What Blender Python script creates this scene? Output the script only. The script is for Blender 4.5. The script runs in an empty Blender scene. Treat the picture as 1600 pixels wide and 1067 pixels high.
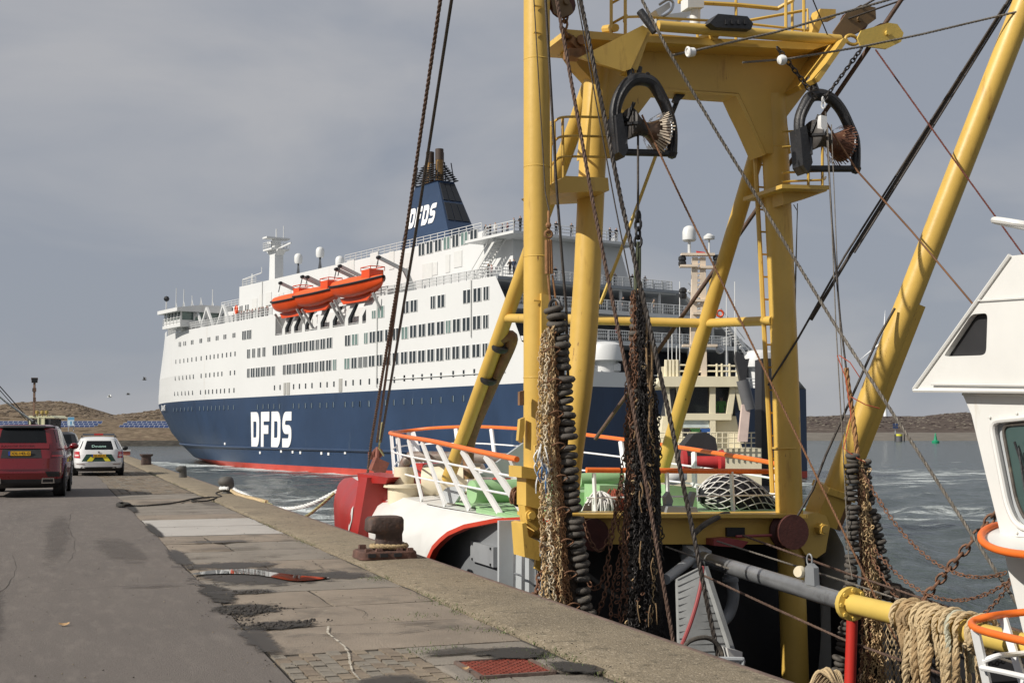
import bpy, bmesh, math, random
import numpy as np
from mathutils import Vector, Matrix
random.seed(7); RNG = np.random.default_rng(7)
SC = bpy.context.scene
COL = SC.collection
rad = math.radians

# ------------------------------------------------------------------ camera
FPX, HOR, CAMH = 2000.0, 672.0, 1.68
YAW = math.atan((800 - 85) / FPX)              # the quay runs along +Y, the lens looks to its right
PITCH = math.atan((HOR - 533.5) / FPX)
cam_d = bpy.data.cameras.new('camera')
cam = bpy.data.objects.new('camera', cam_d); COL.objects.link(cam)
cam_d.sensor_width = 36; cam_d.lens = FPX * 36 / 1600
cam_d.clip_start = 0.2; cam_d.clip_end = 20000
cam.location = (0, 0, CAMH)
cam.rotation_euler = (rad(90) + PITCH, 0, -YAW)
SC.camera = cam
CM = cam.rotation_euler.to_matrix()

# ------------------------------------------------------------------ world, sun, exposure
SUN_EL = rad(36)
_a = rad(28)                                    # sun stands to the left, a little behind the lens
_lat, _fw = -math.cos(_a), -math.sin(_a)
SUN = Vector((_lat * math.cos(YAW) + _fw * math.sin(YAW), -_lat * math.sin(YAW) + _fw * math.cos(YAW), 0)) * math.cos(SUN_EL)
SUN.z = math.sin(SUN_EL)
W = bpy.data.worlds.new('World'); SC.world = W; W.use_nodes = True
nt = W.node_tree; N = nt.nodes; L = nt.links
bg = N['Background']; bg.inputs['Strength'].default_value = 0.1
sky = N.new('ShaderNodeTexSky'); sky.sky_type = 'NISHITA'; sky.sun_disc = False
sky.sun_elevation = SUN_EL; sky.sun_rotation = math.atan2(SUN.x, SUN.y)
tc = N.new('ShaderNodeTexCoord')
mp = N.new('ShaderNodeMapping'); mp.inputs['Scale'].default_value = (1, 1, 2.6)
ns = N.new('ShaderNodeTexNoise'); ns.inputs['Scale'].default_value = 2.6; ns.inputs['Detail'].default_value = 6; ns.inputs['Roughness'].default_value = 0.5; ns.inputs['Distortion'].default_value = .35
rp = N.new('ShaderNodeValToRGB')
rp.color_ramp.elements[0].position = .40; rp.color_ramp.elements[0].color = (2.72, 2.95, 3.42, 1)
rp.color_ramp.elements[1].position = .62; rp.color_ramp.elements[1].color = (3.85, 3.88, 4.06, 1)
mx = N.new('ShaderNodeMix'); mx.data_type = 'RGBA'; mx.inputs[0].default_value = .95
L.new(tc.outputs['Generated'], mp.inputs[0]); L.new(mp.outputs[0], ns.inputs['Vector']); L.new(ns.outputs['Fac'], rp.inputs[0])
L.new(sky.outputs[0], mx.inputs[6]); L.new(rp.outputs[0], mx.inputs[7]); L.new(mx.outputs[2], bg.inputs['Color'])
sd = bpy.data.lights.new('sun', 'SUN'); sd.energy = 4.3; sd.angle = rad(.53); sd.color = (1, .945, .86)
so = bpy.data.objects.new('sun', sd); COL.objects.link(so); so.location = SUN * 80
so.rotation_euler = SUN.to_track_quat('Z', 'Y').to_euler()
SC.view_settings.view_transform = 'Standard'; SC.view_settings.look = 'None'
SC.view_settings.exposure = 0.16; SC.view_settings.gamma = 1.0; SC.view_settings.use_curve_mapping = False
SC.render.engine = 'CYCLES'
SC.cycles.use_denoising = True
SC.cycles.max_bounces = 6; SC.cycles.diffuse_bounces = 3; SC.cycles.glossy_bounces = 3; SC.cycles.transparent_max_bounces = 8

# ------------------------------------------------------------------ survey: photo pixel -> place in the world
CAMP = Vector((0, 0, CAMH))
def ray(px, py):
    d = CM @ Vector(((px - 800) / FPX, (533.5 - py) / FPX, -1)); return d
def PZ(px, py, z=0.0):
    d = ray(px, py); return CAMP + d * ((z - CAMH) / d.z)
def PX(px, py, x):
    d = ray(px, py); return CAMP + d * (x / d.x)
def PY(px, py, y):
    d = ray(px, py); return CAMP + d * (y / d.y)
FW = Vector((math.sin(YAW), math.cos(YAW), 0))
def PD(px, py, dist):
    d = ray(px, py); return CAMP + d * (dist / d.dot(FW))

# ------------------------------------------------------------------ materials
def srgb(r, g, b):
    f = lambda c: (c / 255) / 12.92 if c / 255 <= .04045 else (((c / 255) + .055) / 1.055) ** 2.4
    return (f(r), f(g), f(b))
MATS = {}
def mat(name, col, rough=.5, metal=0., var=.14, scale=2., bump=0., bscale=30., spot=None, spec=None, coat=0., stretch=(1, 1, 1), emit=None, spot2=None, sstretch=None):
    """paint / metal / concrete: base colour with noise, patches of a second colour, grain bump"""
    if name in MATS: return MATS[name]
    m = bpy.data.materials.new(name); m.use_nodes = True
    t = m.node_tree; n = t.nodes; l = t.links; b = n['Principled BSDF']
    b.inputs['Roughness'].default_value = rough; b.inputs['Metallic'].default_value = metal
    if spec is not None: b.inputs['Specular IOR Level'].default_value = spec
    if coat: b.inputs['Coat Weight'].default_value = coat; b.inputs['Coat Roughness'].default_value = .05
    c = n.new('ShaderNodeTexCoord'); mpn = n.new('ShaderNodeMapping'); mpn.inputs['Scale'].default_value = stretch
    l.new(c.outputs['Object'], mpn.inputs[0])
    no = n.new('ShaderNodeTexNoise'); no.inputs['Scale'].default_value = scale; no.inputs['Detail'].default_value = 7; no.inputs['Roughness'].default_value = .62
    l.new(mpn.outputs[0], no.inputs['Vector'])
    r = n.new('ShaderNodeValToRGB'); e = r.color_ramp.elements
    e[0].position = .28; e[1].position = .74
    e[0].color = (*[max(0, x * (1 - var)) for x in col], 1); e[1].color = (*[min(1, x * (1 + var)) for x in col], 1)
    l.new(no.outputs['Fac'], r.inputs[0]); out = r.outputs[0]
    for k, sp in enumerate((spot, spot2)):
        if not sp: continue
        scol, thr, ssc, soft = sp
        n2 = n.new('ShaderNodeTexNoise'); n2.inputs['Scale'].default_value = ssc; n2.inputs['Detail'].default_value = 8; n2.inputs['Roughness'].default_value = .68
        mp2 = n.new('ShaderNodeMapping'); mp2.inputs['Scale'].default_value = sstretch or stretch; mp2.inputs['Location'].default_value = (3.7 + 5 * k, 1.3, 8.1)
        l.new(c.outputs['Object'], mp2.inputs[0]); l.new(mp2.outputs[0], n2.inputs['Vector'])
        r2 = n.new('ShaderNodeValToRGB'); r2.color_ramp.elements[0].position = thr; r2.color_ramp.elements[1].position = min(1, thr + soft)
        r2.color_ramp.elements[0].color = (0, 0, 0, 1); r2.color_ramp.elements[1].color = (1, 1, 1, 1)
        l.new(n2.outputs['Fac'], r2.inputs[0])
        mi = n.new('ShaderNodeMix'); mi.data_type = 'RGBA'; mi.inputs[7].default_value = (*scol, 1)
        l.new(r2.outputs[0], mi.inputs[0]); l.new(out, mi.inputs[6]); out = mi.outputs[2]
    l.new(out, b.inputs['Base Color'])
    rv = n.new('ShaderNodeMath'); rv.operation = 'MULTIPLY_ADD'; rv.inputs[1].default_value = .22; rv.inputs[2].default_value = max(0.02, rough - .11)
    l.new(no.outputs['Fac'], rv.inputs[0]); l.new(rv.outputs[0], b.inputs['Roughness'])
    if bump:
        nb = n.new('ShaderNodeTexNoise'); nb.inputs['Scale'].default_value = bscale; nb.inputs['Detail'].default_value = 5
        l.new(mpn.outputs[0], nb.inputs['Vector'])
        bp = n.new('ShaderNodeBump'); bp.inputs['Strength'].default_value = bump; bp.inputs['Distance'].default_value = .02
        l.new(nb.outputs['Fac'], bp.inputs['Height']); l.new(bp.outputs[0], b.inputs['Normal'])
    if emit: b.inputs['Emission Color'].default_value = (*emit[:3], 1); b.inputs['Emission Strength'].default_value = emit[3]
    MATS[name] = m; return m
def glass_mat(name, col, rough=.06):
    return mat(name, col, rough, 0, .3, .6, spec=.6)

RUST = (.16, .062, .026)
YEL = mat('yellow_paint', (.61, .395, .085), .42, var=.10, scale=1.6, bump=.12, bscale=9, spot=((.33, .17, .04), .60, 3.4, .16), spot2=((.17, .07, .03), .655, 7.5, .04), sstretch=(1, 1, .22))
YELB = mat('yellow_beam_paint', (.62, .44, .10), .5, var=.10, scale=2.2, bump=.1, bscale=16, spot=((.36, .2, .05), .66, 5, .12), spot2=((.2, .09, .03), .74, 14, .03))
BROWNY = mat('worn_brown_pipe', (.20, .105, .05), .6, var=.4, scale=6, bump=.2, spot=((.34, .2, .05), .56, 4, .1))
WHT = mat('white_paint', (.68, .675, .645), .38, var=.05, scale=1.2, spot=((.50, .42, .31), .62, 3.0, .16), spot2=((.35, .17, .07), .72, 8, .05), sstretch=(1, 1, .2), bump=.03, bscale=6)
WHTR = mat('white_rail_paint', (.78, .78, .77), .4, var=.05, scale=5, spot=((.5, .33, .2), .72, 9, .06))
CREAM = mat('cream_paint', (.70, .62, .45), .45, var=.08, scale=2, spot=((.40, .26, .13), .69, 5, .08))
ORANGE = mat('orange_rail_paint', (.80, .165, .022), .4, var=.10, scale=4, spot=((.36, .08, .03), .71, 9, .05))
GREEN = mat('green_deck_paint', (.30, .50, .25), .5, var=.12, scale=2.5, spot=((.2, .26, .16), .66, 5, .1))
REDH = mat('red_hull_paint', (.33, .018, .014), .42, var=.18, scale=1.5, spot=((.30, .05, .05), .6, 1.2, .2), bump=.04, bscale=5)
REDD = mat('dull_red_paint', (.28, .05, .05), .5, var=.18, scale=1.5)
GREYP = mat('grey_paint', (.20, .21, .22), .45, var=.08, scale=1.5)
LGREY = mat('light_grey_paint', (.42, .44, .45), .45, var=.08, scale=2)
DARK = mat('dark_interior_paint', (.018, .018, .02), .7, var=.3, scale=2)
BLACKI = mat('black_cast_iron', (.022, .022, .024), .48, var=.35, scale=9, bump=.25, bscale=40, spot=((.07, .05, .04), .66, 9, .1))
RUSTI = mat('rusty_iron', (.105, .052, .038), .85, var=.4, scale=7, bump=.45, bscale=35, spot=((.055, .035, .03), .55, 5, .14))
MAROON = mat('maroon_sheave', (.085, .026, .02), .65, var=.3, scale=6, bump=.2)
CHAINR = mat('rust_chain', (.19, .095, .055), .75, .15, var=.5, scale=14, bump=.3, bscale=60)
CHAINB = mat('dark_chain', (.045, .04, .038), .55, .5, var=.5, scale=14)
CHAINT = mat('tan_chain', (.54, .39, .21), .75, .1, var=.45, scale=9, spot=((.24, .12, .055), .52, 4, .16))
RUBBER = mat('worn_rubber', (.078, .068, .057), .75, var=.45, scale=11, bump=.3, bscale=40, spot=((.19, .16, .12), .56, 9, .14))
WIRE = mat('steel_wire', (.055, .045, .038), .55, .35, var=.4, scale=12, bump=.4, bscale=90)
WIREB = mat('wire_brown', (.115, .07, .05), .7, .2, var=.4, scale=12, bump=.4, bscale=90)
WIREG = mat('wire_grey', (.17, .15, .125), .6, .3, var=.3, scale=12, bump=.4, bscale=90)
ROPET = mat('tan_rope', (.50, .38, .22), .9, var=.25, scale=8, bump=.5, bscale=70)
ROPEW = mat('white_rope', (.70, .70, .68), .9, var=.15, scale=8, bump=.4, bscale=60)
ROPEY = mat('yellow_green_rope', (.36, .33, .16), .9, var=.2, scale=8, bump=.4, bscale=60)
ROPED = mat('dark_rope', (.035, .032, .028), .9, var=.3, scale=8, bump=.4, bscale=60)
NETT = mat('tan_netting', (.40, .29, .16), .9, var=.35, scale=6)
NETW = mat('white_netting', (.68, .67, .64), .85, var=.15, scale=6)
STEEL = mat('galvanised_steel', (.40, .41, .42), .35, .75, var=.2, scale=3, spot=((.20, .2, .2), .58, 3, .12), bump=.06)
BRASS = mat('worn_drum_steel', (.16, .10, .065), .42, .6, var=.5, scale=7, stretch=(1, 1, 1), spot=((.62, .50, .36), .545, 7, .05))
RUSTD = mat('rust_drum', (.16, .07, .04), .6, .3, var=.5, scale=7, spot=((.5, .36, .22), .62, 9, .06))

# ------------------------------------------------------------------ mesh building
class MB:
    def __init__(s): s.v = []; s.f = []; s.m = []; s.cuts = []
    def cut(s): s.cuts.append((len(s.v), len(s.f))); return s      # what follows is a piece of its own
    def add(s, vs, fs, mi=0):
        o = len(s.v); s.v.extend([tuple(p) for p in vs]); s.f.extend([tuple(i + o for i in f) for f in fs]); s.m.extend([mi] * len(fs)); return s
    def box(s, c, size, R=None, mi=0, taper=1.):
        hx, hy, hz = size[0] / 2, size[1] / 2, size[2] / 2; vs = []
        for z, k in ((-hz, 1), (hz, taper)):
            for x, y in ((-hx, -hy), (hx, -hy), (hx, hy), (-hx, hy)):
                p = Vector((x * k, y * k, z)); p = (R @ p) if R else p; vs.append(p + Vector(c))
        return s.add(vs, [(0, 3, 2, 1), (4, 5, 6, 7), (0, 1, 5, 4), (1, 2, 6, 5), (2, 3, 7, 6), (3, 0, 4, 7)], mi)
    def beam(s, a, b, w, h, mi=0, up=(0, 0, 1)):
        a, b = Vector(a), Vector(b); d = (b - a); ln = d.length; d.normalize(); u = Vector(up)
        x = d.cross(u)
        if x.length < 1e-4: x = d.cross(Vector((1, 0, 0)))
        x.normalize(); z = x.cross(d)
        return s.box((a + b) / 2, (w, ln, h), Matrix((x, d, z)).transposed(), mi)
    def tube(s, pts, r, n=8, mi=0, cap=True, closed=False):
        P = [Vector(p) for p in pts]; k = len(P)
        rs = r if isinstance(r, (list, tuple)) else [r] * k
        def tan(i):
            if closed: return (P[(i + 1) % k] - P[(i - 1) % k])
            return (P[min(i + 1, k - 1)] - P[max(i - 1, 0)])
        t0 = tan(0).normalized(); u = t0.cross(Vector((0, 0, 1)))
        if u.length < .05: u = t0.cross(Vector((1, 0, 0)))
        u.normalize(); vs = []
        for i in range(k):
            t = tan(i)
            t = t.normalized() if t.length > 1e-9 else t0
            u = (u - t * u.dot(t))
            if u.length < 1e-6: u = t.orthogonal()
            u.normalize(); w = t.cross(u)
            for j in range(n):
                a = 2 * math.pi * j / n; vs.append(P[i] + (u * math.cos(a) + w * math.sin(a)) * rs[i])
        fs = []
        for i in range(k if closed else k - 1):
            for j in range(n):
                i2 = (i + 1) % k
                fs.append((i * n + j, i * n + (j + 1) % n, i2 * n + (j + 1) % n, i2 * n + j))
        if cap and not closed:
            fs.append(tuple(range(n - 1, -1, -1))); fs.append(tuple((k - 1) * n + j for j in range(n)))
        return s.add(vs, fs, mi)
    def lathe(s, prof, o=(0, 0, 0), axis=(0, 0, 1), n=16, mi=0, mfun=None):
        """prof: [(radius, height)]"""
        o = Vector(o); ax = Vector(axis).normalized(); u = ax.orthogonal().normalized(); w = ax.cross(u); vs = []; k = len(prof)
        for r, h in prof:
            for j in range(n):
                a = 2 * math.pi * j / n; vs.append(o + ax * h + (u * math.cos(a) + w * math.sin(a)) * r)
        b = len(s.v); s.v.extend([tuple(p) for p in vs])
        for i in range(k - 1):
            for j in range(n):
                s.f.append((b + i * n + j, b + i * n + (j + 1) % n, b + (i + 1) * n + (j + 1) % n, b + (i + 1) * n + j)); s.m.append(mfun(i) if mfun else mi)
        s.f.append(tuple(b + j for j in range(n - 1, -1, -1))); s.m.append(mfun(0) if mfun else mi)
        s.f.append(tuple(b + (k - 1) * n + j for j in range(n))); s.m.append(mfun(k - 2) if mfun else mi)
        return s
    def prism(s, poly, d, mi=0):
        """poly: 3D points of a planar outline, extruded by vector d"""
        P = [Vector(p) for p in poly]; d = Vector(d); k = len(P)
        nrm = Vector((0, 0, 0))
        for i in range(k): nrm += P[i].cross(P[(i + 1) % k])
        if nrm.dot(d) > 0: P = P[::-1]
        vs = P + [p + d for p in P]
        fs = [tuple(range(k)), tuple(range(2 * k - 1, k - 1, -1))] + [((i + 1) % k, i, k + i, k + (i + 1) % k) for i in range(k)]
        return s.add(vs, fs, mi)
    def grid(s, rows, mi=0, flip=False):
        nr, nc = len(rows), len(rows[0]); vs = [p for r in rows for p in r]; fs = []
        for i in range(nr - 1):
            for j in range(nc - 1):
                q = (i * nc + j, i * nc + j + 1, (i + 1) * nc + j + 1, (i + 1) * nc + j); fs.append(q[::-1] if flip else q)
        return s.add(vs, fs, mi)
    def ball(s, c, r, n=10, mi=0, squash=(1, 1, 1)):
        c = Vector(c); vs = [c + Vector((0, 0, -r * squash[2]))]; k = max(4, n // 2)
        for i in range(1, k):
            p = -math.pi / 2 + math.pi * i / k
            for j in range(n):
                a = 2 * math.pi * j / n; vs.append(c + Vector((math.cos(p) * math.cos(a) * r * squash[0], math.cos(p) * math.sin(a) * r * squash[1], math.sin(p) * r * squash[2])))
        vs.append(c + Vector((0, 0, r * squash[2]))); fs = []
        for j in range(n): fs.append((0, 1 + (j + 1) % n, 1 + j))
        for i in range(k - 2):
            for j in range(n): fs.append((1 + i * n + j, 1 + i * n + (j + 1) % n, 1 + (i + 1) * n + (j + 1) % n, 1 + (i + 1) * n + j))
        e = len(vs) - 1
        for j in range(n): fs.append((e, 1 + (k - 2) * n + j, 1 + (k - 2) * n + (j + 1) % n))
        return s.add(vs, fs, mi)
    def torus(s, c, R, r, axis=(0, 0, 1), n=12, k=6, mi=0, stretch=None):
        c = Vector(c); ax = Vector(axis).normalized(); u = ax.orthogonal().normalized() if stretch is None else Vector(stretch).normalized(); w = ax.cross(u)
        L_ = 1.7 if stretch is not None else 1
        pts = [c + u * math.cos(2 * math.pi * i / n) * R * L_ + w * math.sin(2 * math.pi * i / n) * R for i in range(n)]
        return s.tube(pts, r, k, mi, closed=True)
    def mesh(s, name, mats, smooth=38, org=(0, 0, 0)):
        me = bpy.data.meshes.new(name); o = Vector(org)
        V = np.array(s.v, dtype=np.float64).reshape(-1, 3) - np.array(o)
        me.from_pydata(V.tolist(), [], s.f)
        for m in (mats if isinstance(mats, (list, tuple)) else [mats]): me.materials.append(m)
        me.polygons.foreach_set('material_index', s.m)
        if smooth:
            me.polygons.foreach_set('use_smooth', [True] * len(me.polygons)); me.update()
            me.set_sharp_from_angle(angle=rad(smooth))
        me.update(); return me
    def build(s, name, mats, parent=None, smooth=38, kind=None, label=None, loc=None):
        """one object; children keep the frame of their root Empty (no rotation), so world points stay put"""
        if s.cuts:
            out = []; cs = [(0, 0)] + s.cuts + [(len(s.v), len(s.f))]
            for (v0, f0), (v1, f1) in zip(cs, cs[1:]):
                if f1 <= f0: continue
                p = MB(); p.v = s.v[v0:v1]; p.f = [tuple(i - v0 for i in f) for f in s.f[f0:f1]]; p.m = s.m[f0:f1]; out.append(p.build(name, mats, parent, smooth, kind, label, loc))
            return out
        org = root_loc(parent) if parent else (Vector(loc) if loc is not None else Vector((0, 0, 0)))
        ob = bpy.data.objects.new(name, s.mesh(name, mats, smooth, org)); COL.objects.link(ob)
        if parent: ob.parent = parent
        else: ob.location = org
        if kind: ob['kind'] = kind
        if label: ob['label'] = label
        return ob
def root_loc(o):
    p = Vector((0, 0, 0))
    while o is not None: p = p + Vector(o.location); o = o.parent
    return p
def thing(name, label, cat, loc, group=None, rotz=0):
    o = bpy.data.objects.new(name, None); COL.objects.link(o); o.location = loc; o.rotation_euler = (0, 0, rotz)
    o.empty_display_size = .3; o['label'] = label; o['category'] = cat
    if group: o['group'] = group
    return o
def tag(o, label, cat, group=None):
    o['label'] = label; o['category'] = cat
    if group: o['group'] = group
    return o
def inst(me, name, parent, loc, rot=(0, 0, 0), scale=(1, 1, 1), kind=None):
    """child sharing mesh data; loc is in the parent's frame"""
    o = bpy.data.objects.new(name, me); COL.objects.link(o)
    if parent: o.parent = parent
    o.location = loc; o.rotation_euler = rot; o.scale = scale
    if kind: o['kind'] = kind
    return o
def lerp(a, b, t): return a + (b - a) * t
def catenary(a, b, sag, n=16):
    a, b = Vector(a), Vector(b); return [a.lerp(b, i / n) - Vector((0, 0, sag * 4 * (i / n) * (1 - i / n))) for i in range(n + 1)]
def smoothpath(pts, n=6):
    """Catmull-Rom through points"""
    P = [Vector(p) for p in pts]; out = []
    for i in range(len(P) - 1):
        p0, p1, p2, p3 = P[max(0, i - 1)], P[i], P[i + 1], P[min(len(P) - 1, i + 2)]
        for k in range(n):
            t = k / n; out.append(.5 * ((2 * p1) + (p2 - p0) * t + (2 * p0 - 5 * p1 + 4 * p2 - p3) * t * t + (3 * p1 - p0 - 3 * p2 + p3) * t ** 3))
    out.append(P[-1]); return out
def rope_path(pts, r, strands=3, pitch=None):
    """twisted strands round a path"""
    P = [Vector(p) for p in pts]; pitch = pitch or r * 7; out = [[] for _ in range(strands)]; dist = 0
    for i in range(len(P)):
        t = (P[min(i + 1, len(P) - 1)] - P[max(i - 1, 0)]).normalized(); u = t.orthogonal().normalized(); u = (Vector((0, 0, 1)) - t * t.z); u = u.normalized() if u.length > .05 else t.orthogonal().normalized(); w = t.cross(u)
        if i: dist += (P[i] - P[i - 1]).length
        for s_ in range(strands):
            a = 2 * math.pi * (dist / pitch + s_ / strands); out[s_].append(P[i] + (u * math.cos(a) + w * math.sin(a)) * r * .5)
    return out
def resample(pts, step):
    P = [Vector(p) for p in pts]; out = [P[0]]
    for a, b in zip(P, P[1:]):
        n = max(1, int((b - a).length / step + .5))
        for k in range(1, n + 1): out.append(a.lerp(b, k / n))
    return out
def chain_links(mb, pts, R, r, mi=0, n=8, k=4):
    """interlocked links along a path"""
    P = [Vector(p) for p in pts]; d = [0]
    for a, b in zip(P, P[1:]): d.append(d[-1] + (b - a).length)
    step = R * 2.5; i = 0; pos = 0; m = 0
    while pos < d[-1]:
        while i < len(d) - 2 and d[i + 1] < pos: i += 1
        f = (pos - d[i]) / max(1e-6, d[i + 1] - d[i]); c = P[i].lerp(P[i + 1], f); t = (P[i + 1] - P[i]).normalized()
        u = t.orthogonal().normalized(); w = t.cross(u); ax = u if m % 2 else w
        ax = (ax + (w if m % 2 else u) * random.uniform(-.35, .35)).normalized(); ax = (ax - t * ax.dot(t)).normalized()
        mb.torus(c, R, r, ax, n, k, mi, stretch=t); pos += step; m += 1
    return mb
FONT = {}
def text_mesh(mb, txt, origin, ux, uz, height, depth=.004, mi=0, bold=0.):
    """flat lettering from the built-in font, placed in a plane (ux right, uz up)"""
    key = (txt, bold)
    if key not in FONT:
        cu = bpy.data.curves.new('lettering', 'FONT'); cu.body = txt; cu.resolution_u = 2; cu.offset = bold; cu.fill_mode = 'FRONT'
        ob = bpy.data.objects.new('lettering', cu); COL.objects.link(ob)
        dg = bpy.context.evaluated_depsgraph_get(); me = bpy.data.meshes.new_from_object(ob.evaluated_get(dg))
        vs = [v.co.copy() for v in me.vertices]; fs = [tuple(p.vertices) for p in me.polygons]
        bpy.data.objects.remove(ob); bpy.data.curves.remove(cu); bpy.data.meshes.remove(me); FONT[key] = (vs, fs)
    vs, fs = FONT[key]; xs = [v.x for v in vs]; ys = [v.y for v in vs]; x0, x1, y0, y1 = min(xs), max(xs), min(ys), max(ys)
    sc = height / (y1 - y0); ux = Vector(ux); uz = Vector(uz); nn = ux.cross(uz)
    ux_n = ux.normalized()
    mb.add([Vector(origin) + ux * ((v.x - (x0 + x1) / 2) * sc) + uz * ((v.y - (y0 + y1) / 2) * sc) + nn * depth for v in vs], fs, mi)
# ================================================================== THE SETTING
XR, XC, XE, ZW, YEND = 1.57, 3.62, 4.65, -4.0, 96.0      # road edge, cap joint, quay edge, water level, end of quay
SILT = mat('joint_dirt', (.055, .047, .037), .95, var=.4, scale=5, bump=.5, bscale=60)
ASPH = mat('worn_asphalt', (.158, .136, .119), .88, var=.42, scale=70, bump=.8, bscale=150, spot=((.125, .108, .096), .48, 1.1, .25), sstretch=(1, .22, 1), spot2=((.192, .167, .145), .50, 7.5, .2))
CONC = [mat('slab_concrete_%s' % k, c, .88, var=.2, scale=1.6, bump=.5, bscale=60, spot=((.105, .088, .070), .53, 1.1, .16), spot2=((.31, .27, .21), .60, 13, .08))
        for k, c in (('warm', (.235, .192, .148)), ('grey', (.215, .188, .155)), ('brown', (.20, .163, .128)))]
PALE = mat('pale_slab_concrete', (.40, .375, .34), .8, var=.08, scale=2.0, bump=.15, bscale=80, spot=((.3, .27, .23), .64, 3, .12))
CAPM = mat('aggregate_concrete', (.215, .175, .118), .93, var=.25, scale=1.1, bump=.9, bscale=60, spot=((.36, .30, .22), .55, 30, .06), spot2=((.095, .08, .052), .54, 7, .16))
BRICKM = [mat('paver_%s' % k, c, .88, var=.25, scale=9, bump=.4, bscale=60) for k, c in (('tan', (.22, .175, .125)), ('brown', (.185, .145, .105)), ('grey', (.20, .175, .14)))]
EDGEM = mat('rusty_edge_steel', (.15, .105, .085), .7, .2, var=.35, scale=4, bump=.3, bscale=25)

mb = MB(); mb.box((-60 + (XE + 60) / 2, (YEND - 12) / 2, -4.05), (XE + 60 - .02, YEND + 12, 8.0)); mb.build('quay_wall', SILT, kind='structure')
mb = MB(); ys = np.linspace(-12, YEND, 55); edge = [(XR + random.uniform(-.035, .035)) for _ in ys]
mb.grid([[(-60, y, -.012), (-20, y, -.004), (-6, y, 0), (-1.5, y, .004), (e, y, 0)] for y, e in zip(ys, edge)], flip=True)
road = mb.build('road', ASPH, kind='structure', smooth=0)
pave = bpy.data.objects.new('pavement', None); COL.objects.link(pave); pave['kind'] = 'structure'; pave.location = (XR, 8, 0)
mb = MB(); mb.grid([[(x, y, -.025) for x in (XR - .06, 2.5, XC + .05)] for y in (-12, 20, 60, YEND)], flip=True); mb.build('joint_bed', SILT, pave)

def slab(x0, x1, y0, y1, m, j=.015, z=0, thick=.1):
    q = [Vector((x0 + j + random.uniform(0, .012), y0 + j + random.uniform(-.01, .012), 0)), Vector((x1 - j, y0 + j + random.uniform(-.01, .012), 0)), Vector((x1 - j, y1 - j, 0)), Vector((x0 + j, y1 - j, 0))]
    t = random.uniform(-.006, .006); u = random.uniform(-.004, .004); b = MB(); n = 7; rows = []
    for i in range(n + 1):                       # broken, slightly worn edges
        row = []
        for k in range(n + 1):
            a, c = i / n, k / n
            p = q[0].lerp(q[1], c).lerp(q[3].lerp(q[2], c), a); e = (i in (0, n)) or (k in (0, n))
            p += Vector((random.uniform(-.012, .012), random.uniform(-.012, .012), 0)) if e else Vector((0, 0, 0))
            p.z = z + t * (a - .5) + u * (c - .5) - (.014 if e else 0) + random.uniform(-.0015, .0015); row.append(p)
        rows.append(row)
    b.grid(rows, flip=False)
    ring = rows[0] + [r[-1] for r in rows[1:]] + rows[-1][-2::-1] + [r[0] for r in rows[-2:0:-1]]
    k = len(ring); low = [p - Vector((0, 0, thick)) for p in ring]
    b.add(ring + low, [(i, k + i, k + (i + 1) % k, (i + 1) % k) for i in range(k)])
    return b.build('slab', m, pave, smooth=50)
ySl = [9.85, 11.15, 12.35, 13.65, 15.0, 16.9, 18.4, 19.8, 21.25]
for a, b_ in zip(ySl, ySl[1:]):
    if random.random() < .45:
        c = random.uniform(2.2, 3.0); slab(XR, c, a, b_, CONC[0]); slab(c, XC, a, b_, CONC[random.randrange(3)])
    else: slab(XR, XC, a, b_, CONC[random.randrange(3)])
slab(XR + .03, XC, 21.25, 23.25, PALE, z=.004); slab(XR + .03, XC, 23.25, 25.2, PALE, z=.004)
for a, b_ in ((25.2, 26.6), (26.6, 28.6), (28.6, 30.6), (30.6, 32.8), (32.8, 35.4)): slab(XR, XC, a, b_, CONC[random.randrange(2)])
for x0, x1, a, b_ in ((2.62, XC, 9.05, 9.85), (2.62, 2.8, 8.45, 9.05), (3.35, XC, 8.45, 9.05), (2.2, 3.0, 7.0, 8.45), (3.0, XC, 7.0, 8.45)): slab(x0, x1, a, b_, CONC[1], z=-.004)

# brick paving close by, one object per paver; the far patch as one mass of pavers
bm_ = [MB().box((0, 0, -.04), (.094, .192, .08), taper=.96).mesh('brick', m, 0) for m in BRICKM]
nb = 0; rr = 0; y = 7.9
while y < 9.8:
    k = 0; x = XR + .06
    while x < 2.58:
        yy = y + (.1 if k % 2 else 0)
        if yy < 9.76 and nb < 300:
            inst(bm_[random.randrange(3)], 'brick', pave, (x - XR + random.uniform(-.003, .003), yy - 8 + random.uniform(-.005, .005), random.uniform(-.009, .001)), (random.uniform(-.02, .02), random.uniform(-.02, .02), random.uniform(-.03, .03))); nb += 1
        x += .1035; k += 1
    y += .203
mb = MB(); y = 35.5
while y < 74:
    x = XR + .1; k = 0
    while x < XC - .1:
        mb.box((x + random.uniform(-.004, .004), y + (.12 if k % 2 else 0), -.045 + random.uniform(-.008, .004)), (.185, .225, .08), mi=random.randrange(3), taper=.96); x += .2; k += 1
    y += .24
mb.build('brick_paving', BRICKM, pave, smooth=0, kind='stuff')
slab(XR, XC, 74, 80, CONC[0]); slab(XR, XC, 80, YEND, CONC[1])

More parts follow.
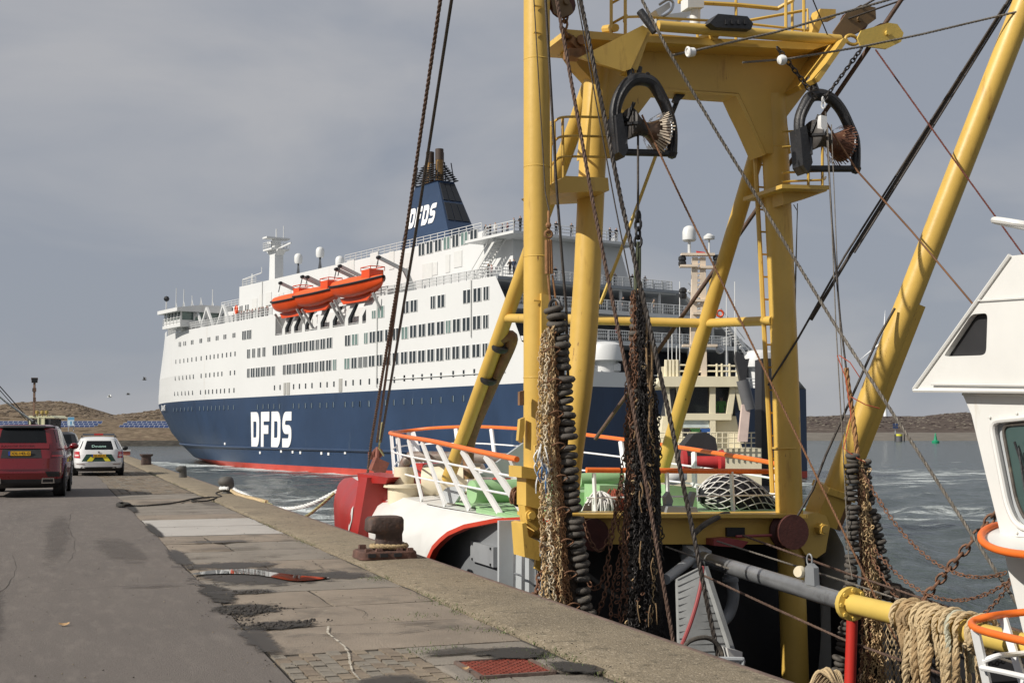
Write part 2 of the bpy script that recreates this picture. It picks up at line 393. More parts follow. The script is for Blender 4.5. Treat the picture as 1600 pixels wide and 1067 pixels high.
# quay cap: one rough cast kerb with a rounded steel edge
mb = MB(); ys = np.arange(-6, YEND + .1, .5); rows = []
for i, y in enumerate(ys):
    w = random.uniform(-.02, .02)
    rows.append([(XC + .02 + w, y, -.12), (XC + .03 + w, y, -.005), (XC + .07 + w, y, .018 + random.uniform(-.006, .006)), (4.05, y, .03 + random.uniform(-.004, .004)), (4.4, y, .03 + random.uniform(-.004, .004)), (XE - .06, y, .02), (XE - .055, y, -.7)])
mb.grid(rows, flip=True); cap = mb.build('quay_kerb', CAPM, kind='structure', smooth=30)
mb = MB()
for i, y in enumerate(np.arange(-6, YEND, 6.0)): mb.tube([(XE - .035, y + .012, -.022), (XE - .035, min(y + 5.99, YEND), -.022)], .05, 10)
mb.build('edge_rail', EDGEM, cap)

# checker plate cover, its frame, chalk line
t = thing('manhole_cover', 'rusty red checker plate cover sunk in the pavement by the quay kerb', 'manhole cover', (3.07, 8.75, 0))
PLATE = mat('red_checker_plate', (.23, .055, .035), .6, .2, var=.3, scale=5, bump=.2, spot=((.12, .06, .04), .6, 6, .1))
mb = MB(); mb.box((3.07, 8.75, -.012), (.50, .56, .02))
for i in range(14):
    for j in range(15):
        a = .6 if (i + j) % 2 else -.6
        mb.box((2.85 + i * .034, 8.50 + j * .036, .0), (.026, .007, .008), Matrix.Rotation(a, 3, 'Z'))
mb.build('cover_plate', PLATE, t, smooth=0)
mb = MB()
for a, b_ in (((2.80, 8.45), (3.34, 8.45)), ((2.80, 9.05), (3.34, 9.05)), ((2.80, 8.45), (2.80, 9.05)), ((3.34, 8.45), (3.34, 9.05))): mb.beam((*a, -.02), (*b_, -.02), .03, .05)
mb.build('cover_frame', EDGEM, t)

def outline(c, rx, ry, n=40, rough=.18, rot=0, pinch=None):
    ph = [random.uniform(0, 6.28) for _ in range(6)]; P = []
    for i in range(n):
        a = 2 * math.pi * i / n; r = 1 + rough * sum(math.sin((k + 2) * a + ph[k]) / (k + 1.3) for k in range(6)) * .6
        x, y_ = math.cos(a) * rx * r, math.sin(a) * ry * r; P.append((c[0] + x * math.cos(rot) - y_ * math.sin(rot), c[1] + x * math.sin(rot) + y_ * math.cos(rot)))
    return P
PUD = bpy.data.materials.new('puddle_water'); PUD.use_nodes = True; b = PUD.node_tree.nodes['Principled BSDF']
b.inputs['Base Color'].default_value = (.03, .027, .022, 1); b.inputs['Roughness'].default_value = .015; b.inputs['IOR'].default_value = 1.4; b.inputs['Specular IOR Level'].default_value = .8
def stain_mat(name, col, rough, thr=.5, dens=1., scale=3.):
    """a dirt or damp patch with its own ragged outline, fading at the rim"""
    m = bpy.data.materials.new(name); m.use_nodes = True; t = m.node_tree; n = t.nodes; l = t.links; bs = n['Principled BSDF']
    bs.inputs['Base Color'].default_value = (*col, 1); bs.inputs['Roughness'].default_value = rough
    c = n.new('ShaderNodeTexCoord'); ln = n.new('ShaderNodeVectorMath'); ln.operation = 'LENGTH'; l.new(c.outputs['Object'], ln.inputs[0])
    g = n.new('ShaderNodeNewGeometry'); no = n.new('ShaderNodeTexNoise'); no.inputs['Scale'].default_value = scale; no.inputs['Detail'].default_value = 8; no.inputs['Roughness'].default_value = .7
    l.new(g.outputs['Position'], no.inputs['Vector'])
    a = n.new('ShaderNodeMath'); a.operation = 'MULTIPLY_ADD'; a.inputs[1].default_value = 1.3; l.new(no.outputs['Fac'], a.inputs[0])
    s_ = n.new('ShaderNodeMath'); s_.operation = 'SUBTRACT'; s_.inputs[0].default_value = .42; l.new(ln.outputs['Value'], s_.inputs[1]); l.new(s_.outputs[0], a.inputs[2])
    r = n.new('ShaderNodeMapRange'); r.inputs['From Min'].default_value = thr; r.inputs['From Max'].default_value = thr + .18; r.inputs['To Max'].default_value = dens; l.new(a.outputs[0], r.inputs['Value'])
    l.new(r.outputs[0], bs.inputs['Alpha']); return m
DAMP = stain_mat('damp_patch', (.050, .042, .034), .55, .44, .8, 4.5); MUD = stain_mat('mud_patch', (.03, .026, .022), .9, .5, 1, 5.)
OIL = stain_mat('oil_patch', (.085, .073, .064), .75, .5, .3, 3.2)
zst = [.0065]
def stain(c, rx, ry, m, rot=0, parent=pave, name='stain'):
    zst[0] += .0006; q = MB(); q.add([(-1, -1, 0), (1, -1, 0), (1, 1, 0), (-1, 1, 0)], [(0, 1, 2, 3)])
    o = bpy.data.objects.new(name, q.mesh(name, m, 0)); COL.objects.link(o); o.parent = parent; o.location = Vector((c[0], c[1], zst[0])) - Vector(parent.location); o.scale = (rx, ry, 1); o.rotation_euler = (0, 0, rot); return o
stain((2.35, 15.0), 1.35, 1.5, DAMP, .1); stain((2.1, 16.3), 1.0, .7, DAMP); stain((3.1, 14.8), .7, .7, DAMP)
stain((1.75, 12.3), .55, .75, MUD); stain((1.85, 11.2), .6, .45, MUD); stain((1.62, 13.6), .3, 1.6, MUD); stain((1.9, 13.6), .7, .3, DAMP); stain((1.6, 17.5), .2, 2.2, DAMP); stain((1.6, 10.5), .2, 1.3, DAMP)
stain((2.15, 8.45), .42, .4, DAMP); stain((3.3, 9.2), .55, .5, MUD); stain((3.5, 8.5), .3, .5, MUD); stain((2.9, 9.4), .45, .25, DAMP); stain((3.0, 10.9), .35, .28, OIL)
stain((1.62, 22.5), .16, 3, MUD); stain((2.3, 31.0), 1.0, .7, OIL); stain((3.4, 30), .4, 2, OIL); stain((1.62, 29), .16, 3.4, MUD); stain((2.4, 18.6), 1.0, .4, OIL); stain((2.4, 19.7), .9, .35, DAMP)
for c, rx, ry in (((.9, 19), .5, 4), ((-.5, 12.8), .2, 4.5), ((1.05, 14.4), .7, .25), ((.1, 22), .35, 9)): stain(c, rx, ry, OIL, random.uniform(-.06, .06), road)
def crack(P, w, parent, z):
    m = MB(); P = smoothpath([(x, y, z) for x, y in P], 7); L_, R__ = [], []
    for i, p in enumerate(P):
        t = (P[min(i + 1, len(P) - 1)] - P[max(0, i - 1)]).normalized(); nn = Vector((-t.y, t.x, 0)); p = p + nn * random.gauss(0, .016); ww = w * random.uniform(.25, 1.3) * min(1, i / 4, (len(P) - 1 - i) / 4 + .05); L_.append(p + nn * ww); R__.append(p - nn * ww)
    m.grid([L_, R__]); m.build('crack', SILT, parent, smooth=0)
for P in ([(-.55, 13.5), (-.4, 16), (-.5, 19)], [(-1.7, 14), (-.9, 14.4), (-.1, 14.3), (.7, 14.6), (1.4, 14.5)], [(.2, 17), (.35, 20), (.3, 24), (.45, 29)], [(-1.6, 20), (-.6, 20.4), (.5, 20.2), (1.4, 20.6)], [(-1.2, 24), (-1.1, 27), (-1.25, 31)]): crack(P, .0035, road, .0058)
for P in ([(1.75, 10.4), (2.2, 10.55), (2.7, 10.4), (3.3, 10.7)], [(2.6, 11.3), (2.75, 11.7), (2.65, 12.2)], [(1.9, 17.3), (2.5, 17.6), (3.2, 17.4)], [(3.0, 15.3), (3.15, 15.9), (3.05, 16.7)], [(2.3, 12.6), (2.8, 12.8), (3.4, 12.75)]): crack(P, .005, pave, .0125)
zp = .0185
pud = MB()
cl = smoothpath([PZ(298, 896, zp), PZ(335, 893, zp), PZ(385, 892, zp), PZ(425, 897, zp), PZ(470, 903, zp), PZ(514, 902, zp)], 9); n_ = len(cl); Lp_, Rp_ = [], []
for i, c in enumerate(cl):
    u = i / (n_ - 1); w = .27 * (1 - abs(2 * u - 1) ** 3) * (1 - .35 * math.exp(-((u - .52) / .12) ** 2)) * (1 + .12 * math.sin(u * 17)) + .01; t = Vector((.35, 1, 0)).normalized(); Lp_.append(c + t * w); Rp_.append(c - t * w * 1.05)
pud.grid([Lp_, Rp_])
pud.build('puddle', PUD, pave, smooth=0)
mb = MB()
for (cx, cy, sx, sy, n_) in ((1.80, 12.25, .24, .30, 240), (1.80, 11.15, .2, .12, 130), (2.05, 11.3, .22, .08, 60), (1.62, 11.9, .09, .5, 90), (1.98, 13.55, .14, .1, 120)):
    for _ in range(n_):
        r = .003 + .015 * random.random() ** 2.6; x, y = random.gauss(cx, sx * .6), random.gauss(cy, sy * .6)
        mb.ball((x, y, .010 + r * .2), r, 5, 0, (random.uniform(.8, 1.6), random.uniform(.7, 1.8), random.uniform(.45, .85)))
mb.build('mud_clods', mat('wet_mud', (.04, .034, .029), .85, var=.4, scale=20, bump=.5), pave, smooth=0, kind='stuff')
# scattered grit and small stones
mb = MB()
for _ in range(1500):
    x = random.choice([random.uniform(-2.6, 1.5), random.gauss(XR, .12), random.gauss(XC, .1), random.uniform(1.6, 4.5)]); y = 7 + random.random() ** 1.7 * 26; r = random.uniform(.002, .008)
    mb.ball((x, y, (.03 if x > XC + .05 else .008) + r * .3), r, 5, random.randrange(2), (1, 1, .6))
mb.build('road_grit', [CAPM, SILT], pave, smooth=0, kind='stuff')
# weeds in the joint
GRS = mat('weed_green', (.085, .12, .03), .8, var=.45, scale=6)
mb = MB()
def tuft(x, y, n, h, sp):
    for _ in range(n):
        px_, py_ = random.gauss(x, sp), random.gauss(y, sp * 1.4); a = random.uniform(0, 6.28); hh = h * random.uniform(.4, 1.2); w = random.uniform(.002, .0045); dx, dy = math.cos(a), math.sin(a); lean = random.uniform(.3, 1.3) * hh
        z0 = .0
        mb.add([(px_ - dy * w, py_ + dx * w, z0), (px_ + dy * w, py_ - dx * w, z0), (px_ + dx * lean * .4 + dy * w * .7, py_ + dy * lean * .4 - dx * w * .7, hh * .65), (px_ + dx * lean, py_ + dy * lean, hh)], [(0, 1, 2), (0, 2, 3)])
y = 7.5
while y < 60:
    dens = max(0, math.sin(y * 1.7) + math.sin(y * .63 + 1) + .45)
    if dens > .3: tuft(XC + random.uniform(-.06, .05), y, int(8 * dens), .020 if y > 12 else .028, .045)
    y += .16 if y < 25 else .4
for x, y, n_ in ((3.45, 9.2, 130), (3.52, 9.0, 110), (3.4, 8.6, 60), (2.72, 9.5, 120), (2.95, 9.55, 60), (3.3, 10.5, 60), (3.2, 11.4, 60), (2.7, 8.3, 60), (3.6, 10.2, 80), (3.55, 14.4, 110), (3.5, 14.2, 60), (3.58, 12.3, 60), (2.9, 11.2, 40)): tuft(x, y, int(n_ * .6), .022, .08)
mb.build('grass', GRS, kind='stuff', smooth=0)
mb = MB(); P = [Vector((1.98, 8.5, .004)), Vector((2.0, 8.9, .004)), Vector((2.06, 9.25, .004)), Vector((2.13, 9.6, .004)), Vector((2.16, 9.9, .013)), Vector((2.17, 10.6, .013)), Vector((2.25, 10.95, .013))]
for a, b_ in zip(P, P[1:]):
    for k in range(6):
        p, q = a.lerp(b_, k / 6), a.lerp(b_, (k + random.uniform(.5, .95)) / 6); w = random.uniform(.005, .011); s_ = Vector((w, -w * .3, .003)); mb.add([p - Vector((s_.x, s_.y, -.004)), p + s_, q + s_, q - Vector((s_.x, s_.y, -.004))], [(0, 1, 2, 3)])
mb.build('chalk_mark', mat('chalk', (.5, .46, .38), .95, var=.3, scale=30), pave, smooth=0)
p = PZ(100, 976, .012); mb = MB(); mb.grid([[(p.x + (i - 2) * .022, p.y + (j - 1) * .03 * (1 - abs(i - 2) / 2.6), .012 + .008 * (i - 2) ** 2 * .4 + .006 * j) for i in range(5)] for j in range(3)])
tag(mb.build('fallen_leaf', mat('dry_leaf', (.40, .25, .12), .8, var=.3, scale=30), loc=p), 'small dry tan leaf lying alone on the road asphalt', 'leaf')
p = PZ(727, 1044, .02); mb = MB(); mb.grid([[(p.x + (i - 2) * .014, p.y + (j - 1) * .02 * (1 - abs(i - 2) / 2.6), .018 + .006 * (i - 2) ** 2 * .4 + .004 * j) for i in range(5)] for j in range(3)])
tag(mb.build('fallen_leaf', MATS['dry_leaf'], loc=p), 'small dry tan leaf at the corner of the red cover', 'leaf')

# ------------------------------------------------------------------ water
def water_mat():
    m = bpy.data.materials.new('harbour_water'); m.use_nodes = True; t = m.node_tree; n = t.nodes; l = t.links; b = n['Principled BSDF']
    b.inputs['Roughness'].default_value = .13; b.inputs['IOR'].default_value = 1.33
    g = n.new('ShaderNodeNewGeometry')
    def noise(scale, det, stretch, rot, rough=.6):
        mp_ = n.new('ShaderNodeMapping'); mp_.inputs['Scale'].default_value = stretch; mp_.inputs['Rotation'].default_value = (0, 0, rot); l.new(g.outputs['Position'], mp_.inputs[0])
        x = n.new('ShaderNodeTexNoise'); x.inputs['Scale'].default_value = scale; x.inputs['Detail'].default_value = det; x.inputs['Roughness'].default_value = rough; l.new(mp_.outputs[0], x.inputs['Vector']); return x.outputs['Fac']
    h1 = noise(.55, 5, (1, .5, 1), .5); h2 = noise(2.6, 4, (1, .6, 1), .3)
    ad = n.new('ShaderNodeMath'); ad.operation = 'MULTIPLY_ADD'; ad.inputs[1].default_value = .36; l.new(h2, ad.inputs[0]); l.new(h1, ad.inputs[2])
    bp = n.new('ShaderNodeBump'); bp.inputs['Strength'].default_value = 1; bp.inputs['Distance'].default_value = .75; l.new(ad.outputs[0], bp.inputs['Height']); l.new(bp.outputs[0], b.inputs['Normal'])
    at = n.new('ShaderNodeAttribute'); at.attribute_name = 'foam'
    f1 = noise(.32, 9, (.55, 1.5, 1), -.34, .72); f2 = noise(.045, 4, (.35, 1.6, 1), -.34)
    s_ = n.new('ShaderNodeMath'); s_.operation = 'MULTIPLY_ADD'; s_.inputs[1].default_value = .55; l.new(f2, s_.inputs[0]); l.new(f1, s_.inputs[2])
    s2 = n.new('ShaderNodeMath'); s2.operation = 'ADD'; l.new(s_.outputs[0], s2.inputs[0]); l.new(at.outputs['Fac'], s2.inputs[1])
    r = n.new('ShaderNodeMapRange'); r.inputs['From Min'].default_value = .955; r.inputs['From Max'].default_value = 1.10; l.new(s2.outputs[0], r.inputs['Value'])
    mi = n.new('ShaderNodeMix'); mi.data_type = 'RGBA'; mi.inputs[6].default_value = (.050, .064, .058, 1); mi.inputs[7].default_value = (.62, .66, .65, 1); l.new(r.outputs[0], mi.inputs[0]); l.new(mi.outputs[2], b.inputs['Base Color'])
    rr = n.new('ShaderNodeMapRange'); rr.inputs['To Min'].default_value = .13; rr.inputs['To Max'].default_value = .75; l.new(r.outputs[0], rr.inputs['Value']); l.new(rr.outputs[0], b.inputs['Roughness'])
    return m
WATER = water_mat()
mb = MB(); mb.grid([[(x, y, ZW - .45) for x in (-9000, -100, 300, 9000)] for y in (-300, 0, 900, 16000)], flip=True); mb.build('sea_bed_water', WATER, kind='structure', smooth=0)
nr, na = 430, 460
R_ = 12 * np.exp(np.linspace(0, math.log(900 / 12), nr)); A_ = np.linspace(YAW - rad(32), YAW + rad(34), na)
RR, AA = np.meshgrid(R_, A_, indexing='ij'); X_, Y_ = RR * np.sin(AA), RR * np.cos(AA); Zh = np.zeros_like(X_)
for k in range(34):
    wl = 1.0 * 1.11 ** k if k < 22 else RNG.uniform(1.5, 6); th = RNG.normal(rad(-60), .7); kk = 2 * math.pi / wl; ph = RNG.uniform(0, 6.28)
    amp = .0125 * min(wl, 5) * RNG.uniform(.4, 1.1); fade = np.clip(1.4 - RR * .012 / (wl * .35), 0, 1)
    s_ = np.sin(kk * (X_ * math.cos(th) + Y_ * math.sin(th)) + ph + .6 * np.sin(.05 * X_ + k) + .5 * np.sin(.07 * Y_ + 2 * k)); Zh += amp * fade * (s_ - .25 * np.cos(2 * np.arcsin(np.clip(s_, -1, 1))))
Zh *= np.clip((900 - RR) / 200, 0, 1)
def build_water(foam):
    me = bpy.data.meshes.new('water'); V = np.stack([X_, Y_, ZW + Zh - .0], -1).reshape(-1, 3)
    I = (np.arange(nr - 1)[:, None] * na + np.arange(na - 1)[None, :]).reshape(-1); Fq = np.stack([I, I + 1, I + na + 1, I + na], -1)[:, ::-1]
    me.vertices.add(len(V)); me.vertices.foreach_set('co', V.ravel()); me.loops.add(Fq.size); me.loops.foreach_set('vertex_index', Fq.ravel().astype(np.int32))
    me.polygons.add(len(Fq)); me.polygons.foreach_set('loop_start', np.arange(0, Fq.size, 4, dtype=np.int32)); me.polygons.foreach_set('use_smooth', np.ones(len(Fq), bool)); me.update(calc_edges=True); me.validate()
    at = me.attributes.new('foam', 'FLOAT', 'POINT'); at.data.foreach_set('value', foam.ravel().astype(np.float32)); me.materials.append(WATER)
    o = bpy.data.objects.new('water', me); COL.objects.link(o); o['kind'] = 'structure'; return o

# ------------------------------------------------------------------ far shores
def land_mat(name, c1, c2, c3, sc):
    m = bpy.data.materials.new(name); m.use_nodes = True; t = m.node_tree; n = t.nodes; l = t.links; b = n['Principled BSDF']; b.inputs['Roughness'].default_value = .95; b.inputs['Specular IOR Level'].default_value = .1
    g = n.new('ShaderNodeNewGeometry')
    def nz(s, d, r=.6):
        x = n.new('ShaderNodeTexNoise'); x.inputs['Scale'].default_value = s; x.inputs['Detail'].default_value = d; x.inputs['Roughness'].default_value = r; l.new(g.outputs['Position'], x.inputs['Vector']); return x.outputs['Fac']
    r1 = n.new('ShaderNodeValToRGB'); e = r1.color_ramp.elements; e[0].position = .36; e[0].color = (*c1, 1); e[1].position = .62; e[1].color = (*c2, 1); x = e.new(.5); x.color = (*[(a + b_) / 2 * .95 for a, b_ in zip(c1, c2)], 1)
    l.new(nz(sc, 9, .72), r1.inputs[0])
    r2 = n.new('ShaderNodeValToRGB'); r2.color_ramp.elements[0].position = .55; r2.color_ramp.elements[0].color = (0, 0, 0, 1); r2.color_ramp.elements[1].position = .66; r2.color_ramp.elements[1].color = (1, 1, 1, 1); l.new(nz(sc * .33, 8, .7), r2.inputs[0])
    mi = n.new('ShaderNodeMix'); mi.data_type = 'RGBA'; mi.inputs[7].default_value = (*c3, 1); l.new(r2.outputs[0], mi.inputs[0]); l.new(r1.outputs[0], mi.inputs[6]); l.new(mi.outputs[2], b.inputs['Base Color'])
    return m
DUNE = land_mat('dune_heath', (.085, .062, .042), (.24, .185, .125), (.16, .11, .08), .35)
HEATH = land_mat('purple_heath', (.055, .042, .036), (.125, .098, .082), (.20, .175, .14), .2)
STONE = land_mat('dark_revetment', (.035, .032, .028), (.085, .078, .066), (.06, .055, .05), .5)
PALEB = land_mat('pale_shore', (.15, .135, .115), (.2, .18, .155), (.17, .15, .125), .1)
def interp(pts, x): return float(np.interp(x, [p[0] for p in pts], [p[1] for p in pts]))
def nzv(x, y): return (math.sin(x * .11 + 1.3 * math.sin(y * .07)) + math.sin(y * .13 + x * .05) + .6 * math.sin(x * .37 + y * .29) + .5 * math.sin(x * .61 - y * .53) + .4 * math.sin(x * 1.13 + y * .9)) / 3.5
LK = 1.16
def land(name, mats, x0, x1, step, sky_pts, prof, rough):
    """prof: (dist, photo y of that contour or None for the skyline, material of the strip that follows, bumpiness)"""
    mb = MB(); cols = np.arange(x0, x1 + 1, step); n = len(prof); rows = []; mi = []; prof = [(d * LK, *r) for d, *r in prof]
    for i in range(n):
        d0, y0, m0, b0 = prof[i]
        sub = 1 if i == n - 1 else (12 if prof[i + 1][1] is None else 4)
        for k in range(sub):
            f = k / sub; row = []
            for x in cols:
                sk = interp(sky_pts, x); d1, y1 = (prof[i + 1][0], prof[i + 1][1] if prof[i + 1][1] is not None else sk) if i < n - 1 else (d0, y0)
                ya = y0 if y0 is not None else sk; d = lerp(d0, d1, f); z0 = CAMH + (HOR - ya) * d0 / FPX; z1 = CAMH + (HOR - y1) * d1 / FPX
                p = PD(x, HOR, d); z = lerp(z0, z1, f ** (.8 if sub > 6 else 1)) + b0 * nzv(p.x, p.y) * (1 if (i and (k or m0)) else 0); row.append((p.x, p.y, z))
            rows.append(row)
            if not (i == n - 1): mi.append(m0)
    nc = len(cols)
    for i in range(len(rows) - 1):
        mb.add([*rows[i], *rows[i + 1]], [(j, j + 1, nc + j + 1, nc + j) for j in range(nc - 1)], mi[i])
    return mb.build(name, mats, kind='structure', smooth=60)
skyL = [(-900, 640), (-200, 640), (0, 634), (30, 629), (60, 627), (92, 627), (118, 631), (140, 639), (178, 649), (215, 645), (245, 640), (300, 642), (500, 650), (800, 655), (1000, 660)]
land('dunes', [STONE, DUNE], -900, 900, 6, skyL, [(395, 699.5, 0, 0), (402, 688, 1, .15), (440, 669, 1, .5), (470, 659, 1, .6), (640, None, 1, 1.0), (760, 655, 1, 1), (900, 676, 1, 0)], 1)
skyR = [(700, 656), (1255, 651), (1300, 650), (1335, 648.5), (1380, 650.5), (1440, 651.5), (1465, 648), (1490, 645), (1510, 644.5), (1560, 650), (1700, 648), (2100, 655)]
land('far_shore', [PALEB, HEATH], 700, 2100, 7, skyR, [(600, 688.6, 0, 0), (606, 687, 0, 0), (660, 675.5, 1, .1), (700, 671.5, 1, .6), (860, None, 1, .9), (1000, 652, 1, 1), (1200, 676, 1, 0)], 1)

# knobbly scrub on the dunes
BSH = [mat('scrub_%s' % k, c, .95, var=.35, scale=.3) for k, c in (('brown', (.10, .073, .050)), ('grey', (.14, .105, .076)), ('tan', (.19, .148, .102)))]
def scrub(x0, x1, d0, d1, sky_pts, prof, n, rmax, mats):
    m = MB(); ds_ = [d * LK for d, *_ in prof]
    for _ in range(n):
        px_ = random.uniform(x0, x1); d = lerp(d0, d1, random.random() ** .8) * LK; sk = interp(sky_pts, px_)
        zs_ = [CAMH + (HOR - (y if y is not None else sk)) * dd / FPX for dd, (_, y, *_) in zip(ds_, prof)]; z = float(np.interp(d, ds_, zs_)); k = [i for i in range(len(ds_) - 1) if ds_[i] <= d][-1]
        if prof[k + 1][1] is None: z = lerp(zs_[k], zs_[k + 1], ((d - ds_[k]) / (ds_[k + 1] - ds_[k])) ** .8)
        r = rmax * random.uniform(.25, 1) ** 1.5; p = PD(px_, HOR, d); m.ball((p.x, p.y, z + r * .1), r, 6, random.randrange(3), (random.uniform(.9, 2.2), random.uniform(.9, 1.6), random.uniform(.3, .6)))
    return m.build('heath_scrub', mats, kind='stuff', smooth=60)
scrub(-120, 420, 475, 645, skyL, [(395, 699.5), (402, 688), (440, 669), (470, 659), (640, None), (760, 655), (900, 676)], 2600, .95, BSH)
scrub(1240, 1620, 700, 862, skyR, [(600, 688.6), (606, 687), (660, 675.5), (700, 671.5), (860, None), (1000, 652), (1200, 676)], 1500, 1.0, [mat('heather_dark', (.05, .036, .034), .95, var=.3), mat('heather_mid', (.10, .078, .068), .95, var=.3), mat('grass_pale', (.19, .165, .13), .95, var=.3)])
# ================================================================== THE FERRY
th_f = YAW - math.atan(1400 / 2000)
DS = Vector((math.sin(th_f), math.cos(th_f), 0)); DT = Vector((math.cos(th_f), -math.sin(th_f), 0))
FO = PD(842, 672, 190000 / 1442.0); FO.z = 0
def fw(s, t, z): return FO + DS * s + DT * t + Vector((0, 0, z))
def FP(px, py, t=0.0):
    d = ray(px, py); k = (t - (CAMP - FO).dot(DT)) / d.dot(DT); p = CAMP + d * k; return (p - FO).dot(DS), p.z
def FS(px, py, s=0.0):
    d = ray(px, py); k = (s - (CAMP - FO).dot(DS)) / d.dot(DS); p = CAMP + d * k; return (p - FO).dot(DT), p.z
BM = 40.0; ZB, Z1, ZC, ZD, ZE = 6.6, 18.4, 15.2, 11.6, 6.6
NAVY = mat('ferry_navy', (.018, .040, .088), .38, var=.16, scale=.2, bump=.05, bscale=.5, spot=((.013, .027, .058), .55, .16, .14), spot2=((.05, .075, .115), .62, .8, .12), sstretch=(1, 1, .18))
FWHT = mat('ferry_white', (.66, .665, .655), .42, var=.03, scale=.08, bump=.02, bscale=.5, spot=((.52, .49, .43), .62, .35, .2), spot2=((.42, .30, .20), .74, .9, .06), sstretch=(1, 1, .12))
FBOOT = mat('ferry_boot_red', (.46, .055, .035), .5, var=.18, scale=.3, spot=((.35, .10, .08), .6, .4, .15))
FGREY = mat('ferry_grey_deck', (.30, .32, .34), .6, var=.1, scale=.4)
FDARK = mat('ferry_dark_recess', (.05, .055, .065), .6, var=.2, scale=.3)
LOUV = mat('louvre_black', (.012, .014, .018), .6, var=.3, scale=1)
DGLASS = glass_mat('dark_window_glass', (.022, .03, .034), .05)
TGLASS = glass_mat('curtained_window_glass', (.13, .20, .18), .12)
GREYD = mat('grey_door', (.36, .355, .33), .6, var=.06)
GOLD = mat('brown_gold_funnel_pipe', (.22, .13, .05), .4, .7, var=.4, scale=.7)
LBO = mat('lifeboat_orange', (.66, .070, .010), .4, var=.10, scale=.6, spot=((.5, .09, .03), .66, 1.4, .12))
LBC = mat('lifeboat_canopy_orange', (.74, .105, .014), .45, var=.08, scale=.8)
ferry = thing('ferry', 'big navy and white passenger ferry with red waterline and orange lifeboats steaming past the quay', 'ferry', fw(70, 20, ZW))
stem_pts = [(-7, 131), (-4.1, 132.5), (-3.1, 142.5), (.7, 152.5), (5.5, 157.5), (7, 158), (10.3, 154.5), (18.4, 147.5), (22.3, 144.5), (30, 142)]
def s_stem(z): return interp(stem_pts, z)
def t_port(s, z):
    s1 = interp([(-6, 50), (0, 66), (6, 84), (11, 92), (20, 96)], z); e = s_stem(z)
    if s <= s1: return 0.0
    x = min(1, (s - s1) / (e - s1)); return BM / 2 * (1 - max(0, 1 - x ** 2.0) ** .8)
def hullhit(px, py, out=.0):
    lo, hi = 0.0, BM / 2
    for _ in range(26):
        m = (lo + hi) / 2; s, z = FP(px, py, m)
        if t_port(s, z) > m: lo = m
        else: hi = m
    s, z = FP(px, py, lo); return s, lo, z
def hull_side(zs, s_aft, skip=None, stb=False):
    """rows of points along the side; s runs from the stern to the stem"""
    us = [0, .02, .04] + list(np.linspace(.06, 1, 60)); rows = []
    for z in zs:
        a, e = s_aft(z), s_stem(z); row = []
        for u in us:
            s = lerp(a, e, u if u < 1 else 1.0); t = t_port(s, z); row.append(fw(s, BM - t if stb else t, z))
        rows.append(row)
    return rows
def s_aft(z): return interp([(10.5, .0), (10.6, 2.8), (14.0, 4.8), (18.5, 8.0)], z)
mbh = MB(); mbb = MB()
for stb in (False, True):
    mbh.grid(hull_side([-3.22, -1, 1.2, 3, 4.8, 6.0, ZB], lambda z: 0, stb=stb), flip=stb)
    mbb.grid(hull_side([-7, -5, -4, -3.22], lambda z: 0, stb=stb), flip=stb)
def rowline(z, s): return [fw(s, 0, z), fw(s, BM / 2, z), fw(s, BM, z)]
mbh.grid([rowline(-3.22, 0), rowline(ZB, 0)], flip=True); mbb.grid([rowline(-7, 0), rowline(-3.22, 0)], flip=True)
# rubbing strake and bilge line
zs_ = -.9; pts = []
for u in np.linspace(.0, .9, 50):
    s = lerp(0, s_stem(zs_), u); pts.append(fw(s, t_port(s, zs_) - .12, zs_))
mbh.tube(pts, .2, 6)
mbh.build('hull', NAVY, ferry, smooth=30); mbb.build('boot_stripe', FBOOT, ferry, smooth=30)
# white side with the lifeboat recess cut out (s from R0 to R1 above ZR)
R0, R1, ZR = 37.2, 64.5, 15.3
mbw = MB(); mbg = MB()
def tumble(z): return interp([(ZB, 0), (ZD, 6), (ZC, 9.5), (Z1, 13)], z)
zsw = [ZB, 8, 9.5, 11, 12.5, 14, ZR, 16.8, Z1]
for stb in (False, True):
    segs = [[0, .3, .6, 1.0], np.linspace(0, 1, 6), np.linspace(0, 1, 70)]
    for k, (z0, z1) in enumerate(zip(zsw, zsw[1:])):
        for part in range(3):
            if part == 1 and z0 >= ZR - .01: continue
            rows = []
            for z in (z0, z1):
                row = []
                for u in segs[part]:
                    if part == 0: s = lerp(s_aft(z + (.01 if z == z0 else -.01)), R0, u)
                    elif part == 1: s = lerp(R0, R1, u)
                    else: s = lerp(R1, s_stem(z), u)
                    t = t_port(s, z); row.append(fw(s, BM - t - tumble(z) * min(1, max(0, (100 - s) / 20)) if stb else t, z))
                rows.append(row)
            mbw.grid(rows, flip=stb)
# raised forecastle bulwark and the bow front above the side
rows = []
for z in (Z1, 19.4):
    row = []
    for s in np.linspace(117, s_stem(18.4), 50): row.append(fw(s, t_port(s, 18.4) + .02, z))
    rows.append(row)
mbw.grid(rows)
mbw.build('superstructure_side', FWHT, ferry, smooth=30)
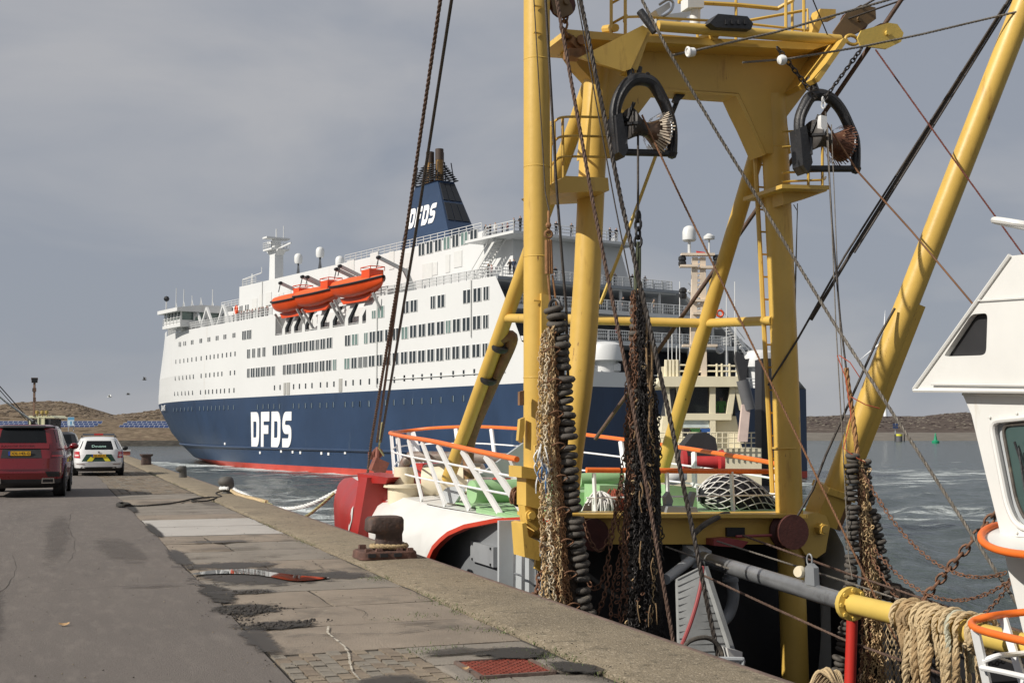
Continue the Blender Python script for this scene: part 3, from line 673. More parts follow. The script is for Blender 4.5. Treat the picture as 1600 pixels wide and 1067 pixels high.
# decks: floors
mbf = MB()
def floor(z, s0, s1, t0=0.05, t1=BM - .05, th=.35, mi=0): mbf.box(fw((s0 + s1) / 2, (t0 + t1) / 2, z - th / 2), (t1 - t0, s1 - s0, th), FR, mi)
FR = Matrix.Rotation(-th_f, 3, 'Z')
def fbox(mb, s0, s1, t0, t1, z0, z1, mi=0): mb.box(fw((s0 + s1) / 2, (t0 + t1) / 2, (z0 + z1) / 2), (t1 - t0, s1 - s0, z1 - z0), FR, mi)
def wdeck(z, sa, sb, drop=0.0):
    ss = np.linspace(sa, sb, 40); mbf.grid([[fw(s, t_port(s, z) + .06, z) for s in ss], [fw(s, BM - t_port(s, z) - .06, z) for s in ss]], flip=False)
wdeck(Z1, 65, s_stem(Z1) - .4); wdeck(ZC - 1.1, 36, 66)
floor(Z1, 7.6, 37.0, .05, 26.5); floor(ZC, 5.2, 30, .3, 30); floor(ZD, 2.9, 30, .3, 33.5); floor(ZE, .1, 25, .3, BM - .3, .3)
mbf.build('deck', FGREY, ferry)
# inner walls of the stern terraces and of the lifeboat recess
mbi = MB()
fbox(mbi, 16.4, 60, 1.5, 30, ZD, ZC - .36); fbox(mbi, 15.4, 36, 1.5, 29, ZC, Z1 - .36); mbi.build('terrace_wall', FGREY, ferry)  # grey on the terrace walls has the shade behind the rails painted in
mbi = MB(); fbox(mbi, R0, R1, 5.2, 6.0, ZC - 1.4, Z1); fbox(mbi, R0 - .3, R0 - .02, .1, 6, ZC - 1.4, Z1); fbox(mbi, R1 + .02, R1 + .3, .1, 6, ZC - 1.4, Z1 - .05)
mbi.build('recess_wall', FWHT, ferry)
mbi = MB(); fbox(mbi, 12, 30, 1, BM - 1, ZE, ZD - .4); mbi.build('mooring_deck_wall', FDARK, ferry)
# deckhouses
h_z = 25.3; A_z = 23.9
mbi = MB(); fbox(mbi, 19.3, 92.0, 6, 22.5, Z1, h_z)
fbox(mbi, 13.2, 19.3, 6.0, 21, Z1, A_z - .3)                # block under the top aft deck
fbox(mbi, 92.0, 104, 7.5, 29, Z1, 22.6); fbox(mbi, 104, 118, 9, 28, Z1, 21.8)
fbox(mbi, 24, 50, 9.5, 20, h_z, h_z + 1.0)
mbi.build('deckhouse', FWHT, ferry)
mbi = MB(); fbox(mbi, 9.4, 19.3, 3.4, 21.5, A_z - .3, A_z); mbi.cut(); fbox(mbi, 8.0, 20, .1, 26.4, Z1 - .5, Z1 - .02);mbi.cut(); fbox(mbi, 5.0, 12, .1, 29, ZC - .5, ZC - .02); mbi.cut(); fbox(mbi, 2.9, 9, .1, 31, ZD - .5, ZD - .02)
mbi.cut(); fbox(mbi, -.05, .12, 2, 14, ZE - .3, ZE + 1.3); mbi.build('balcony_edge', FWHT, ferry)
# aft house under the top deck, its end wall slanting
t0, _ = FS(862, 400, 9.6); t1, _ = FS(984, 366, 9.6); t2, _ = FS(1004, 440, 9.6); mbi = MB()
mbi.prism([fw(11.5, t0, Z1), fw(11.5, t2, Z1), fw(11.5, t1, A_z - .3), fw(11.5, t0, A_z - .3)], DS * 4.5); mbi.build('aft_house', FWHT, ferry)
# stern quarter end plates on the far side
mbi = MB(); mbi.prism([fw(12.5, 29, ZE), fw(12.5, 37.5, ZE), fw(12.5, 33.5, ZD), fw(12.5, 30.2, ZC), fw(12.5, 27, Z1), fw(12.5, 25, Z1)], DS * .3); mbi.build('stern_side_plate', FWHT, ferry)
# railings
def railing(name, pts, h=1.1, gap=1.6, bars=3, r=.045, panel=False, mats=None):
    m = MB(); P = resample(pts, gap); up = Vector((0, 0, h))
    for p in P: m.beam(p, p + up, .09, .09)
    for k in range(bars): m.tube([p + Vector((0, 0, h * (k + 1) / bars)) for p in P], r, 5)
    if panel:
        for a, b in zip(P, P[1:]):
            d = (b - a) * .08; n_ = 6
            for i in range(n_): q = a.lerp(b, (i + .5) / n_); m.beam(q + Vector((0, 0, .1)), q + up, .04, .05)
    return m.build(name, mats or FWHT, ferry)
railing('railing', [fw(s, t_port(s, Z1) + .15, Z1) for s in np.linspace(66, 116, 26)], panel=True)
railing('railing', [fw(s, .15, Z1) for s in (36.9, 22, 9.2)] + [fw(8.1, 1.0, Z1), fw(8.1, 12, Z1), fw(8.1, 25.8, Z1), fw(18, 26, Z1)], panel=True)
railing('railing', [fw(19.2, 5.8, A_z), fw(15.0, 3.5, A_z), fw(9.5, 3.5, A_z), fw(9.5, 18.5, A_z), fw(14, 21.3, A_z)])
railing('railing', [fw(5.2, .4, ZC), fw(5.2, 15, ZC), fw(5.2, 28.5, ZC), fw(11, 29, ZC)], panel=True)
railing('railing', [fw(3.0, .4, ZD), fw(3.0, 15, ZD), fw(3.0, 30.5, ZD), fw(9, 31, ZD)], panel=True)
railing('railing', [fw(.3, .4, ZE), fw(.3, 2, ZE)]); railing('railing', [fw(.3, 14.2, ZE), fw(.3, 39, ZE)])
railing('railing', [fw(s, .12, ZC - 1.0) for s in np.linspace(R0 + .2, R1 - .2, 12)], h=1.3, panel=True, mats=mat('rail_grey_white', (.55, .55, .54), .5))
railing('railing', [fw(s, 6.2, h_z) for s in (20, 30, 42, 55)]); railing('railing', [fw(s, 6.3, h_z) for s in (86, 88, 91.5)] + [fw(91.5, 12, h_z)]); railing('railing', [fw(s, 7.6, 22.6) for s in (93, 103.5)] + [fw(103.8, 12, 22.6)])
# lifeboat recess pillars with raked heads, and the davits
mbi = MB(); mbk = MB()
for pxx in (443, 457, 474, 498, 517, 541, 563):
    mbi.cut(); mbk.cut(); s, _ = FP(pxx, 515, 0); mbi.prism([fw(s - .5, .02, ZC - 1), fw(s + .55, .02, ZC - 1), fw(s + .45, .02, ZR + .9), fw(s - 1.7, .02, Z1), fw(s - 2.9, .02, Z1), fw(s - .45, .02, ZR + .9)], DT * .5)
    mbk.prism([fw(s - .95, .1, ZR), fw(s - .5, .1, ZR), fw(s - .5, .1, ZR + .9), fw(s - 2.3, .1, Z1 - .2), fw(s - 2.9, .1, Z1 - .2), fw(s - .95, .1, ZR + .8)], DT * .3)
mbi.cut(); fbox(mbi, R0, R1, .0, .6, Z1 - .45, Z1)
mbi.build('recess_pillar', FWHT, ferry); mbk.build('recess_frame', LOUV, ferry)
boats = [((513, 594), 18.0), ((456, 519), 18.0), ((426, 463), 18.0)]
def lifeboat(s0, s1, z0, tc, label):
    root = thing('lifeboat', label, 'lifeboat', fw((s0 + s1) / 2, tc, z0), 'orange lifeboats slung along the ferry side')
    hb, cb, fb = MB(), MB(), MB(); ln = s1 - s0; w, hgt = 1.7, 3.9
    us = np.linspace(0, 1, 17); rows = []; crow = []; gl = []
    for u in us:
        e = math.sin(math.pi * min(1, max(0, .03 + u * .94))) ** .45; s = s0 + ln * u; rise = .55 * abs(2 * u - 1) ** 3; g = 1.65 + rise
        ww = w * (1 - abs(2 * u - 1) ** 3.2 * .93); row = []
        for a in np.linspace(-1, 1, 13): row.append(fw(s, tc + ww * math.copysign(abs(a) ** .62, a), z0 + g - (g - .15 - rise * 1.5) * (1 - abs(a) ** 2.4) * (.35 + .65 * e)))
        rows.append(row); gl.append((s, ww, z0 + g))
        ch = (1.1 if .30 < u < .92 else .75) * e; crow.append([fw(s, tc + ww * .93 * math.cos(b), z0 + g + ch * max(0, math.sin(b)) ** .75) for b in np.linspace(0, math.pi, 11)])
    hb.grid(rows); hb.build('lifeboat_hull', LBO, root, smooth=50)
    cb.grid(crow); cb.build('canopy', LBC, root, smooth=40)
    for sg in (-1, 1): fb.tube([fw(s, tc + sg * (ww + .05), z) for s, ww, z in gl], .14, 6)
    fb.build('fender', LOUV, root)
    k = MB(); k.prism([fw(s0 + ln * .2, tc - .12, z0 + .3), fw(s0 + ln * .8, tc - .12, z0 + .3), fw(s0 + ln * .74, tc - .12, z0 - .5), fw(s0 + ln * .28, tc - .12, z0 - .5)], DT * .24); k.build('keel', LBO, root)
    t = MB(); fbox(t, s0 + ln * .12, s0 + ln * .27, tc - 1.0, tc + 1.0, z0 + 1.7, z0 + 3.2); t.build('steering_hood', LBO, root)
    g = MB(); rl = [fw(s0 + ln * .1, tc - 1, z0 + 3.55), fw(s0 + ln * .28, tc - 1, z0 + 3.55), fw(s0 + ln * .28, tc + 1, z0 + 3.55), fw(s0 + ln * .1, tc + 1, z0 + 3.55), fw(s0 + ln * .1, tc - 1, z0 + 3.55)]; g.tube(rl, .06, 5)
    for p in rl[:4]: g.beam(p, p - Vector((0, 0, .5)), .08, .08)
    g.build('hood_rail', LBO, root)
DAV = mat('davit_grey', (.50, .50, .49), .5, var=.1, scale=1)
for (xs, tc), lab in zip(boats, ('largest orange lifeboat, nearest the funnel, with a dark fender line', 'orange lifeboat in the middle of the three on the ferry', 'smallest looking orange lifeboat, nearest the ferry bow')):
    tc = -.6; sa, za = FP(xs[1], 450, tc - .4); sb, _ = FP(xs[0], 450, tc - .4); zk = {513: 18.5, 456: 18.2, 426: 18.0}[xs[0]]
    if xs[0] == 426: sb += .5; sa -= 3.5
    if xs[0] == 456: sa -= 1.5
    lifeboat(sa, sb, zk, tc, lab)
    d = MB(); e = MB(); cr = MB()
    for f in (.13, .87):
        d.cut(); e.cut(); s = lerp(sa, sb, f); top = fw(s - .3, -.4, zk + 4.7)
        d.beam(fw(s - .6, 5.0, Z1 + .2), fw(s - .6, 3.2, zk + 3.4), .35, .6); d.beam(fw(s - .6, 3.35, zk + 3.25), top, .25, .45); cr.cut(); cr.beam(fw(s - .3, .6, ZC + .4), fw(s - .3, -1.2, zk + .2), .2, .3)
        e.tube([top - DS * .2, top + DS * .3], .24, 8); e.tube([top, fw(s - .1, -.6, zk + 3.4)], .07, 5)
    d.build('davit', DAV, ferry); cr.build('cradle_arm', DAV, ferry); e.build('davit_roller', LOUV, ferry)

# ---- windows and portholes: one object each, sharing mesh data
def win_mesh(npan, glass):
    m = MB(); m.box((0, 0, 0), (1.0, .10, 1.0), mi=1)                        # frame plate, proud 5 cm; panes recessed in their own frames
    w = 1.0 / npan
    for i in range(npan):
        x = -.5 + w * (i + .5); m.box((x, -.045, 0), (w * .74, .05, .94), mi=0)
        for sx in (-1, 1): m.box((x + sx * w * .42, -.06, 0), (w * .10, .07, .97), mi=1)
    return m.mesh('window', [glass, FWHT], 0)
WM = {(n, g): win_mesh(n, DGLASS if g == 0 else TGLASS) for n in (1, 2, 3) for g in (0, 1)}
PM = MB().box((0, 0, 0), (1, .12, 1)).mesh('porthole', DGLASS, 0)
PB = MB().box((0, 0, 0), (1, .12, 1)).box((.62, -.03, 0), (.3, .1, 1.0), mi=1).mesh('porthole', [DGLASS, mat('pale_blue_trim', (.22, .29, .36), .5)], 0)
fl = Vector(ferry.location)
def put(me, name, s, t, z, w, h, yaw=0): inst(me, name, ferry, fw(s, t, z) - fl, (0, 0, -th_f - rad(90) + yaw), (w, 1, h))
def windows(z5, rows, t=0.0, curtain=()):
    """z5: (x scale, y scale, x0, y0) of the survey picture"""
    for k, (x0, x1, y0, y1) in enumerate(rows):
        X0, X1, Y0, Y1 = z5[2] + x0 / z5[0], z5[2] + x1 / z5[0], z5[3] + y0 / z5[1], z5[3] + y1 / z5[1]
        s0, z0 = FP(X0, (Y0 + Y1) / 2, t); s1, z1 = FP(X1, (Y0 + Y1) / 2, t); _, za = FP((X0 + X1) / 2, Y0, t); _, zb = FP((X0 + X1) / 2, Y1, t)
        w = abs(s1 - s0); npan = 3 if w > 2.15 else 2
        put(WM[(npan, 1 if k in curtain else 0)], 'window', (s0 + s1) / 2, t - .0, (za + zb) / 2, w, za - zb)
Zm = (5.714, 5.714, 360, 480); Zn = (3.557, 3.557, 560, 380); Zf = (5.335, 5.335, 580, 220)
windows(Zm, [(108, 145, 210, 290), (152, 190, 202, 284)])
windows(Zm, [(152, 178, 374, 456), (198, 223, 368, 450), (245, 270, 362, 446), (290, 315, 356, 440), (380, 417, 342, 428), (427, 468, 335, 424), (477, 505, 330, 418), (513, 555, 322, 412), (564, 592, 316, 406), (600, 645, 310, 400), (654, 698, 302, 392), (708, 754, 294, 386), (764, 796, 288, 380), (806, 852, 280, 374), (862, 912, 270, 366), (1025, 1075, 248, 346), (1088, 1142, 238, 338), (1197, 1230, 226, 326), (1245, 1300, 216, 318), (1312, 1367, 206, 310), (1384, 1440, 196, 300), (1455, 1508, 186, 294), (1530, 1590, 174, 284)], curtain=(16, 17, 22))
windows(Zm, [(152, 175, 546, 628), (185, 222, 542, 625), (230, 268, 538, 622), (276, 315, 532, 617), (325, 362, 528, 613), (373, 400, 524, 609), (472, 497, 514, 602), (506, 548, 510, 598), (558, 584, 506, 594), (594, 637, 500, 590), (648, 692, 494, 586), (702, 748, 488, 582), (758, 788, 484, 576), (800, 846, 476, 572), (857, 905, 470, 566), (918, 948, 464, 562), (1020, 1070, 454, 552), (1083, 1133, 448, 546), (1146, 1180, 442, 542), (1190, 1225, 438, 536), (1238, 1293, 430, 530), (1307, 1362, 422, 524), (1385, 1435, 412, 518), (1450, 1507, 404, 514), (1525, 1585, 396, 506)], curtain=(15, 16))
windows(Zn, [(284, 324, 598, 666), (333, 374, 594, 662), (384, 424, 588, 658), (434, 476, 582, 654), (486, 512, 578, 648), (523, 565, 572, 644), (577, 621, 566, 640), (634, 680, 560, 634), (692, 722, 555, 630)])
windows(Zn, [(288, 327, 455, 525), (336, 376, 448, 520), (387, 427, 440, 513), (437, 480, 434, 507), (488, 516, 428, 500), (526, 570, 420, 494), (580, 625, 412, 488), (637, 684, 403, 480), (695, 725, 398, 474)], curtain=(4,))
windows(Zn, [(77, 98, 374, 418), (108, 145, 348, 415), (248, 284, 322, 390), (291, 330, 315, 382), (403, 430, 293, 365), (441, 483, 286, 358), (583, 628, 258, 334), (640, 686, 248, 326), (697, 728, 240, 317)], curtain=(0, 1))
windows(Zf, [(397, 450, 855, 958), (463, 518, 838, 942), (533, 590, 820, 922), (605, 662, 800, 906), (678, 735, 780, 886), (750, 810, 760, 868), (827, 890, 740, 848)], t=6.0, curtain=(3, 5))
def portholes(sc, x0, y0, pts, me=PM, w=.30, h=.70):
    for x, y in pts:
        px_, py_ = x0 + x / sc, y0 + y / sc; s, t, z = hullhit(px_, py_); e = .5; yw = math.atan2(t_port(s + e, z) - t_port(s - e, z), 2 * e)
        put(me, 'porthole', s, t, z, w, h, -yw)
def lin(xs, ya, yb): return [(x, lerp(ya, yb, (x - xs[0]) / (xs[-1] - xs[0]))) for x in xs]
B2 = (2.963, 220, 420)
portholes(*B2, lin([178, 185, 200, 208, 235, 242, 275, 282, 312, 320, 350, 358, 386, 394, 428, 436], 350, 307))
portholes(*B2, lin([163, 182, 200, 218, 237, 257, 280, 305, 322, 340, 358, 378, 398, 417, 437], 430, 393))
portholes(*B2, lin([160, 178, 195, 212, 228, 244, 280, 302, 320, 340, 358, 376, 415, 435], 507, 480))
portholes(*B2, lin([157, 172, 190, 206, 222, 240, 277, 300, 315, 333, 352, 370, 388, 410, 432], 578, 562))
portholes(*B2, lin([152, 168, 185, 203, 220, 237, 273, 292, 310, 328, 347, 365, 385, 405, 430], 650, 641), PB)
portholes(5.714, 360, 480, [(395, 718), (445, 715), (566, 708), (618, 705), (673, 702), (730, 698), (806, 692), (865, 690), (926, 685), (1032, 678), (1097, 672), (1163, 668), (1242, 662), (1315, 658), (1385, 652), (1465, 648), (1555, 632)])
portholes(3.557, 560, 380, [(305, 746), (355, 743), (406, 740), (460, 735), (528, 726), (586, 722), (645, 716), (256, 750)])
portholes(5.714, 360, 480, [(243, 890), (292, 886), (340, 885), (388, 885), (440, 884), (563, 880), (612, 881), (670, 878), (725, 877), (800, 876), (860, 874), (920, 870), (1025, 868), (1092, 866), (1158, 865), (1238, 864)], PB)
portholes(3.557, 560, 380, [(10, 892), (58, 890), (104, 888), (150, 886), (198, 885), (252, 880), (300, 879), (352, 877), (404, 875), (458, 871), (526, 864), (584, 862), (705, 858)], PB)
portholes(6.667, 240, 440, [(268, 653), (283, 653)] , h=.8)
for (x, y) in lin([803, 825, 848, 902, 922, 962, 985, 1038, 1060, 1108, 1130, 1192, 1212], 305, 225):    # forward deckhouse
    s, z = FP(240 + x / 6.667, 440 + y / 6.667, 6 if x > 900 else 7.5); put(PM, 'porthole', s, (6 if s < 92 else 7.5), z, .34, .95)
for x0, x1, y0, y1 in ((477, 495, 674, 800), (502, 532, 670, 797), (970, 1000, 636, 776)):
    s0, z0 = FP(360 + x0 / 5.714, 480 + y1 / 5.714); s1, z1 = FP(360 + x1 / 5.714, 480 + y0 / 5.714); d = MB(); fbox(d, min(s0, s1), max(s0, s1), -.07, .1, ZB + .1, z1); d.build('side_door', GREYD, ferry)
# doors and lockers along the boat deck wall (t=6) and the recess wall
LKR = mat('locker_grey_white', (.62, .62, .60), .5, var=.05)
d = MB()
for px_, py_, w, h in ((398, 476, 2.0, 1.9), (408, 470, 1.4, 2), (420, 467, 2.2, 2), (433, 470, 1.6, 1.9), (441, 467, 1.2, 1.9), (452, 462, 1.4, 2), (466, 458, 1.6, 2), (478, 452, 1.2, 2), (548, 420, 2.2, 2.4), (585, 407, 2.2, 2.2), (612, 407, 1.4, 2.4), (637, 407, 2, 2), (700, 412, 1.0, 2.2), (716, 405, 1.8, 2.0), (668, 424, 2.4, 2.0), (680, 420, 1.2, 1.6)):
    d.cut(); s, z = FP(px_, py_, 6); fbox(d, s - w / 2, s + w / 2, 5.93, 6.05, z - h / 2, z + h / 2)
for px_, py_, w, h in ((466, 510, 1.6, 1.8), (486, 508, 1.2, 1.8), (507, 503, 1.3, 2), (528, 500, 1.6, 1.6), (549, 492, 2.0, 2.2)):
    d.cut(); s, z = FP(px_, py_, 5.2); fbox(d, s - w / 2, s + w / 2, 5.1, 5.3, z - h / 2, z + h / 2)
d.build('deck_locker', LKR, ferry)
d = MB()
for k in range(14):
    d.cut(); s, z = FP(605 - 1.9 * k + 33, 447 + .45 * k - 12, 1.5); d.tube([fw(s - .5, 1.5, Z1 + .55), fw(s + .45, 1.5, Z1 + .55)], .5, 8); 
d.build('liferaft_canister', mat('raft_white', (.74, .74, .72), .5), ferry)
# stair, stanchions, the slim pipes down the side
d = MB(); p0 = fw(19.9, 4.6, Z1); p1 = fw(13.4, 4.6, A_z); n_ = 18
for sg in (-.6, .6): d.beam(p0 + DT * sg, p1 + DT * sg, .1, .35)
for k in range(n_): q = p0.lerp(p1, (k + .5) / n_); d.box(q, (1.2, .3, .06), FR)
for sg in (-.6, .6):
    d.tube([p0 + DT * sg + Vector((0, 0, 1.1)), p1 + DT * sg + Vector((0, 0, 1.1))], .05, 5)
d.build('stairway', LKR, ferry)
d = MB(); p0 = fw(104.5, 5.8, Z1); p1 = fw(100.0, 5.8, 22.6)
for sg in (-.5, .5): d.beam(p0 + DT * sg, p1 + DT * sg, .1, .3)
for k in range(12): d.box(p0.lerp(p1, (k + .5) / 12), (1., .3, .06), FR)
d.build('stairway', LKR, ferry)
d = MB(); s, _ = FP(590, 500); d.cut(); d.tube([fw(s, -.12, Z1), fw(s, -.12, 7.0)], .07, 5); s, _ = FP(737, 450); d.cut(); d.tube([fw(s, -.12, Z1), fw(s, -.12, 12)], .07, 5); s, _ = FP(410, 480, 6); d.cut(); d.tube([fw(s, 5.9, h_z), fw(s, 5.9, Z1)], .07, 5)
s0, _ = FP(790, 592); s1, _ = FP(600, 600); d.cut(); d.tube([fw(s0, -.1, 7.9), fw(s1, -.1, 7.9)], .06, 5); d.build('side_pipe', LKR, ferry)
# ---- bridge wing and wheelhouse
s_b = 101.0
d = MB(); g = MB()
fbox(d, s_b - 2, s_b + 6.4, -1.4, 40 - -1.4, 18.9, 19.4); fbox(d, s_b - 2.6, s_b + 6.8, -2.2, 42.2, 21.4, 22.0); fbox(d, s_b - 8, s_b + 3, 6, 34, Z1, 21.5)
fbox(d, s_b - 1.6, s_b + 6.0, -1.3, 41.3, 19.4, 20.05)
for s in np.linspace(s_b - 1.5, s_b + 5.9, 6): fbox(d, s - .15, s + .15, -1.25, -1.05, 20.0, 21.45)
for t in np.linspace(-1.1, 8, 5): fbox(d, s_b - 1.6, s_b - 1.4, t - .15, t + .15, 20.0, 21.45)
fbox(g, s_b - 1.3, s_b + 5.8, -.95, 8, 20.0, 21.42)
for t in (-.4, 3.2): fbox(d, s_b + .2, s_b + 2.2, t, t + 1.0, Z1, 18.95)
d.prism([fw(s_b - 2.6, -2.2, 22), fw(s_b + 6.8, -2.2, 22), fw(s_b + 6.8, 2, 22.6), fw(s_b - 2.6, 2, 22.6)], DT * 30); d.build('bridge_wing', FWHT, ferry)
g.build('bridge_window_band', TGLASS, ferry)
railing('railing', [fw(s_b - 1.9, -1.35, 19.4), fw(s_b + 6.3, -1.35, 19.4)])
mr = MB()
for px_ in (283, 299): mr.cut(); s, z = FP(px_, 499, 5.9); mr.torus(fw(min(s, s_b - 8.1), 5.9, z), .45, .14, DT, 10, 5)
mr.build('lifebuoy', LBO, ferry)
d = MB()
for px_, yb, yt in ((275, 482, 450), (287, 480, 452), (300, 478, 462), (314, 477, 465), (332, 480, 452)):
    d.cut(); s, z0 = FP(px_, yb, 10); _, z1 = FP(px_, yt, 10); d.tube([fw(s, 10, z0 - 3), fw(s, 10, z1)], [.14, .07], 5); d.tube([fw(s - .8, 10, z0 - .3), fw(s, 10, z0 + 1.2), fw(s + .8, 10, z0 - .3)], .05, 4)
d.cut(); s, z0 = FP(260, 480, 0); _, z1 = FP(260, 467, 0); d.tube([fw(s, 0, 22), fw(s, 0, z1)], .12, 5); d.ball(fw(s, 0, z1), .5, 8, 1); d.build('antenna', [FWHT, LOUV], ferry)
# foredeck derrick frames
d = MB()
for px_, yt in ((311, 485), (353, 476), (327, 480)):
    d.cut(); s, zt = FP(px_, yt, 1.5); d.beam(fw(s - 2, 1.5, Z1), fw(s + 1, 1.5, zt), .35, .35); d.beam(fw(s + 3.5, 1.5, Z1), fw(s + 1, 1.5, zt), .35, .35)
d.build('deck_frame', FWHT, ferry)
# ---- mast, radomes
def pole(mb, px_, y0, y1, t, r0, r1, n=6, mi=0):
    s, z0 = FP(px_, y0, t); _, z1 = FP(px_, y1, t); mb.tube([fw(s, t, z0), fw(s, t, z1)], [r0, r1], n, mi); return s, z0, z1
d = MB(); t = 16; s, z0 = FP(431, 434, t); _, z1 = FP(431, 400, t); _, z2 = FP(431, 372, t); _, z3 = FP(431, 358, t)
d.prism([fw(s - 1.4, t - .8, z0 - 3), fw(s + 1.2, t - .8, z0 - 3), fw(s + .9, t - .8, z1), fw(s + 2.3, t - .8, z1 + .9), fw(s - 2.6, t - .8, z1 + .9), fw(s - 1.2, t - .8, z1)], DT * 1.6)
d.box(fw(s, t, z1 + 1.0), (3.4, 3.6, .3), FR); fbox(d, s - .7, s + .5, t - .6, t + .6, z1 + 1, z2); fbox(d, s - .9, s + .9, t - 2.2, t + 2.2, z2 - .3, z2); d.tube([fw(s, t, z2), fw(s, t, z3)], .12, 5); d.tube([fw(s - .8, t + 1, z2), fw(s - .8, t + 1, z3 + .5)], .08, 5)
d.beam(fw(s + 3.5, t, z2 - .4), fw(s - 1, t, z2 - 1.4), .25, .3); d.beam(fw(s - 1, t, z2 - 2), fw(s - 6, t, z2 - 1.6), .2, .25); d.build('mast', FWHT, ferry)
def rail_ring(s, t, z, a, b, h=1): railing('railing', [fw(s - a, t - b, z), fw(s + a, t - b, z), fw(s + a, t + b, z), fw(s - a, t + b, z), fw(s - a, t - b, z)], h=h, gap=1.2)
rail_ring(s, t, z1 + 1.15, 1.7, 1.7, 1.1)
d = MB(); pole(d, 394, 447, 428, 12, .2, .12); s, z = FP(394, 430, 12); d.tube([fw(s + 4, 12, z - .4), fw(s - 4, 12, z)], .1, 5); d.tube([fw(s + 4, 12, z - .4), fw(s + 4, 12, z - 2.5)], .07, 5); d.tube([fw(s - 4, 12, z), fw(s - 4, 12, z + 1)], .07, 5); d.build('signal_mast', FWHT, ferry)
for px_, yb, yt, rr, t in ((466, 424, 396, .68, 14), (500, 415, 386, .68, 14), (531, 410, 400, .68, 12)):
    s, z0 = FP(px_, yb, t); _, zt = FP(px_, yt, t); d = MB(); d.lathe([(rr * .82, -1.5 * rr), (rr, -.9 * rr), (rr, .1 * rr), (rr * .92, .45 * rr), (rr * .68, .8 * rr), (rr * .3, .98 * rr), (.02, rr)], fw(s, t, zt - rr), n=14)
    if px_ < 520:
        d.tube([fw(s, t, z0 - 2), fw(s, t, zt - 2 * rr)], .16, 6, 1)
        for a in (-1, 1): d.tube([fw(s + a * .8, t, z0 - 1.5), fw(s, t, zt - 2.4 * rr)], .08, 4, 1)
    d.build('radome', [FWHT, FDARK], ferry)
# ---- funnel
sf = 36.3; fb0, fb1, ft0, ft1 = 27.0, 27.0, 36.1, 36.1
S0, S1 = 49.5, 36.3; C_ = lambda z: (z - 27.0) / 9.1
def fq(u, v, z):
    """u 0..1 forward->aft, v 0..1 port->starboard"""
    k = C_(z); s = lerp(lerp(S0, S1, u), lerp(48.6, 42.6, u), k); t = lerp(lerp(12.0, 16.6, v), lerp(13.9, 16.6, v), k); return fw(s, t, z)
d = MB(); z0, z1 = 24.5, 36.1
d.add([fq(0, 0, z0), fq(1, 0, z0), fq(1, 1, z0), fq(0, 1, z0), fq(0, 0, z1), fq(1, 0, z1), fq(1, 1, z1), fq(0, 1, z1)], [(4, 5, 6, 7), (0, 1, 5, 4), (1, 2, 6, 5), (2, 3, 7, 6), (3, 0, 4, 7)]); d.build('funnel', NAVY, ferry, smooth=0)
d = MB()
for i in range(3):
    for za, zb in ((29.9, 32.6), (33.0, 35.7)):
        v0, v1 = .08 + i * .30, .08 + i * .30 + .26
        d.cut(); P = [fq(1, v0, za), fq(1, v1, za), fq(1, v1, zb), fq(1, v0, zb)]; d.prism([p - DS * .12 for p in P], DS * .2)
d.build('funnel_grille', LOUV, ferry)
d = MB()
for k in range(8):
    z = 36.25 + k * .33; k2 = k * .035; r4 = [(-.04 + k2, -.15 + k2), (1.06 - k2 * 1.3, -.15 + k2), (1.06 - k2 * 1.3, 1.15 - k2), (-.04 + k2, 1.15 - k2)]
    P = [fq(u, v, 36.1) + Vector((0, 0, z - 36.1)) for u, v in r4]
    for a, b_ in zip(P, P[1:] + P[:1]): d.beam(a, b_, .25, .09)
for u, v in ((0, 0), (.33, 0), (.66, 0), (1, 0), (1, 1), (0, 1), (1, .5)): p = fq(u, v, 36.1); q = fq(.04 + u * .9, .1 + v * .8, 36.1); d.beam(p, q + Vector((0, 0, 2.7)), .12, .12)
d.build('funnel_louvre_ring', LOUV, ferry)
for u, v, h, r in ((.12, .5, 2.8, .35), (.34, .4, 3.7, .42), (.52, .2, 4.2, .55), (.68, .6, 4.1, .5), (.86, .3, 4.3, .55), (.5, .8, 3.6, .4)):
    p = fq(u, v, 36.1); d = MB(); d.tube([p, p + Vector((0, 0, h))], r, 10, 0); d.tube([p + Vector((0, 0, h - 1.3)), p + Vector((0, 0, h + .25))], r * 1.05, 10, 1); d.build('exhaust_pipe', [GOLD, mat('sooty_pipe', (.06, .04, .03), .7)], ferry)
# ---- company lettering, built as raised strokes
def stroke(mb, pts, th, mapf, closed=False, depth=.08):
    P = [Vector((x, y)) for x, y in pts]; n = len(P); Lf, Rt = [], []
    for i in range(n):
        if closed: a, b = P[i - 1], P[(i + 1) % n]
        else: a, b = P[max(0, i - 1)], P[min(n - 1, i + 1)]
        t0 = (P[i] - a).normalized() if (P[i] - a).length > 1e-6 else (b - P[i]).normalized(); t1 = (b - P[i]).normalized() if (b - P[i]).length > 1e-6 else t0
        m = (t0 + t1).normalized(); nn = Vector((-m.y, m.x)); c = max(.5, nn.dot(Vector((-t1.y, t1.x)))); Lf.append(P[i] + nn * th / 2 / c); Rt.append(P[i] - nn * th / 2 / c)
    k = n if closed else n - 1
    for i in range(k):
        j = (i + 1) % n; q = [mapf(*Lf[i]), mapf(*Rt[i]), mapf(*Rt[j]), mapf(*Lf[j])]; mb.prism(q, mapf.out * depth)
def arc(cx, cy, rx, ry, a0, a1, n=6): return [(cx + rx * math.cos(rad(lerp(a0, a1, i / n))), cy + ry * math.sin(rad(lerp(a0, a1, i / n)))) for i in range(n + 1)]
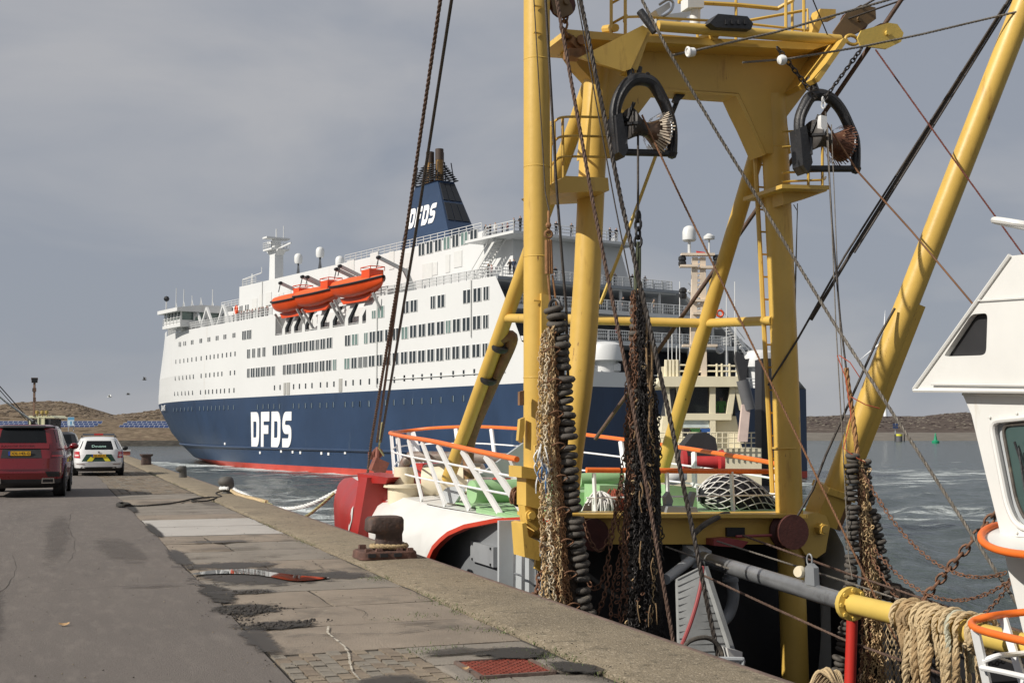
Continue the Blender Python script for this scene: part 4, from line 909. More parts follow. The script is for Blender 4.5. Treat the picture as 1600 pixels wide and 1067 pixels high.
def logo(mb, mapf, w=.86, gap=.17, th=.27):
    """letters D F D S, one unit high, square shouldered with rounded right corners"""
    h = th / 2; x = 0
    for ch in 'DFDS':
        a, b = x + h, x + w - h; r = .2
        if ch == 'D': stroke(mb, [(a, h), *arc(b - r, h + r, r, r, -90, 0), *arc(b - r, 1 - h - r, r, r, 0, 90), (a, 1 - h)], th, mapf, True)
        elif ch == 'F': stroke(mb, [(a, 0), (a, 1 - h), (x + w - .04, 1 - h)], th, mapf); stroke(mb, [(a + h, .5), (x + w - .12, .5)], th * .9, mapf)
        else: stroke(mb, [(x + .02, h), *arc(b - r, h + r, r, r * 1, -90, 0), *arc(b - r, .5 - r * .55, r, r * .55, 0, 90), *arc(a + r, .5 + r * .55, r, r * .55, 270, 180), *arc(a + r, 1 - h - r, r, r, 180, 90), (x + w - .02, 1 - h)], th * .9, mapf)
        x += w + gap
    return x - gap
LW = mat('lettering_white', (.82, .82, .81), .45, var=.02)
sl0, zl0 = FP(392, 698); sl1, zl1 = FP(456, 698); _, zt = FP(424, 643); tot = 4 * .86 + 3 * .17
def m1(x, y): s = lerp(sl0, sl1, x / tot); z = lerp(zl0, zt, y); return fw(s + y * -.0, t_port(s, z) - .09, z)
m1.out = DT
d = MB(); logo(d, m1); d.build('hull_lettering', LW, ferry, smooth=0)
def m2(x, y):
    z = lerp(29.85, 32.75, y); s = lerp(48.3, 41.3, (x - y * .05) / tot); k = C_(z); tt = lerp(12.0, 13.9, k); return fw(s, tt - .1, z)
m2.out = DT
d = MB(); logo(d, m2); d.build('funnel_lettering', LW, ferry, smooth=0)
d = MB(); s, t, z = hullhit(256, 637); yv = .5; 
tv = Vector((t_port(s - .8, z), t_port(s + .8, z))); ux = (fw(s - .8, tv.x, 0) - fw(s + .8, tv.y, 0)).normalized()
text_mesh(d, 'SEAWAYS', fw(s, t, z), ux, (0, 0, 1), 1.1, .12, bold=.02); d.build('bow_name', LW, ferry, smooth=0)
# hull scars, mooring ports
d = MB()
for x, y in ((352, 693), (407, 707), (440, 705), (458, 706), (470, 707), (503, 708), (514, 709), (540, 707)):
    d.cut(); s, t, z = hullhit(x, y); d.box(fw(s, t - .05, z), (.1, .5, .35), FR)
d.build('draught_mark', LW, ferry, smooth=0)
# mooring-deck ventilators at the stern (white mushrooms) on the port and starboard quarter
d = MB()
for px_, s in ((945, 1.6), (1186, 2.2)):
    d.cut(); t, z = FS(px_, 560, s); d.lathe([(1.3, 0), (1.3, 2.5), (2.1, 2.6), (2.1, 3.8), (1.9, 4.3), (1.2, 4.6), (.1, 4.7)], fw(s, t, ZE), n=18)
d.build('mushroom_ventilator', FWHT, ferry)
d = MB(); t, z = FS(960, 570, .8); d.lathe([(.35, 0), (.35, 1.2), (.7, 1.5), (.7, 2.2), (.3, 2.5)], fw(.8, t, ZE), n=12)
for px_ in (925, 930): d.cut(); t, z = FS(px_, 570, .8); fbox(d, .6, 1, t - .2, t + .2, ZE, ZE + 2)
d.build('mooring_fairlead', FWHT, ferry)
d = MB()
for t in (6, 12, 18, 24, 30):
    for z0, z1, s in ((ZC, Z1 - .5, 8.4), (ZD, ZC - .5, 5.6), (ZE, ZD - .5, 3.3)): d.cut(); d.tube([fw(s, t, z0), fw(s, t, z1)], .2, 6)
d.build('terrace_post', LKR, ferry)
d = MB()
for a, b_ in ((fw(6.5, 27.4, Z1), fw(6.5, 31.0, ZC)), (fw(4.2, 29.5, ZC), fw(4.2, 33.5, ZD)), (fw(3.0, 31.5, ZD), fw(3.0, 36.5, ZE))):
    d.cut()
    for o in (-.5, .5): d.beam(a + DS * o, b_ + DS * o, .12, .3)
    for k in range(12): d.box(a.lerp(b_, (k + .5) / 12), (.3, 1.0, .06), FR)
    for o in (-.5, .5): d.tube([a + DS * o + Vector((0, 0, 1)), b_ + DS * o + Vector((0, 0, 1))], .05, 5)
d.build('stern_stair', FWHT, ferry)
# ================================================================== THE BEAM TRAWLER ALONGSIDE
CX = 7.3
trawler = thing('fishing_trawler', 'white and red beam trawler with yellow gantry and orange railings moored along the quay', 'fishing boat', (CX, 16, ZW))
BLK = mat('black_hull_paint', (.014, .014, .016), .5, var=.25, scale=1.5)
def G(px, py, y=14.2): return PY(px, py, y)
# ---- hull: lofted sections, white turtle-back deck, red bow
def hb(y, z):
    base = interp([(-6, 1.6), (-3, 2.1), (0, 2.3), (6, 2.35), (19.5, 2.35), (22, 2.2), (26, 1.75), (29, 1.25), (31, .75), (32.2, .02)], y)
    k = interp([(-5, .72), (-3, .86), (-1, .97), (0, 1.0), (.3, .97), (.5, .89), (.58, .80)], z); kb = interp([(18, 1), (24, .8), (32, .62)], y)
    return base * (k if z > 0 else 1 - (1 - k) * (1 + (1 - kb) * 1.4))
def deckz(y): return interp([(14.2, .60), (18.4, .57), (22, .60), (27, .70), (32.2, .45)], y)
def bowcut(z): return 32.2 - .22 * max(0, .2 - z)
zs = [-5, -4, -3, -2, -1.2, -.6, 0, .2, .4, .58]
def hull_rows(ys, zz, sg):
    return [[(CX + sg * hb(y, z), y if y < 31 else y - .25 * max(0, -z), z if z < .5 else deckz(y) - .02) for y in ys] for z in zz]
mw, mr_, mk = MB(), MB(), MB()
ysA = np.linspace(19.0, 21.4, 9); ysB = np.linspace(21.4, 32.2, 34)
for sg in (-1, 1):
    mr_.grid(hull_rows(ysB, zs, sg), flip=sg > 0); mw.grid(hull_rows(ysA, zs[3:], sg), flip=sg > 0)
    mk.grid(hull_rows(np.linspace(-6, 21.4, 30), zs[:4], sg), flip=sg > 0)
    if sg > 0: mw.grid(hull_rows(np.linspace(14.2, 19.0, 8), zs[3:], sg), flip=True)
for y0 in (-6,): mk.grid([[(CX - hb(y0, z), y0, z) for z in zs[:6]], [(CX + hb(y0, z), y0, z) for z in zs[:6]]])
mr_.build('bow_hull', REDH, trawler, smooth=50); mk.build('lower_hull', BLK, trawler, smooth=50)
# port side with the arched opening (photo outline of the red rim, in the plane of the ship's side)
XS = CX - 2.35
arch_px = [(652, 985), (655, 940), (664, 898), (671, 879), (680, 859), (688, 847), (697, 837), (711, 826), (739, 817), (767, 815), (790, 817), (819, 821)]
arch = [PX(x, y, XS) for x, y in arch_px]
cols = [Vector((XS, 19.0, -2.0))] + arch; rows = []
for zk in zs[3:-1] + [deckz(19) - .02]:
    f = (zk + 2) / (deckz(19) + 1.98); row = []
    for i, a in enumerate(cols):
        y = a.y; top = Vector((CX - hb(y, .58), y, deckz(y) - .02)); q = a.lerp(top, f)
        q.x = CX - hb(y, min(.58, q.z)); row.append(q)
    rows.append(row)
mw.grid(rows, flip=False)
# deck cap
ysD = np.linspace(14.2, 32.2, 46); mw.grid([[(CX - hb(y, .58), y, deckz(y) - .02) for y in ysD], [(CX - hb(y, .58) * .5, y, deckz(y) + .03) for y in ysD], [(CX, y, deckz(y) + .05) for y in ysD], [(CX + hb(y, .58) * .5, y, deckz(y) + .03) for y in ysD], [(CX + hb(y, .58), y, deckz(y) - .02) for y in ysD]], flip=True)
mw.build('whaleback', WHT, trawler, smooth=55)
mb = MB(); pts = [Vector((CX - hb(a.y, min(.58, a.z)) - .012, a.y, a.z)) for a in arch]
mb.grid([[p + Vector((-.03, 0, .0)) for p in pts], [p + Vector((-.03, .0, .0)) + Vector((0, (p.y - 16.2) * .045 + .02, .055)) for p in pts]], flip=False)
mb.grid([[p + Vector((.06, 0, -.0)) for p in pts], [p + Vector((-.03, 0, 0)) for p in pts]], flip=False); mb.build('arch_rim', mat('arch_red', (.50, .045, .02), .45, var=.1), trawler, smooth=60)
mb = MB(); mb.box((5.36, 16.2, -1.1), (.08, 4.6, 3.2)); mb.build('recess_back', GREYP, trawler)
mb = MB(); a, b_ = PX(740, 845, 5.3), PX(776, 886, 5.3); mb.box((5.29, (a.y + b_.y) / 2, (a.z + b_.z) / 2), (.07, a.y - b_.y, a.z - b_.z))
for sy in (-1, 1):
    for sz in (-1, 1): mb.box((5.25, (a.y + b_.y) / 2 + sy * (a.y - b_.y) * .4, (a.z + b_.z) / 2 + sz * (a.z - b_.z) * .4), (.02, .03, .03), mi=1)
mb.build('access_panel', [mat('panel_grey', (.27, .28, .29), .45), DARK], trawler)
mb = MB(); a = PX(797, 850, 5.2); mb.box((5.22, a.y, -1), (.34, .06, 3.2)); mb.build('recess_frame', LGREY, trawler)
mb = MB(); a = PX(811, 850, 5.3); mb.box((5.3, a.y - .1, -1), (.1, .75, 3.0)); mb.build('recess_side_wall', LGREY, trawler)
mb = MB(); y0, y1 = PX(804, 880, 5.15).y, PX(818, 880, 5.15).y
mb.tube(smoothpath([(5.15, y0, -1.6), (5.15, y0, .2), (5.15, (y0 + y1) / 2 + .05, .33), (5.15, y1, .3)], 5), .016, 6); mb.tube([(5.15, y1, -1.6), (5.15, y1, .3)], .016, 6)
for k in range(7): mb.tube([(5.15, y0, -1.4 + k * .28), (5.15, y1, -1.4 + k * .28)], .013, 6)
mb.build('side_ladder', STEEL, trawler)
# working deck, bulwarks, dark bulkhead under the gantry
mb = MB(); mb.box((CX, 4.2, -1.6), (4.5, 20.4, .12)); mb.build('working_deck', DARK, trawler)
mb = MB()
for sg in (-1, 1): mb.grid([[(CX + sg * (hb(y, -1)), y, z) for y in np.linspace(-6, 14.3, 20)] for z in (-2.2, -.55)], flip=sg > 0); mb.grid([[(CX + sg * (hb(y, -1) - .12), y, z) for y in np.linspace(-6, 14.3, 20)] for z in (-1.6, -.55)], flip=sg < 0); mb.grid([[(CX + sg * (hb(y, -1) - d_), y, -.548) for y in np.linspace(-6, 14.3, 20)] for d_ in (0, .12)], flip=sg < 0)
mb.build('bulwark', BLK, trawler)
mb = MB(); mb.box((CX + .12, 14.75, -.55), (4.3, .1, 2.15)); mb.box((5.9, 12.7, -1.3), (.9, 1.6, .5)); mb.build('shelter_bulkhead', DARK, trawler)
mb = MB(); mb.box((7.5, 15.6, .57), (4.1, 2.2, .1)); mb.build('gantry_deck', GREEN, trawler)

# ---- gantry
def prism_px(mb, pts, y, dy, mi=0): return mb.prism([PY(a, b_, y - dy / 2) for a, b_ in pts], (0, dy, 0), mi)
head = MB()
prism_px(head, [(888, 52), (955, 60), (1012, 52), (1250, 72), (1318, 58), (1275, 122), (1229, 183), (1236, 240), (1197, 240), (1176, 192), (1165, 168), (1154, 146), (1028, 138), (985, 195), (956, 245), (914, 245), (926, 127), (905, 104), (888, 78)], 14.2, .26)
prism_px(head, [(880, 58), (960, 64), (1270, 78), (1322, 62), (1322, 54), (1255, 66), (1010, 56), (958, 52), (884, 46)], 14.1, .85)
prism_px(head, [(905, 90), (1004, 40), (1014, 46), (986, 108), (975, 112)], 13.45, .05)
prism_px(head, [(1275, 122), (1318, 60), (1326, 62), (1280, 128)], 13.9, 1.1); prism_px(head, [(985, 108), (1008, 44), (1018, 46), (996, 110)], 13.62, .3)
prism_px(head, [(1154, 147), (1165, 169), (1176, 193), (1197, 241), (1193, 243), (1172, 196), (1160, 172), (1150, 150), (1028, 142), (1028, 138)], 14.2, .34)
gantry = head.build('gantry', YEL, trawler, smooth=30)
m = MB(); m.tube(smoothpath([G(937, 60), G(926, 250), G(915, 480), G(905, 600), G(896, 700), G(893, 800)], 4), [.165] * 13 + [.16, .15, .14, .128, .115, .1, .09, .085], 24); m.build('leg', YEL, gantry)
m = MB(); m.tube(smoothpath([G(1207, 150), G(1216, 330), G(1227, 590), G(1233, 790), G(1243, 1067), G(1247, 1200)], 4), .17, 24)
for yy in (232, 700): q = G(1228 if yy > 600 else 1212, yy); m.lathe([(.172, -.012), (.178, 0), (.172, .012)], q, n=24)
m.build('leg', YEL, gantry)
YLAD = YEL
for top, bot in (((921, 126), (886, 640)), ((1178, 205), (1207, 770))):
    m = MB(); a, b_ = G(*top, 14.35), G(*bot, 14.35); lad = m.tube([a, b_], .03, 6)
    off = Vector((.16, .0, 0)) if top[0] > 1000 else Vector((.17, 0, 0)); n = int((a.z - b_.z) / .29)
    m.tube([a + off, b_ + off], .022, 6)
    for k in range(n): q = a.lerp(b_, (k + .5) / n); m.tube([q, q + off], .013, 6)
    m.build('ladder', YEL, gantry)
m = MB(); prism_px(m, [(856, 291), (884, 275), (950, 278), (952, 298), (868, 302)], 14.1, .9); m.build('platform', YEL, gantry)
m = MB(); prism_px(m, [(1222, 290), (1292, 291), (1292, 299), (1255, 312), (1224, 320)], 14.1, .5); prism_px(m, [(1222, 288), (1296, 290), (1296, 296), (1222, 294)], 14.05, .95); m.build('platform', YEL, gantry)
m = MB()
for yy in (183, 213, 245):
    m.tube(smoothpath([G(954, yy + 1, 13.75), G(885, yy, 13.7), G(868, yy + 6, 13.75), G(861, yy + 14, 14.1), G(861, yy + 8, 14.5)], 5), .016, 6)
for a, b_ in (((879, 183), (880, 278)), ((866, 192), (868, 286)), ((861, 198), (860, 292))): m.tube([G(*a, 13.73), G(*b_, 13.73)], .017, 6)
m.build('platform_rail', YEL, gantry)
m = MB()
for yy in (204, 228, 268, 282):
    m.tube(smoothpath([G(1222, yy + 2, 13.75), G(1268, yy, 13.7), G(1286, yy - 1, 13.75), G(1290, yy - 5, 14.2)], 5), .015, 6)
for x in (1263, 1285): m.tube([G(x, 200, 13.7), G(x, 294, 13.7)], .018, 6)
m.build('platform_rail', YEL, gantry)
m = MB()
for x, y in ((955, 13.75), (977, 13.75), (1228, 13.75), (1256, 13.75), (1090, 14.9), (1150, 14.9), (1238, 14.9)): m.tube([G(x, 66, y), G(x, -60, y)], .02, 6)
for yy in (24, -8): m.tube([G(980, yy, 13.75), G(955, yy + 14, 13.8), G(955, yy + 10, 14.8)], .017, 6)
m.tube(smoothpath([G(978, 40, 13.75), G(982, 27, 13.75), G(1060, 30, 13.75), G(1150, 36, 13.75), G(1262, 48, 13.75)], 4), .016, 6); m.tube([G(1060, 3, 14.9), G(1150, 8, 14.9), G(1215, 14, 14.9), G(1240, 0, 14.7)], .03, 6); m.tube([G(1150, 36, 14.9), G(1262, 16, 14.6), G(1262, 48, 13.75)], .02, 6)
m.build('gantry_rail', YEL, gantry)
m = MB(); m.tube([G(1028, 41, 13.55), G(1312, 63, 13.55)], .066, 14); m.tube([G(1095, 62, 14), G(1118, 56, 13.6)], .05, 8); m.tube([G(945, 46, 14), G(962, 44, 13.7)], .05, 8); m.build('spreader_tube', YEL, gantry)
m = MB(); prism_px(m, [(1262, 68), (1282, 14), (1306, 15), (1306, 28), (1288, 28), (1272, 70)], 14.3, .2); m.build('bracket', YEL, gantry)
m = MB(); prism_px(m, [(1025, 25), (1080, 18), (1076, 26), (1040, 40), (1026, 36)], 14.3, .4); m.build('floodlight', LGREY, gantry)
m = MB(); m.tube([G(1086, 50, 14.5), G(1086, -40, 14.5)], .07, 10); prism_px(m, [(1075, -5), (1100, -5), (1100, 12), (1075, 12)], 14.5, .2); m.build('lamp_post', WHT, gantry)
m = MB(); m.tube(smoothpath([G(1030, 8, 13.8), G(1044, 0, 13.7), G(1052, 6, 13.7), G(1046, 20, 13.7), G(1026, 30, 13.8)], 5), .016, 6, 1); prism_px(m, [(1024, 16), (1046, 3), (1048, 12), (1030, 26)], 13.85, .18); m.build('floodlight', [WHT, STEEL], gantry)
m = MB(); prism_px(m, [(1109, 36), (1122, 22), (1168, 26), (1177, 37), (1174, 46), (1118, 43)], 13.5, .26)
for k in range(4): prism_px(m, [(1134 + k * 10, 31), (1138 + k * 10, 31), (1138 + k * 10, 38), (1134 + k * 10, 38)], 13.36, .03)
m.build('light_box', BLACKI, gantry)
m = MB(); 
for x in (1047, 1085, 1122): m.cut(); q = G(x, 142, 14.2); m.torus(q, .035, .012, (0, 1, 0), 10, 5)
m.build('lifting_eye', YEL, gantry)
m = MB(); prism_px(m, [(1060, 140), (1072, 140), (1070, 150), (1058, 162), (1052, 158)], 14.15, .06); m.tube([G(1058, 158), G(1050, 178)], .03, 6); m.build('stay_end', BLACKI, gantry); m = MB(); m.tube([G(1051, 172), G(967, 400, 14.6), G(938, 475, 14.8)], .022, 6); m.build('stay_rod', YELB, gantry)
# stays that run forward to the foredeck, cross tubes
sl_top, sl_bot = G(931, 108, 14.4), PX(700, 748, 5.85); sr_top, sr_bot = G(1188, 222, 14.4), PX(1030, 748, 8.35)
def on(a, b_, py):
    lo, hi = 0.0, 1.0
    for _ in range(40):
        f = (lo + hi) / 2; q = a.lerp(b_, f) - CAMP; c = CM.transposed() @ q; yy = 533.5 - FPX * c.y / -c.z
        if yy < py: lo = f
        else: hi = f
    return a.lerp(b_, lo)
m = MB(); m.tube([sl_top, sl_bot], .105, 16); m.build('stay', YEL, gantry); m = MB(); m.tube([sr_top, sr_bot], .105, 16); m.build('stay', YEL, gantry)
jl, jr = on(sl_top, sl_bot, 497), on(sr_top, sr_bot, 505)
m = MB(); m.tube([jl, jr], .062, 12); m.build('cross_tube', YEL, gantry); m = MB(); m.tube([jl, G(907, 499)], .062, 12); q = jl.lerp(G(907, 499), .55); m.lathe([(.12, -.015), (.12, .015)], q, (G(907, 499) - jl), 14); m.build('cross_tube', YEL, gantry)
m = MB(); m.tube([jr, G(1208, 501)], .062, 12); m.build('cross_tube', YEL, gantry)
m = MB(); a, b_ = on(sl_top, sl_bot, 532), on(sl_top, sl_bot, 692); o_ = Vector((.15, -.05, .02)); m.tube(smoothpath([a + Vector((.02, -.06, .02)), a + Vector((.1, -.1, .06)), a + o_ + Vector((.04, 0, -.05)), (a + b_) / 2 + o_, b_ + o_ * .9, b_ + Vector((.12, -.03, -.55))], 6), .085, 12); m.build('worn_pipe', BROWNY, gantry)
m = MB()
for f, c in ((.06, 1), (.36, 1)): m.cut(); q = (a).lerp(b_, f); m.lathe([(.13, -.04), (.14, 0), (.13, .04)], q + o_ * .45 + Vector((-.02, -.04, 0)), b_ - a, 12); 
m.build('pipe_clamp', BLACKI, gantry)
# cross beam on deck with hinges and sheaves
m = MB(); prism_px(m, [(836, 808), (1240, 808), (1276, 800), (1291, 806), (1297, 822), (1290, 862), (1276, 872), (1258, 866), (1250, 852), (1180, 850), (836, 850)], 14.2, .42)
prism_px(m, [(836, 803), (1262, 803), (1262, 809), (836, 809)], 14.15, .6)
prism_px(m, [(1136, 824), (1164, 824), (1164, 838), (1136, 838)], 13.97, .05, 1)
beam = m.build('cross_beam', [YEL, DARK], trawler, smooth=30)
for x, y, r in ((922, 834, .19), (1232, 830, .215)):
    q = G(x, y, 13.86); m = MB(); m.lathe([(.04, -.12), (r, -.12), (r, -.07), (r * .78, -.03), (r * .78, .03), (r, .07), (r, .10), (.04, .10)], q, (0, 1, 0), 20); m.build('deck_sheave', MAROON, beam)
q = G(1283, 826, 13.95); m = MB(); m.lathe([(.02, -.07), (.075, -.07), (.075, .1)], q, (0, 1, 0), 6); m.lathe([(.05, -.1), (.05, .1)], q, (0, 1, 0), 10); m.build('hinge_pin', YEL, beam)
m = MB(); prism_px(m, [(1115, 842), (1140, 840), (1170, 846), (1160, 856), (1115, 852)], 13.9, .2); m.tube([G(1150, 838, 13.85), G(1205, 836, 13.85)], .02, 6); m.build('valve_box', REDD, beam)
# ---- port boom, hoisted upright
def B(px, py, y=13.5): return PY(px, py, y)
bt = B(838.5, -330); bb = B(839, 742)
m = MB(); m.tube([bt, bb], .152, 28); boom = m.build('port_boom', YEL, trawler)
m = MB()
for yy in (95, 262, 402, 590): q = B(839, yy, 13.5); m.cut(); m.lathe([(.150, -.012), (.157, 0), (.150, .012)], q, n=28)
m.build('weld_bead', YEL, boom)
m = MB(); prism_px(m, [(846, 458), (860, 462), (861, 740), (846, 738)], 13.36, .12); prism_px(m, [(836, 696), (841, 694), (841, 736), (836, 734)], 13.3, .05); prism_px(m, [(815, 728), (862, 737), (862, 752), (815, 746)], 13.48, .42); m.build('boom_rib', YEL, boom, smooth=20)
m = MB(); prism_px(m, [(822, 745), (848, 750), (846, 796), (822, 790)], 13.48, .3); prism_px(m, [(820, 790), (846, 796), (847, 820), (838, 829), (824, 818)], 13.48, .22); m.build('boom_heel', YEL, boom, smooth=20)
m = MB(); q = B(829, 805, 13.35); m.lathe([(.01, -.06), (.045, -.06), (.045, .2)], q, (0, 1, 0), 6); m.lathe([(.06, -.015), (.06, .02)], q, (0, 1, 0), 12); m.build('hinge_bolt', YEL, boom)
m = MB(); m.tube([B(824, 829, 13.5), B(870, 838, 14.1)], .085, 14); prism_px(m, [(816, 818), (822, 816), (826, 838), (843, 846), (843, 876), (820, 870)], 13.46, .36); prism_px(m, [(838, 866), (846, 870), (844, 893), (836, 888)], 13.46, .05); m.build('hinge_bracket', YEL, boom, smooth=30)
m = MB(); prism_px(m, [(813, 655), (820, 652), (820, 672), (816, 692), (810, 688)], 13.42, .08); m.build('boom_cleat', YEL, boom)
m = MB()
for yy in (10, 52, 470): m.cut(); m.box(B(840, yy, 13.33), (.10, .03, .012))
m.build('boom_step', YEL, boom)
m = MB(); prism_px(m, [(812, 612), (819, 610), (819, 633), (812, 633)], 13.34, .06); m.build('padlock', BROWNY, boom)
# ---- starboard boom, topped out over the far side
a, b_ = PY(1296, 785, 14.2), PY(1640, -95, 12.4)
m = MB(); m.tube([a, b_], .148, 28); sboom = m.build('starboard_boom', YEL, trawler)
d = (b_ - a).normalized(); sd_ = d.cross(Vector((0, -1, 0))).normalized(); sd_ = sd_ if sd_.x > 0 else -sd_
m = MB(); p, q = a + d * .35 + sd_ * .12, a + d * 2.75 + sd_ * .12; m.beam(p + Vector((0, -.04, 0)), q + Vector((0, -.04, 0)), .16, .14, up=sd_); m.build('boom_rib', YEL, sboom)
m = MB(); m.beam(a - d * .28 - sd_ * .03, a + d * .16 - sd_ * .03, .34, .32, up=sd_); m.beam(a + d * .12, a + d * .2, .42, .42, up=sd_); m.build('boom_heel', YEL, sboom)
m = MB(); m.beam(a - d * .2 + sd_ * .17, a + d * .15 + sd_ * .17, .26, .1, up=sd_); m.beam(a - d * .3 + sd_ * .22, a + d * .0 + sd_ * .22, .1, .1, up=sd_); m.build('heel_pocket', BROWNY, sboom)

# ---- bow rails: orange top rail, flat white stanchions, two white bars
railP = [(5.12, 14.15, 1.34), (5.12, 16, 1.43), (5.2, 18, 1.52), (5.45, 20.5, 1.575), (5.85, 23, 1.62), (6.40, 25.0, 1.64), (6.93, 26.7, 1.64), (7.35, 27.3, 1.67), (7.85, 26.9, 1.73), (8.4, 25.4, 1.75), (8.85, 22.5, 1.66), (9.15, 19.5, 1.5), (9.28, 16.8, 1.33), (9.3, 15.3, 1.22), (9.1, 14.75, 1.16), (9.0, 14.7, 1.08)]
RP = smoothpath(railP, 6)
m = MB(); m.tube(RP, .035, 10); rail = m.build('bow_rail', ORANGE, trawler)
def deckpt(p):
    y = p.y - .55 * (1 if p.x < CX else .5) if p.y < 26.5 else p.y - .9; y = max(14.4, y); h = hb(y, .58) - .06
    return Vector((CX - min(h, CX - p.x + .05) if p.x < CX else CX + min(h, p.x - CX + .05), y, deckz(y)))
posts = [14.35, 15.3, 16.35, 17.5, 18.7, 20.0, 21.4, 23.0, 24.8, 26.4, 27.6]
iP = []
for yv in posts:
    for side in (0, 1):
        if side and yv in (14.35, 16.35, 18.7, 21.4): continue
        rng = range(0, 43) if side == 0 else range(43, len(RP) - 8); k = min(rng, key=lambda i: abs(RP[i].y - yv)); iP.append(k)
iP = sorted(set(iP))
m = MB()
for k in iP: m.cut(); p = RP[k] - Vector((0, 0, .03)); q = deckpt(RP[k]); t = (RP[min(k + 1, len(RP) - 1)] - RP[k - 1 if k else 0]).normalized(); m.beam(q, p, .12, .03, up=t.cross(Vector((0, 0, 1))))
m.build('stanchion', WHTR, rail)
for f in (.36, .68):
    m = MB(); m.tube([deckpt(p).lerp(p, f) for p in RP[:len(RP) - 7]], .016, 6); m.build('rail_bar', WHTR, rail)
m = MB(); m.tube([(6.2, 14.62, 1.19), (9.06, 14.62, 1.14)], .035, 10); ar = m.build('after_rail', ORANGE, trawler); m = MB(); m.tube([(6.2, 14.62, .85), (9.06, 14.62, .84)], .012, 6); m.tube([(6.2, 14.62, .62), (9.06, 14.62, .60)], .012, 6); m.build('rail_bar', WHTR, ar)
m = MB()
for x in (6.3, 7.3, 8.22): m.cut(); m.beam((x + .03, 14.62, .45), (x, 14.62, 1.15), .07, .025)
m.build('stanchion', WHTR, ar)
# foredeck gear: winch house, green drum and bench, white cowl, mooring stack pipe
m = MB(); m.lathe([(.02, -.9), (.16, -.9), (.16, .9), (.02, .9)], (6.3, 16.9, .84), (1, .15, 0), 16); m.box((6.6, 15.9, .72), (1.0, .7, .3)); m.build('deck_winch', GREEN, trawler)
m = MB(); m.tube([PY(905, 750, 15.7), PY(972, 745, 15.7)], .09, 14); m.build('winch_barrel', GREEN, trawler); m = MB(); prism_px(m, [(937, 758), (971, 758), (971, 790), (937, 790)], 15.3, .5); m.cut(); prism_px(m, [(1040, 757), (1088, 762), (1090, 800), (1040, 800)], 15.2, .5); m.build('winch_housing', GREEN, trawler); m = MB(); m.prism([(5.5, 14.6, .61), (5.62, 18.6, .6), (8.9, 18.6, .62), (9.0, 14.6, .62)], (0, 0, .02)); m.build('green_deck', GREEN, trawler)
m = MB(); q = PX(690, 770, 5.75); m.prism([(5.6, 18.9, .6), (5.6, 18.2, .6), (5.6, 17.8, .8), (5.6, 17.9, .88), (5.6, 18.6, .82), (5.6, 18.95, .7)], (.05, 0, 0)); m.build('deck_coaming', LGREY, trawler)
m = MB(); prism_px(m, [(745, 745), (818, 692), (840, 690), (840, 748)], 17.6, .08); prism_px(m, [(783, 752), (790, 752), (778, 722), (773, 722)], 17.5, .05); m.build('breakwater', LGREY, trawler)
m = MB(); m.box((6.5, 22.2, .86), (.7, .6, .46)); m.cut(); m.box((7.1, 19.6, .82), (.7, .5, .35)); m.cut(); m.torus((7.9, 21, 1.17), .2, .035, (.1, 0, 1), 16, 6); m.tube([(7.9, 21, .6), (7.9, 21, 1.17)], .03, 6); m.build('hatch_locker', mat('locker_red', (.45, .03, .02), .45), trawler)
q = PX(664, 720, 6.2); m = MB(); m.tube(smoothpath([(5.55, 20.9, .9), (5.55, 20.9, 1.08), (5.63, 20.85, 1.2), (5.85, 20.7, 1.24), (7.6, 19.6, 1.20)], 6), .095, 12, 0); m.build('exhaust_pipe', mat('pipe_brown_grey', (.24, .2, .17), .5, .2, var=.4, scale=3, spot=((.14, .05, .03), .55, 2.5, .1)), trawler)
m = MB(); m.lathe([(.02, -.2), (.27, -.2), (.27, .24), (.34, .25), (.34, .30), (.17, .31), (.17, .58), (.03, .59)], (5.55, 20.9, .48), n=18); m.build('ventilator_base', CREAM, trawler)
m = MB(); m.lathe([(.05, -.55), (.22, -.5), (.30, .1), (.3, .5), (.02, .5)], (6.35, 20.6, .86), (-.75, .5, -.1), 16); m.build('cowl', CREAM, trawler)
m = MB(); m.box((7.0, 20.4, .78), (1.1, .4, .2)); m.tube(smoothpath([(6.4, 20.0, 1.0), (6.8, 19.8, .95), (7.3, 19.8, 1.0), (7.6, 20, .9)], 5), .06, 8); m.tube(smoothpath([(6.9, 19.4, .95), (7.2, 19.2, .8), (7.5, 19.5, .75), (7.1, 19.7, .9)], 5), .05, 8); m.build('mooring_gear', WHTR, trawler)
# bow: bracket fin, white slashes, fairlead box
m = MB(); e = PX(566, 745, 6.1); f_ = PX(547, 848, 5.55)
e, e2, f_, f2 = PX(561, 745, 5.02), PX(574, 746, 5.02), PX(545, 852, 4.86), PX(556, 852, 4.86); m.prism([e, e2, f2, f_], (.95, .05, 0)); m.prism([PX(558, 739, 5.0), PX(606, 746, 5.2), PX(602, 756, 5.2), PX(560, 753, 5.0)], (.5, .3, 0)); m.tube([PX(562, 781, 5.2), PX(607, 785, 5.35)], .025, 6); m.prism([PX(604, 750, 5.5), PX(618, 752, 5.5), PX(612, 772, 5.4), PX(606, 772, 5.4)], (.3, .2, 0)); m.build('bow_bracket', REDH, trawler)
m = MB()
for P in ([(544, 826), (549, 795), (552, 790), (550, 812), (545, 830)], [(578, 846), (586, 828), (588, 832), (584, 850)]): 
    # laid on the hull: march each corner to the hull side
    out = []
    for x, y in P:
        lo, hi = 4.9, 7.2
        for _ in range(24):
            mid = (lo + hi) / 2; q = PX(x, y, mid)
            if CX - hb(min(q.y, 32), q.z) > mid: lo = mid
            else: hi = mid
        out.append(PX(x, y, lo - .03))
    m.cut(); m.add(out, [tuple(range(len(out)))])
m.build('hull_slash', WHT, trawler, smooth=0)

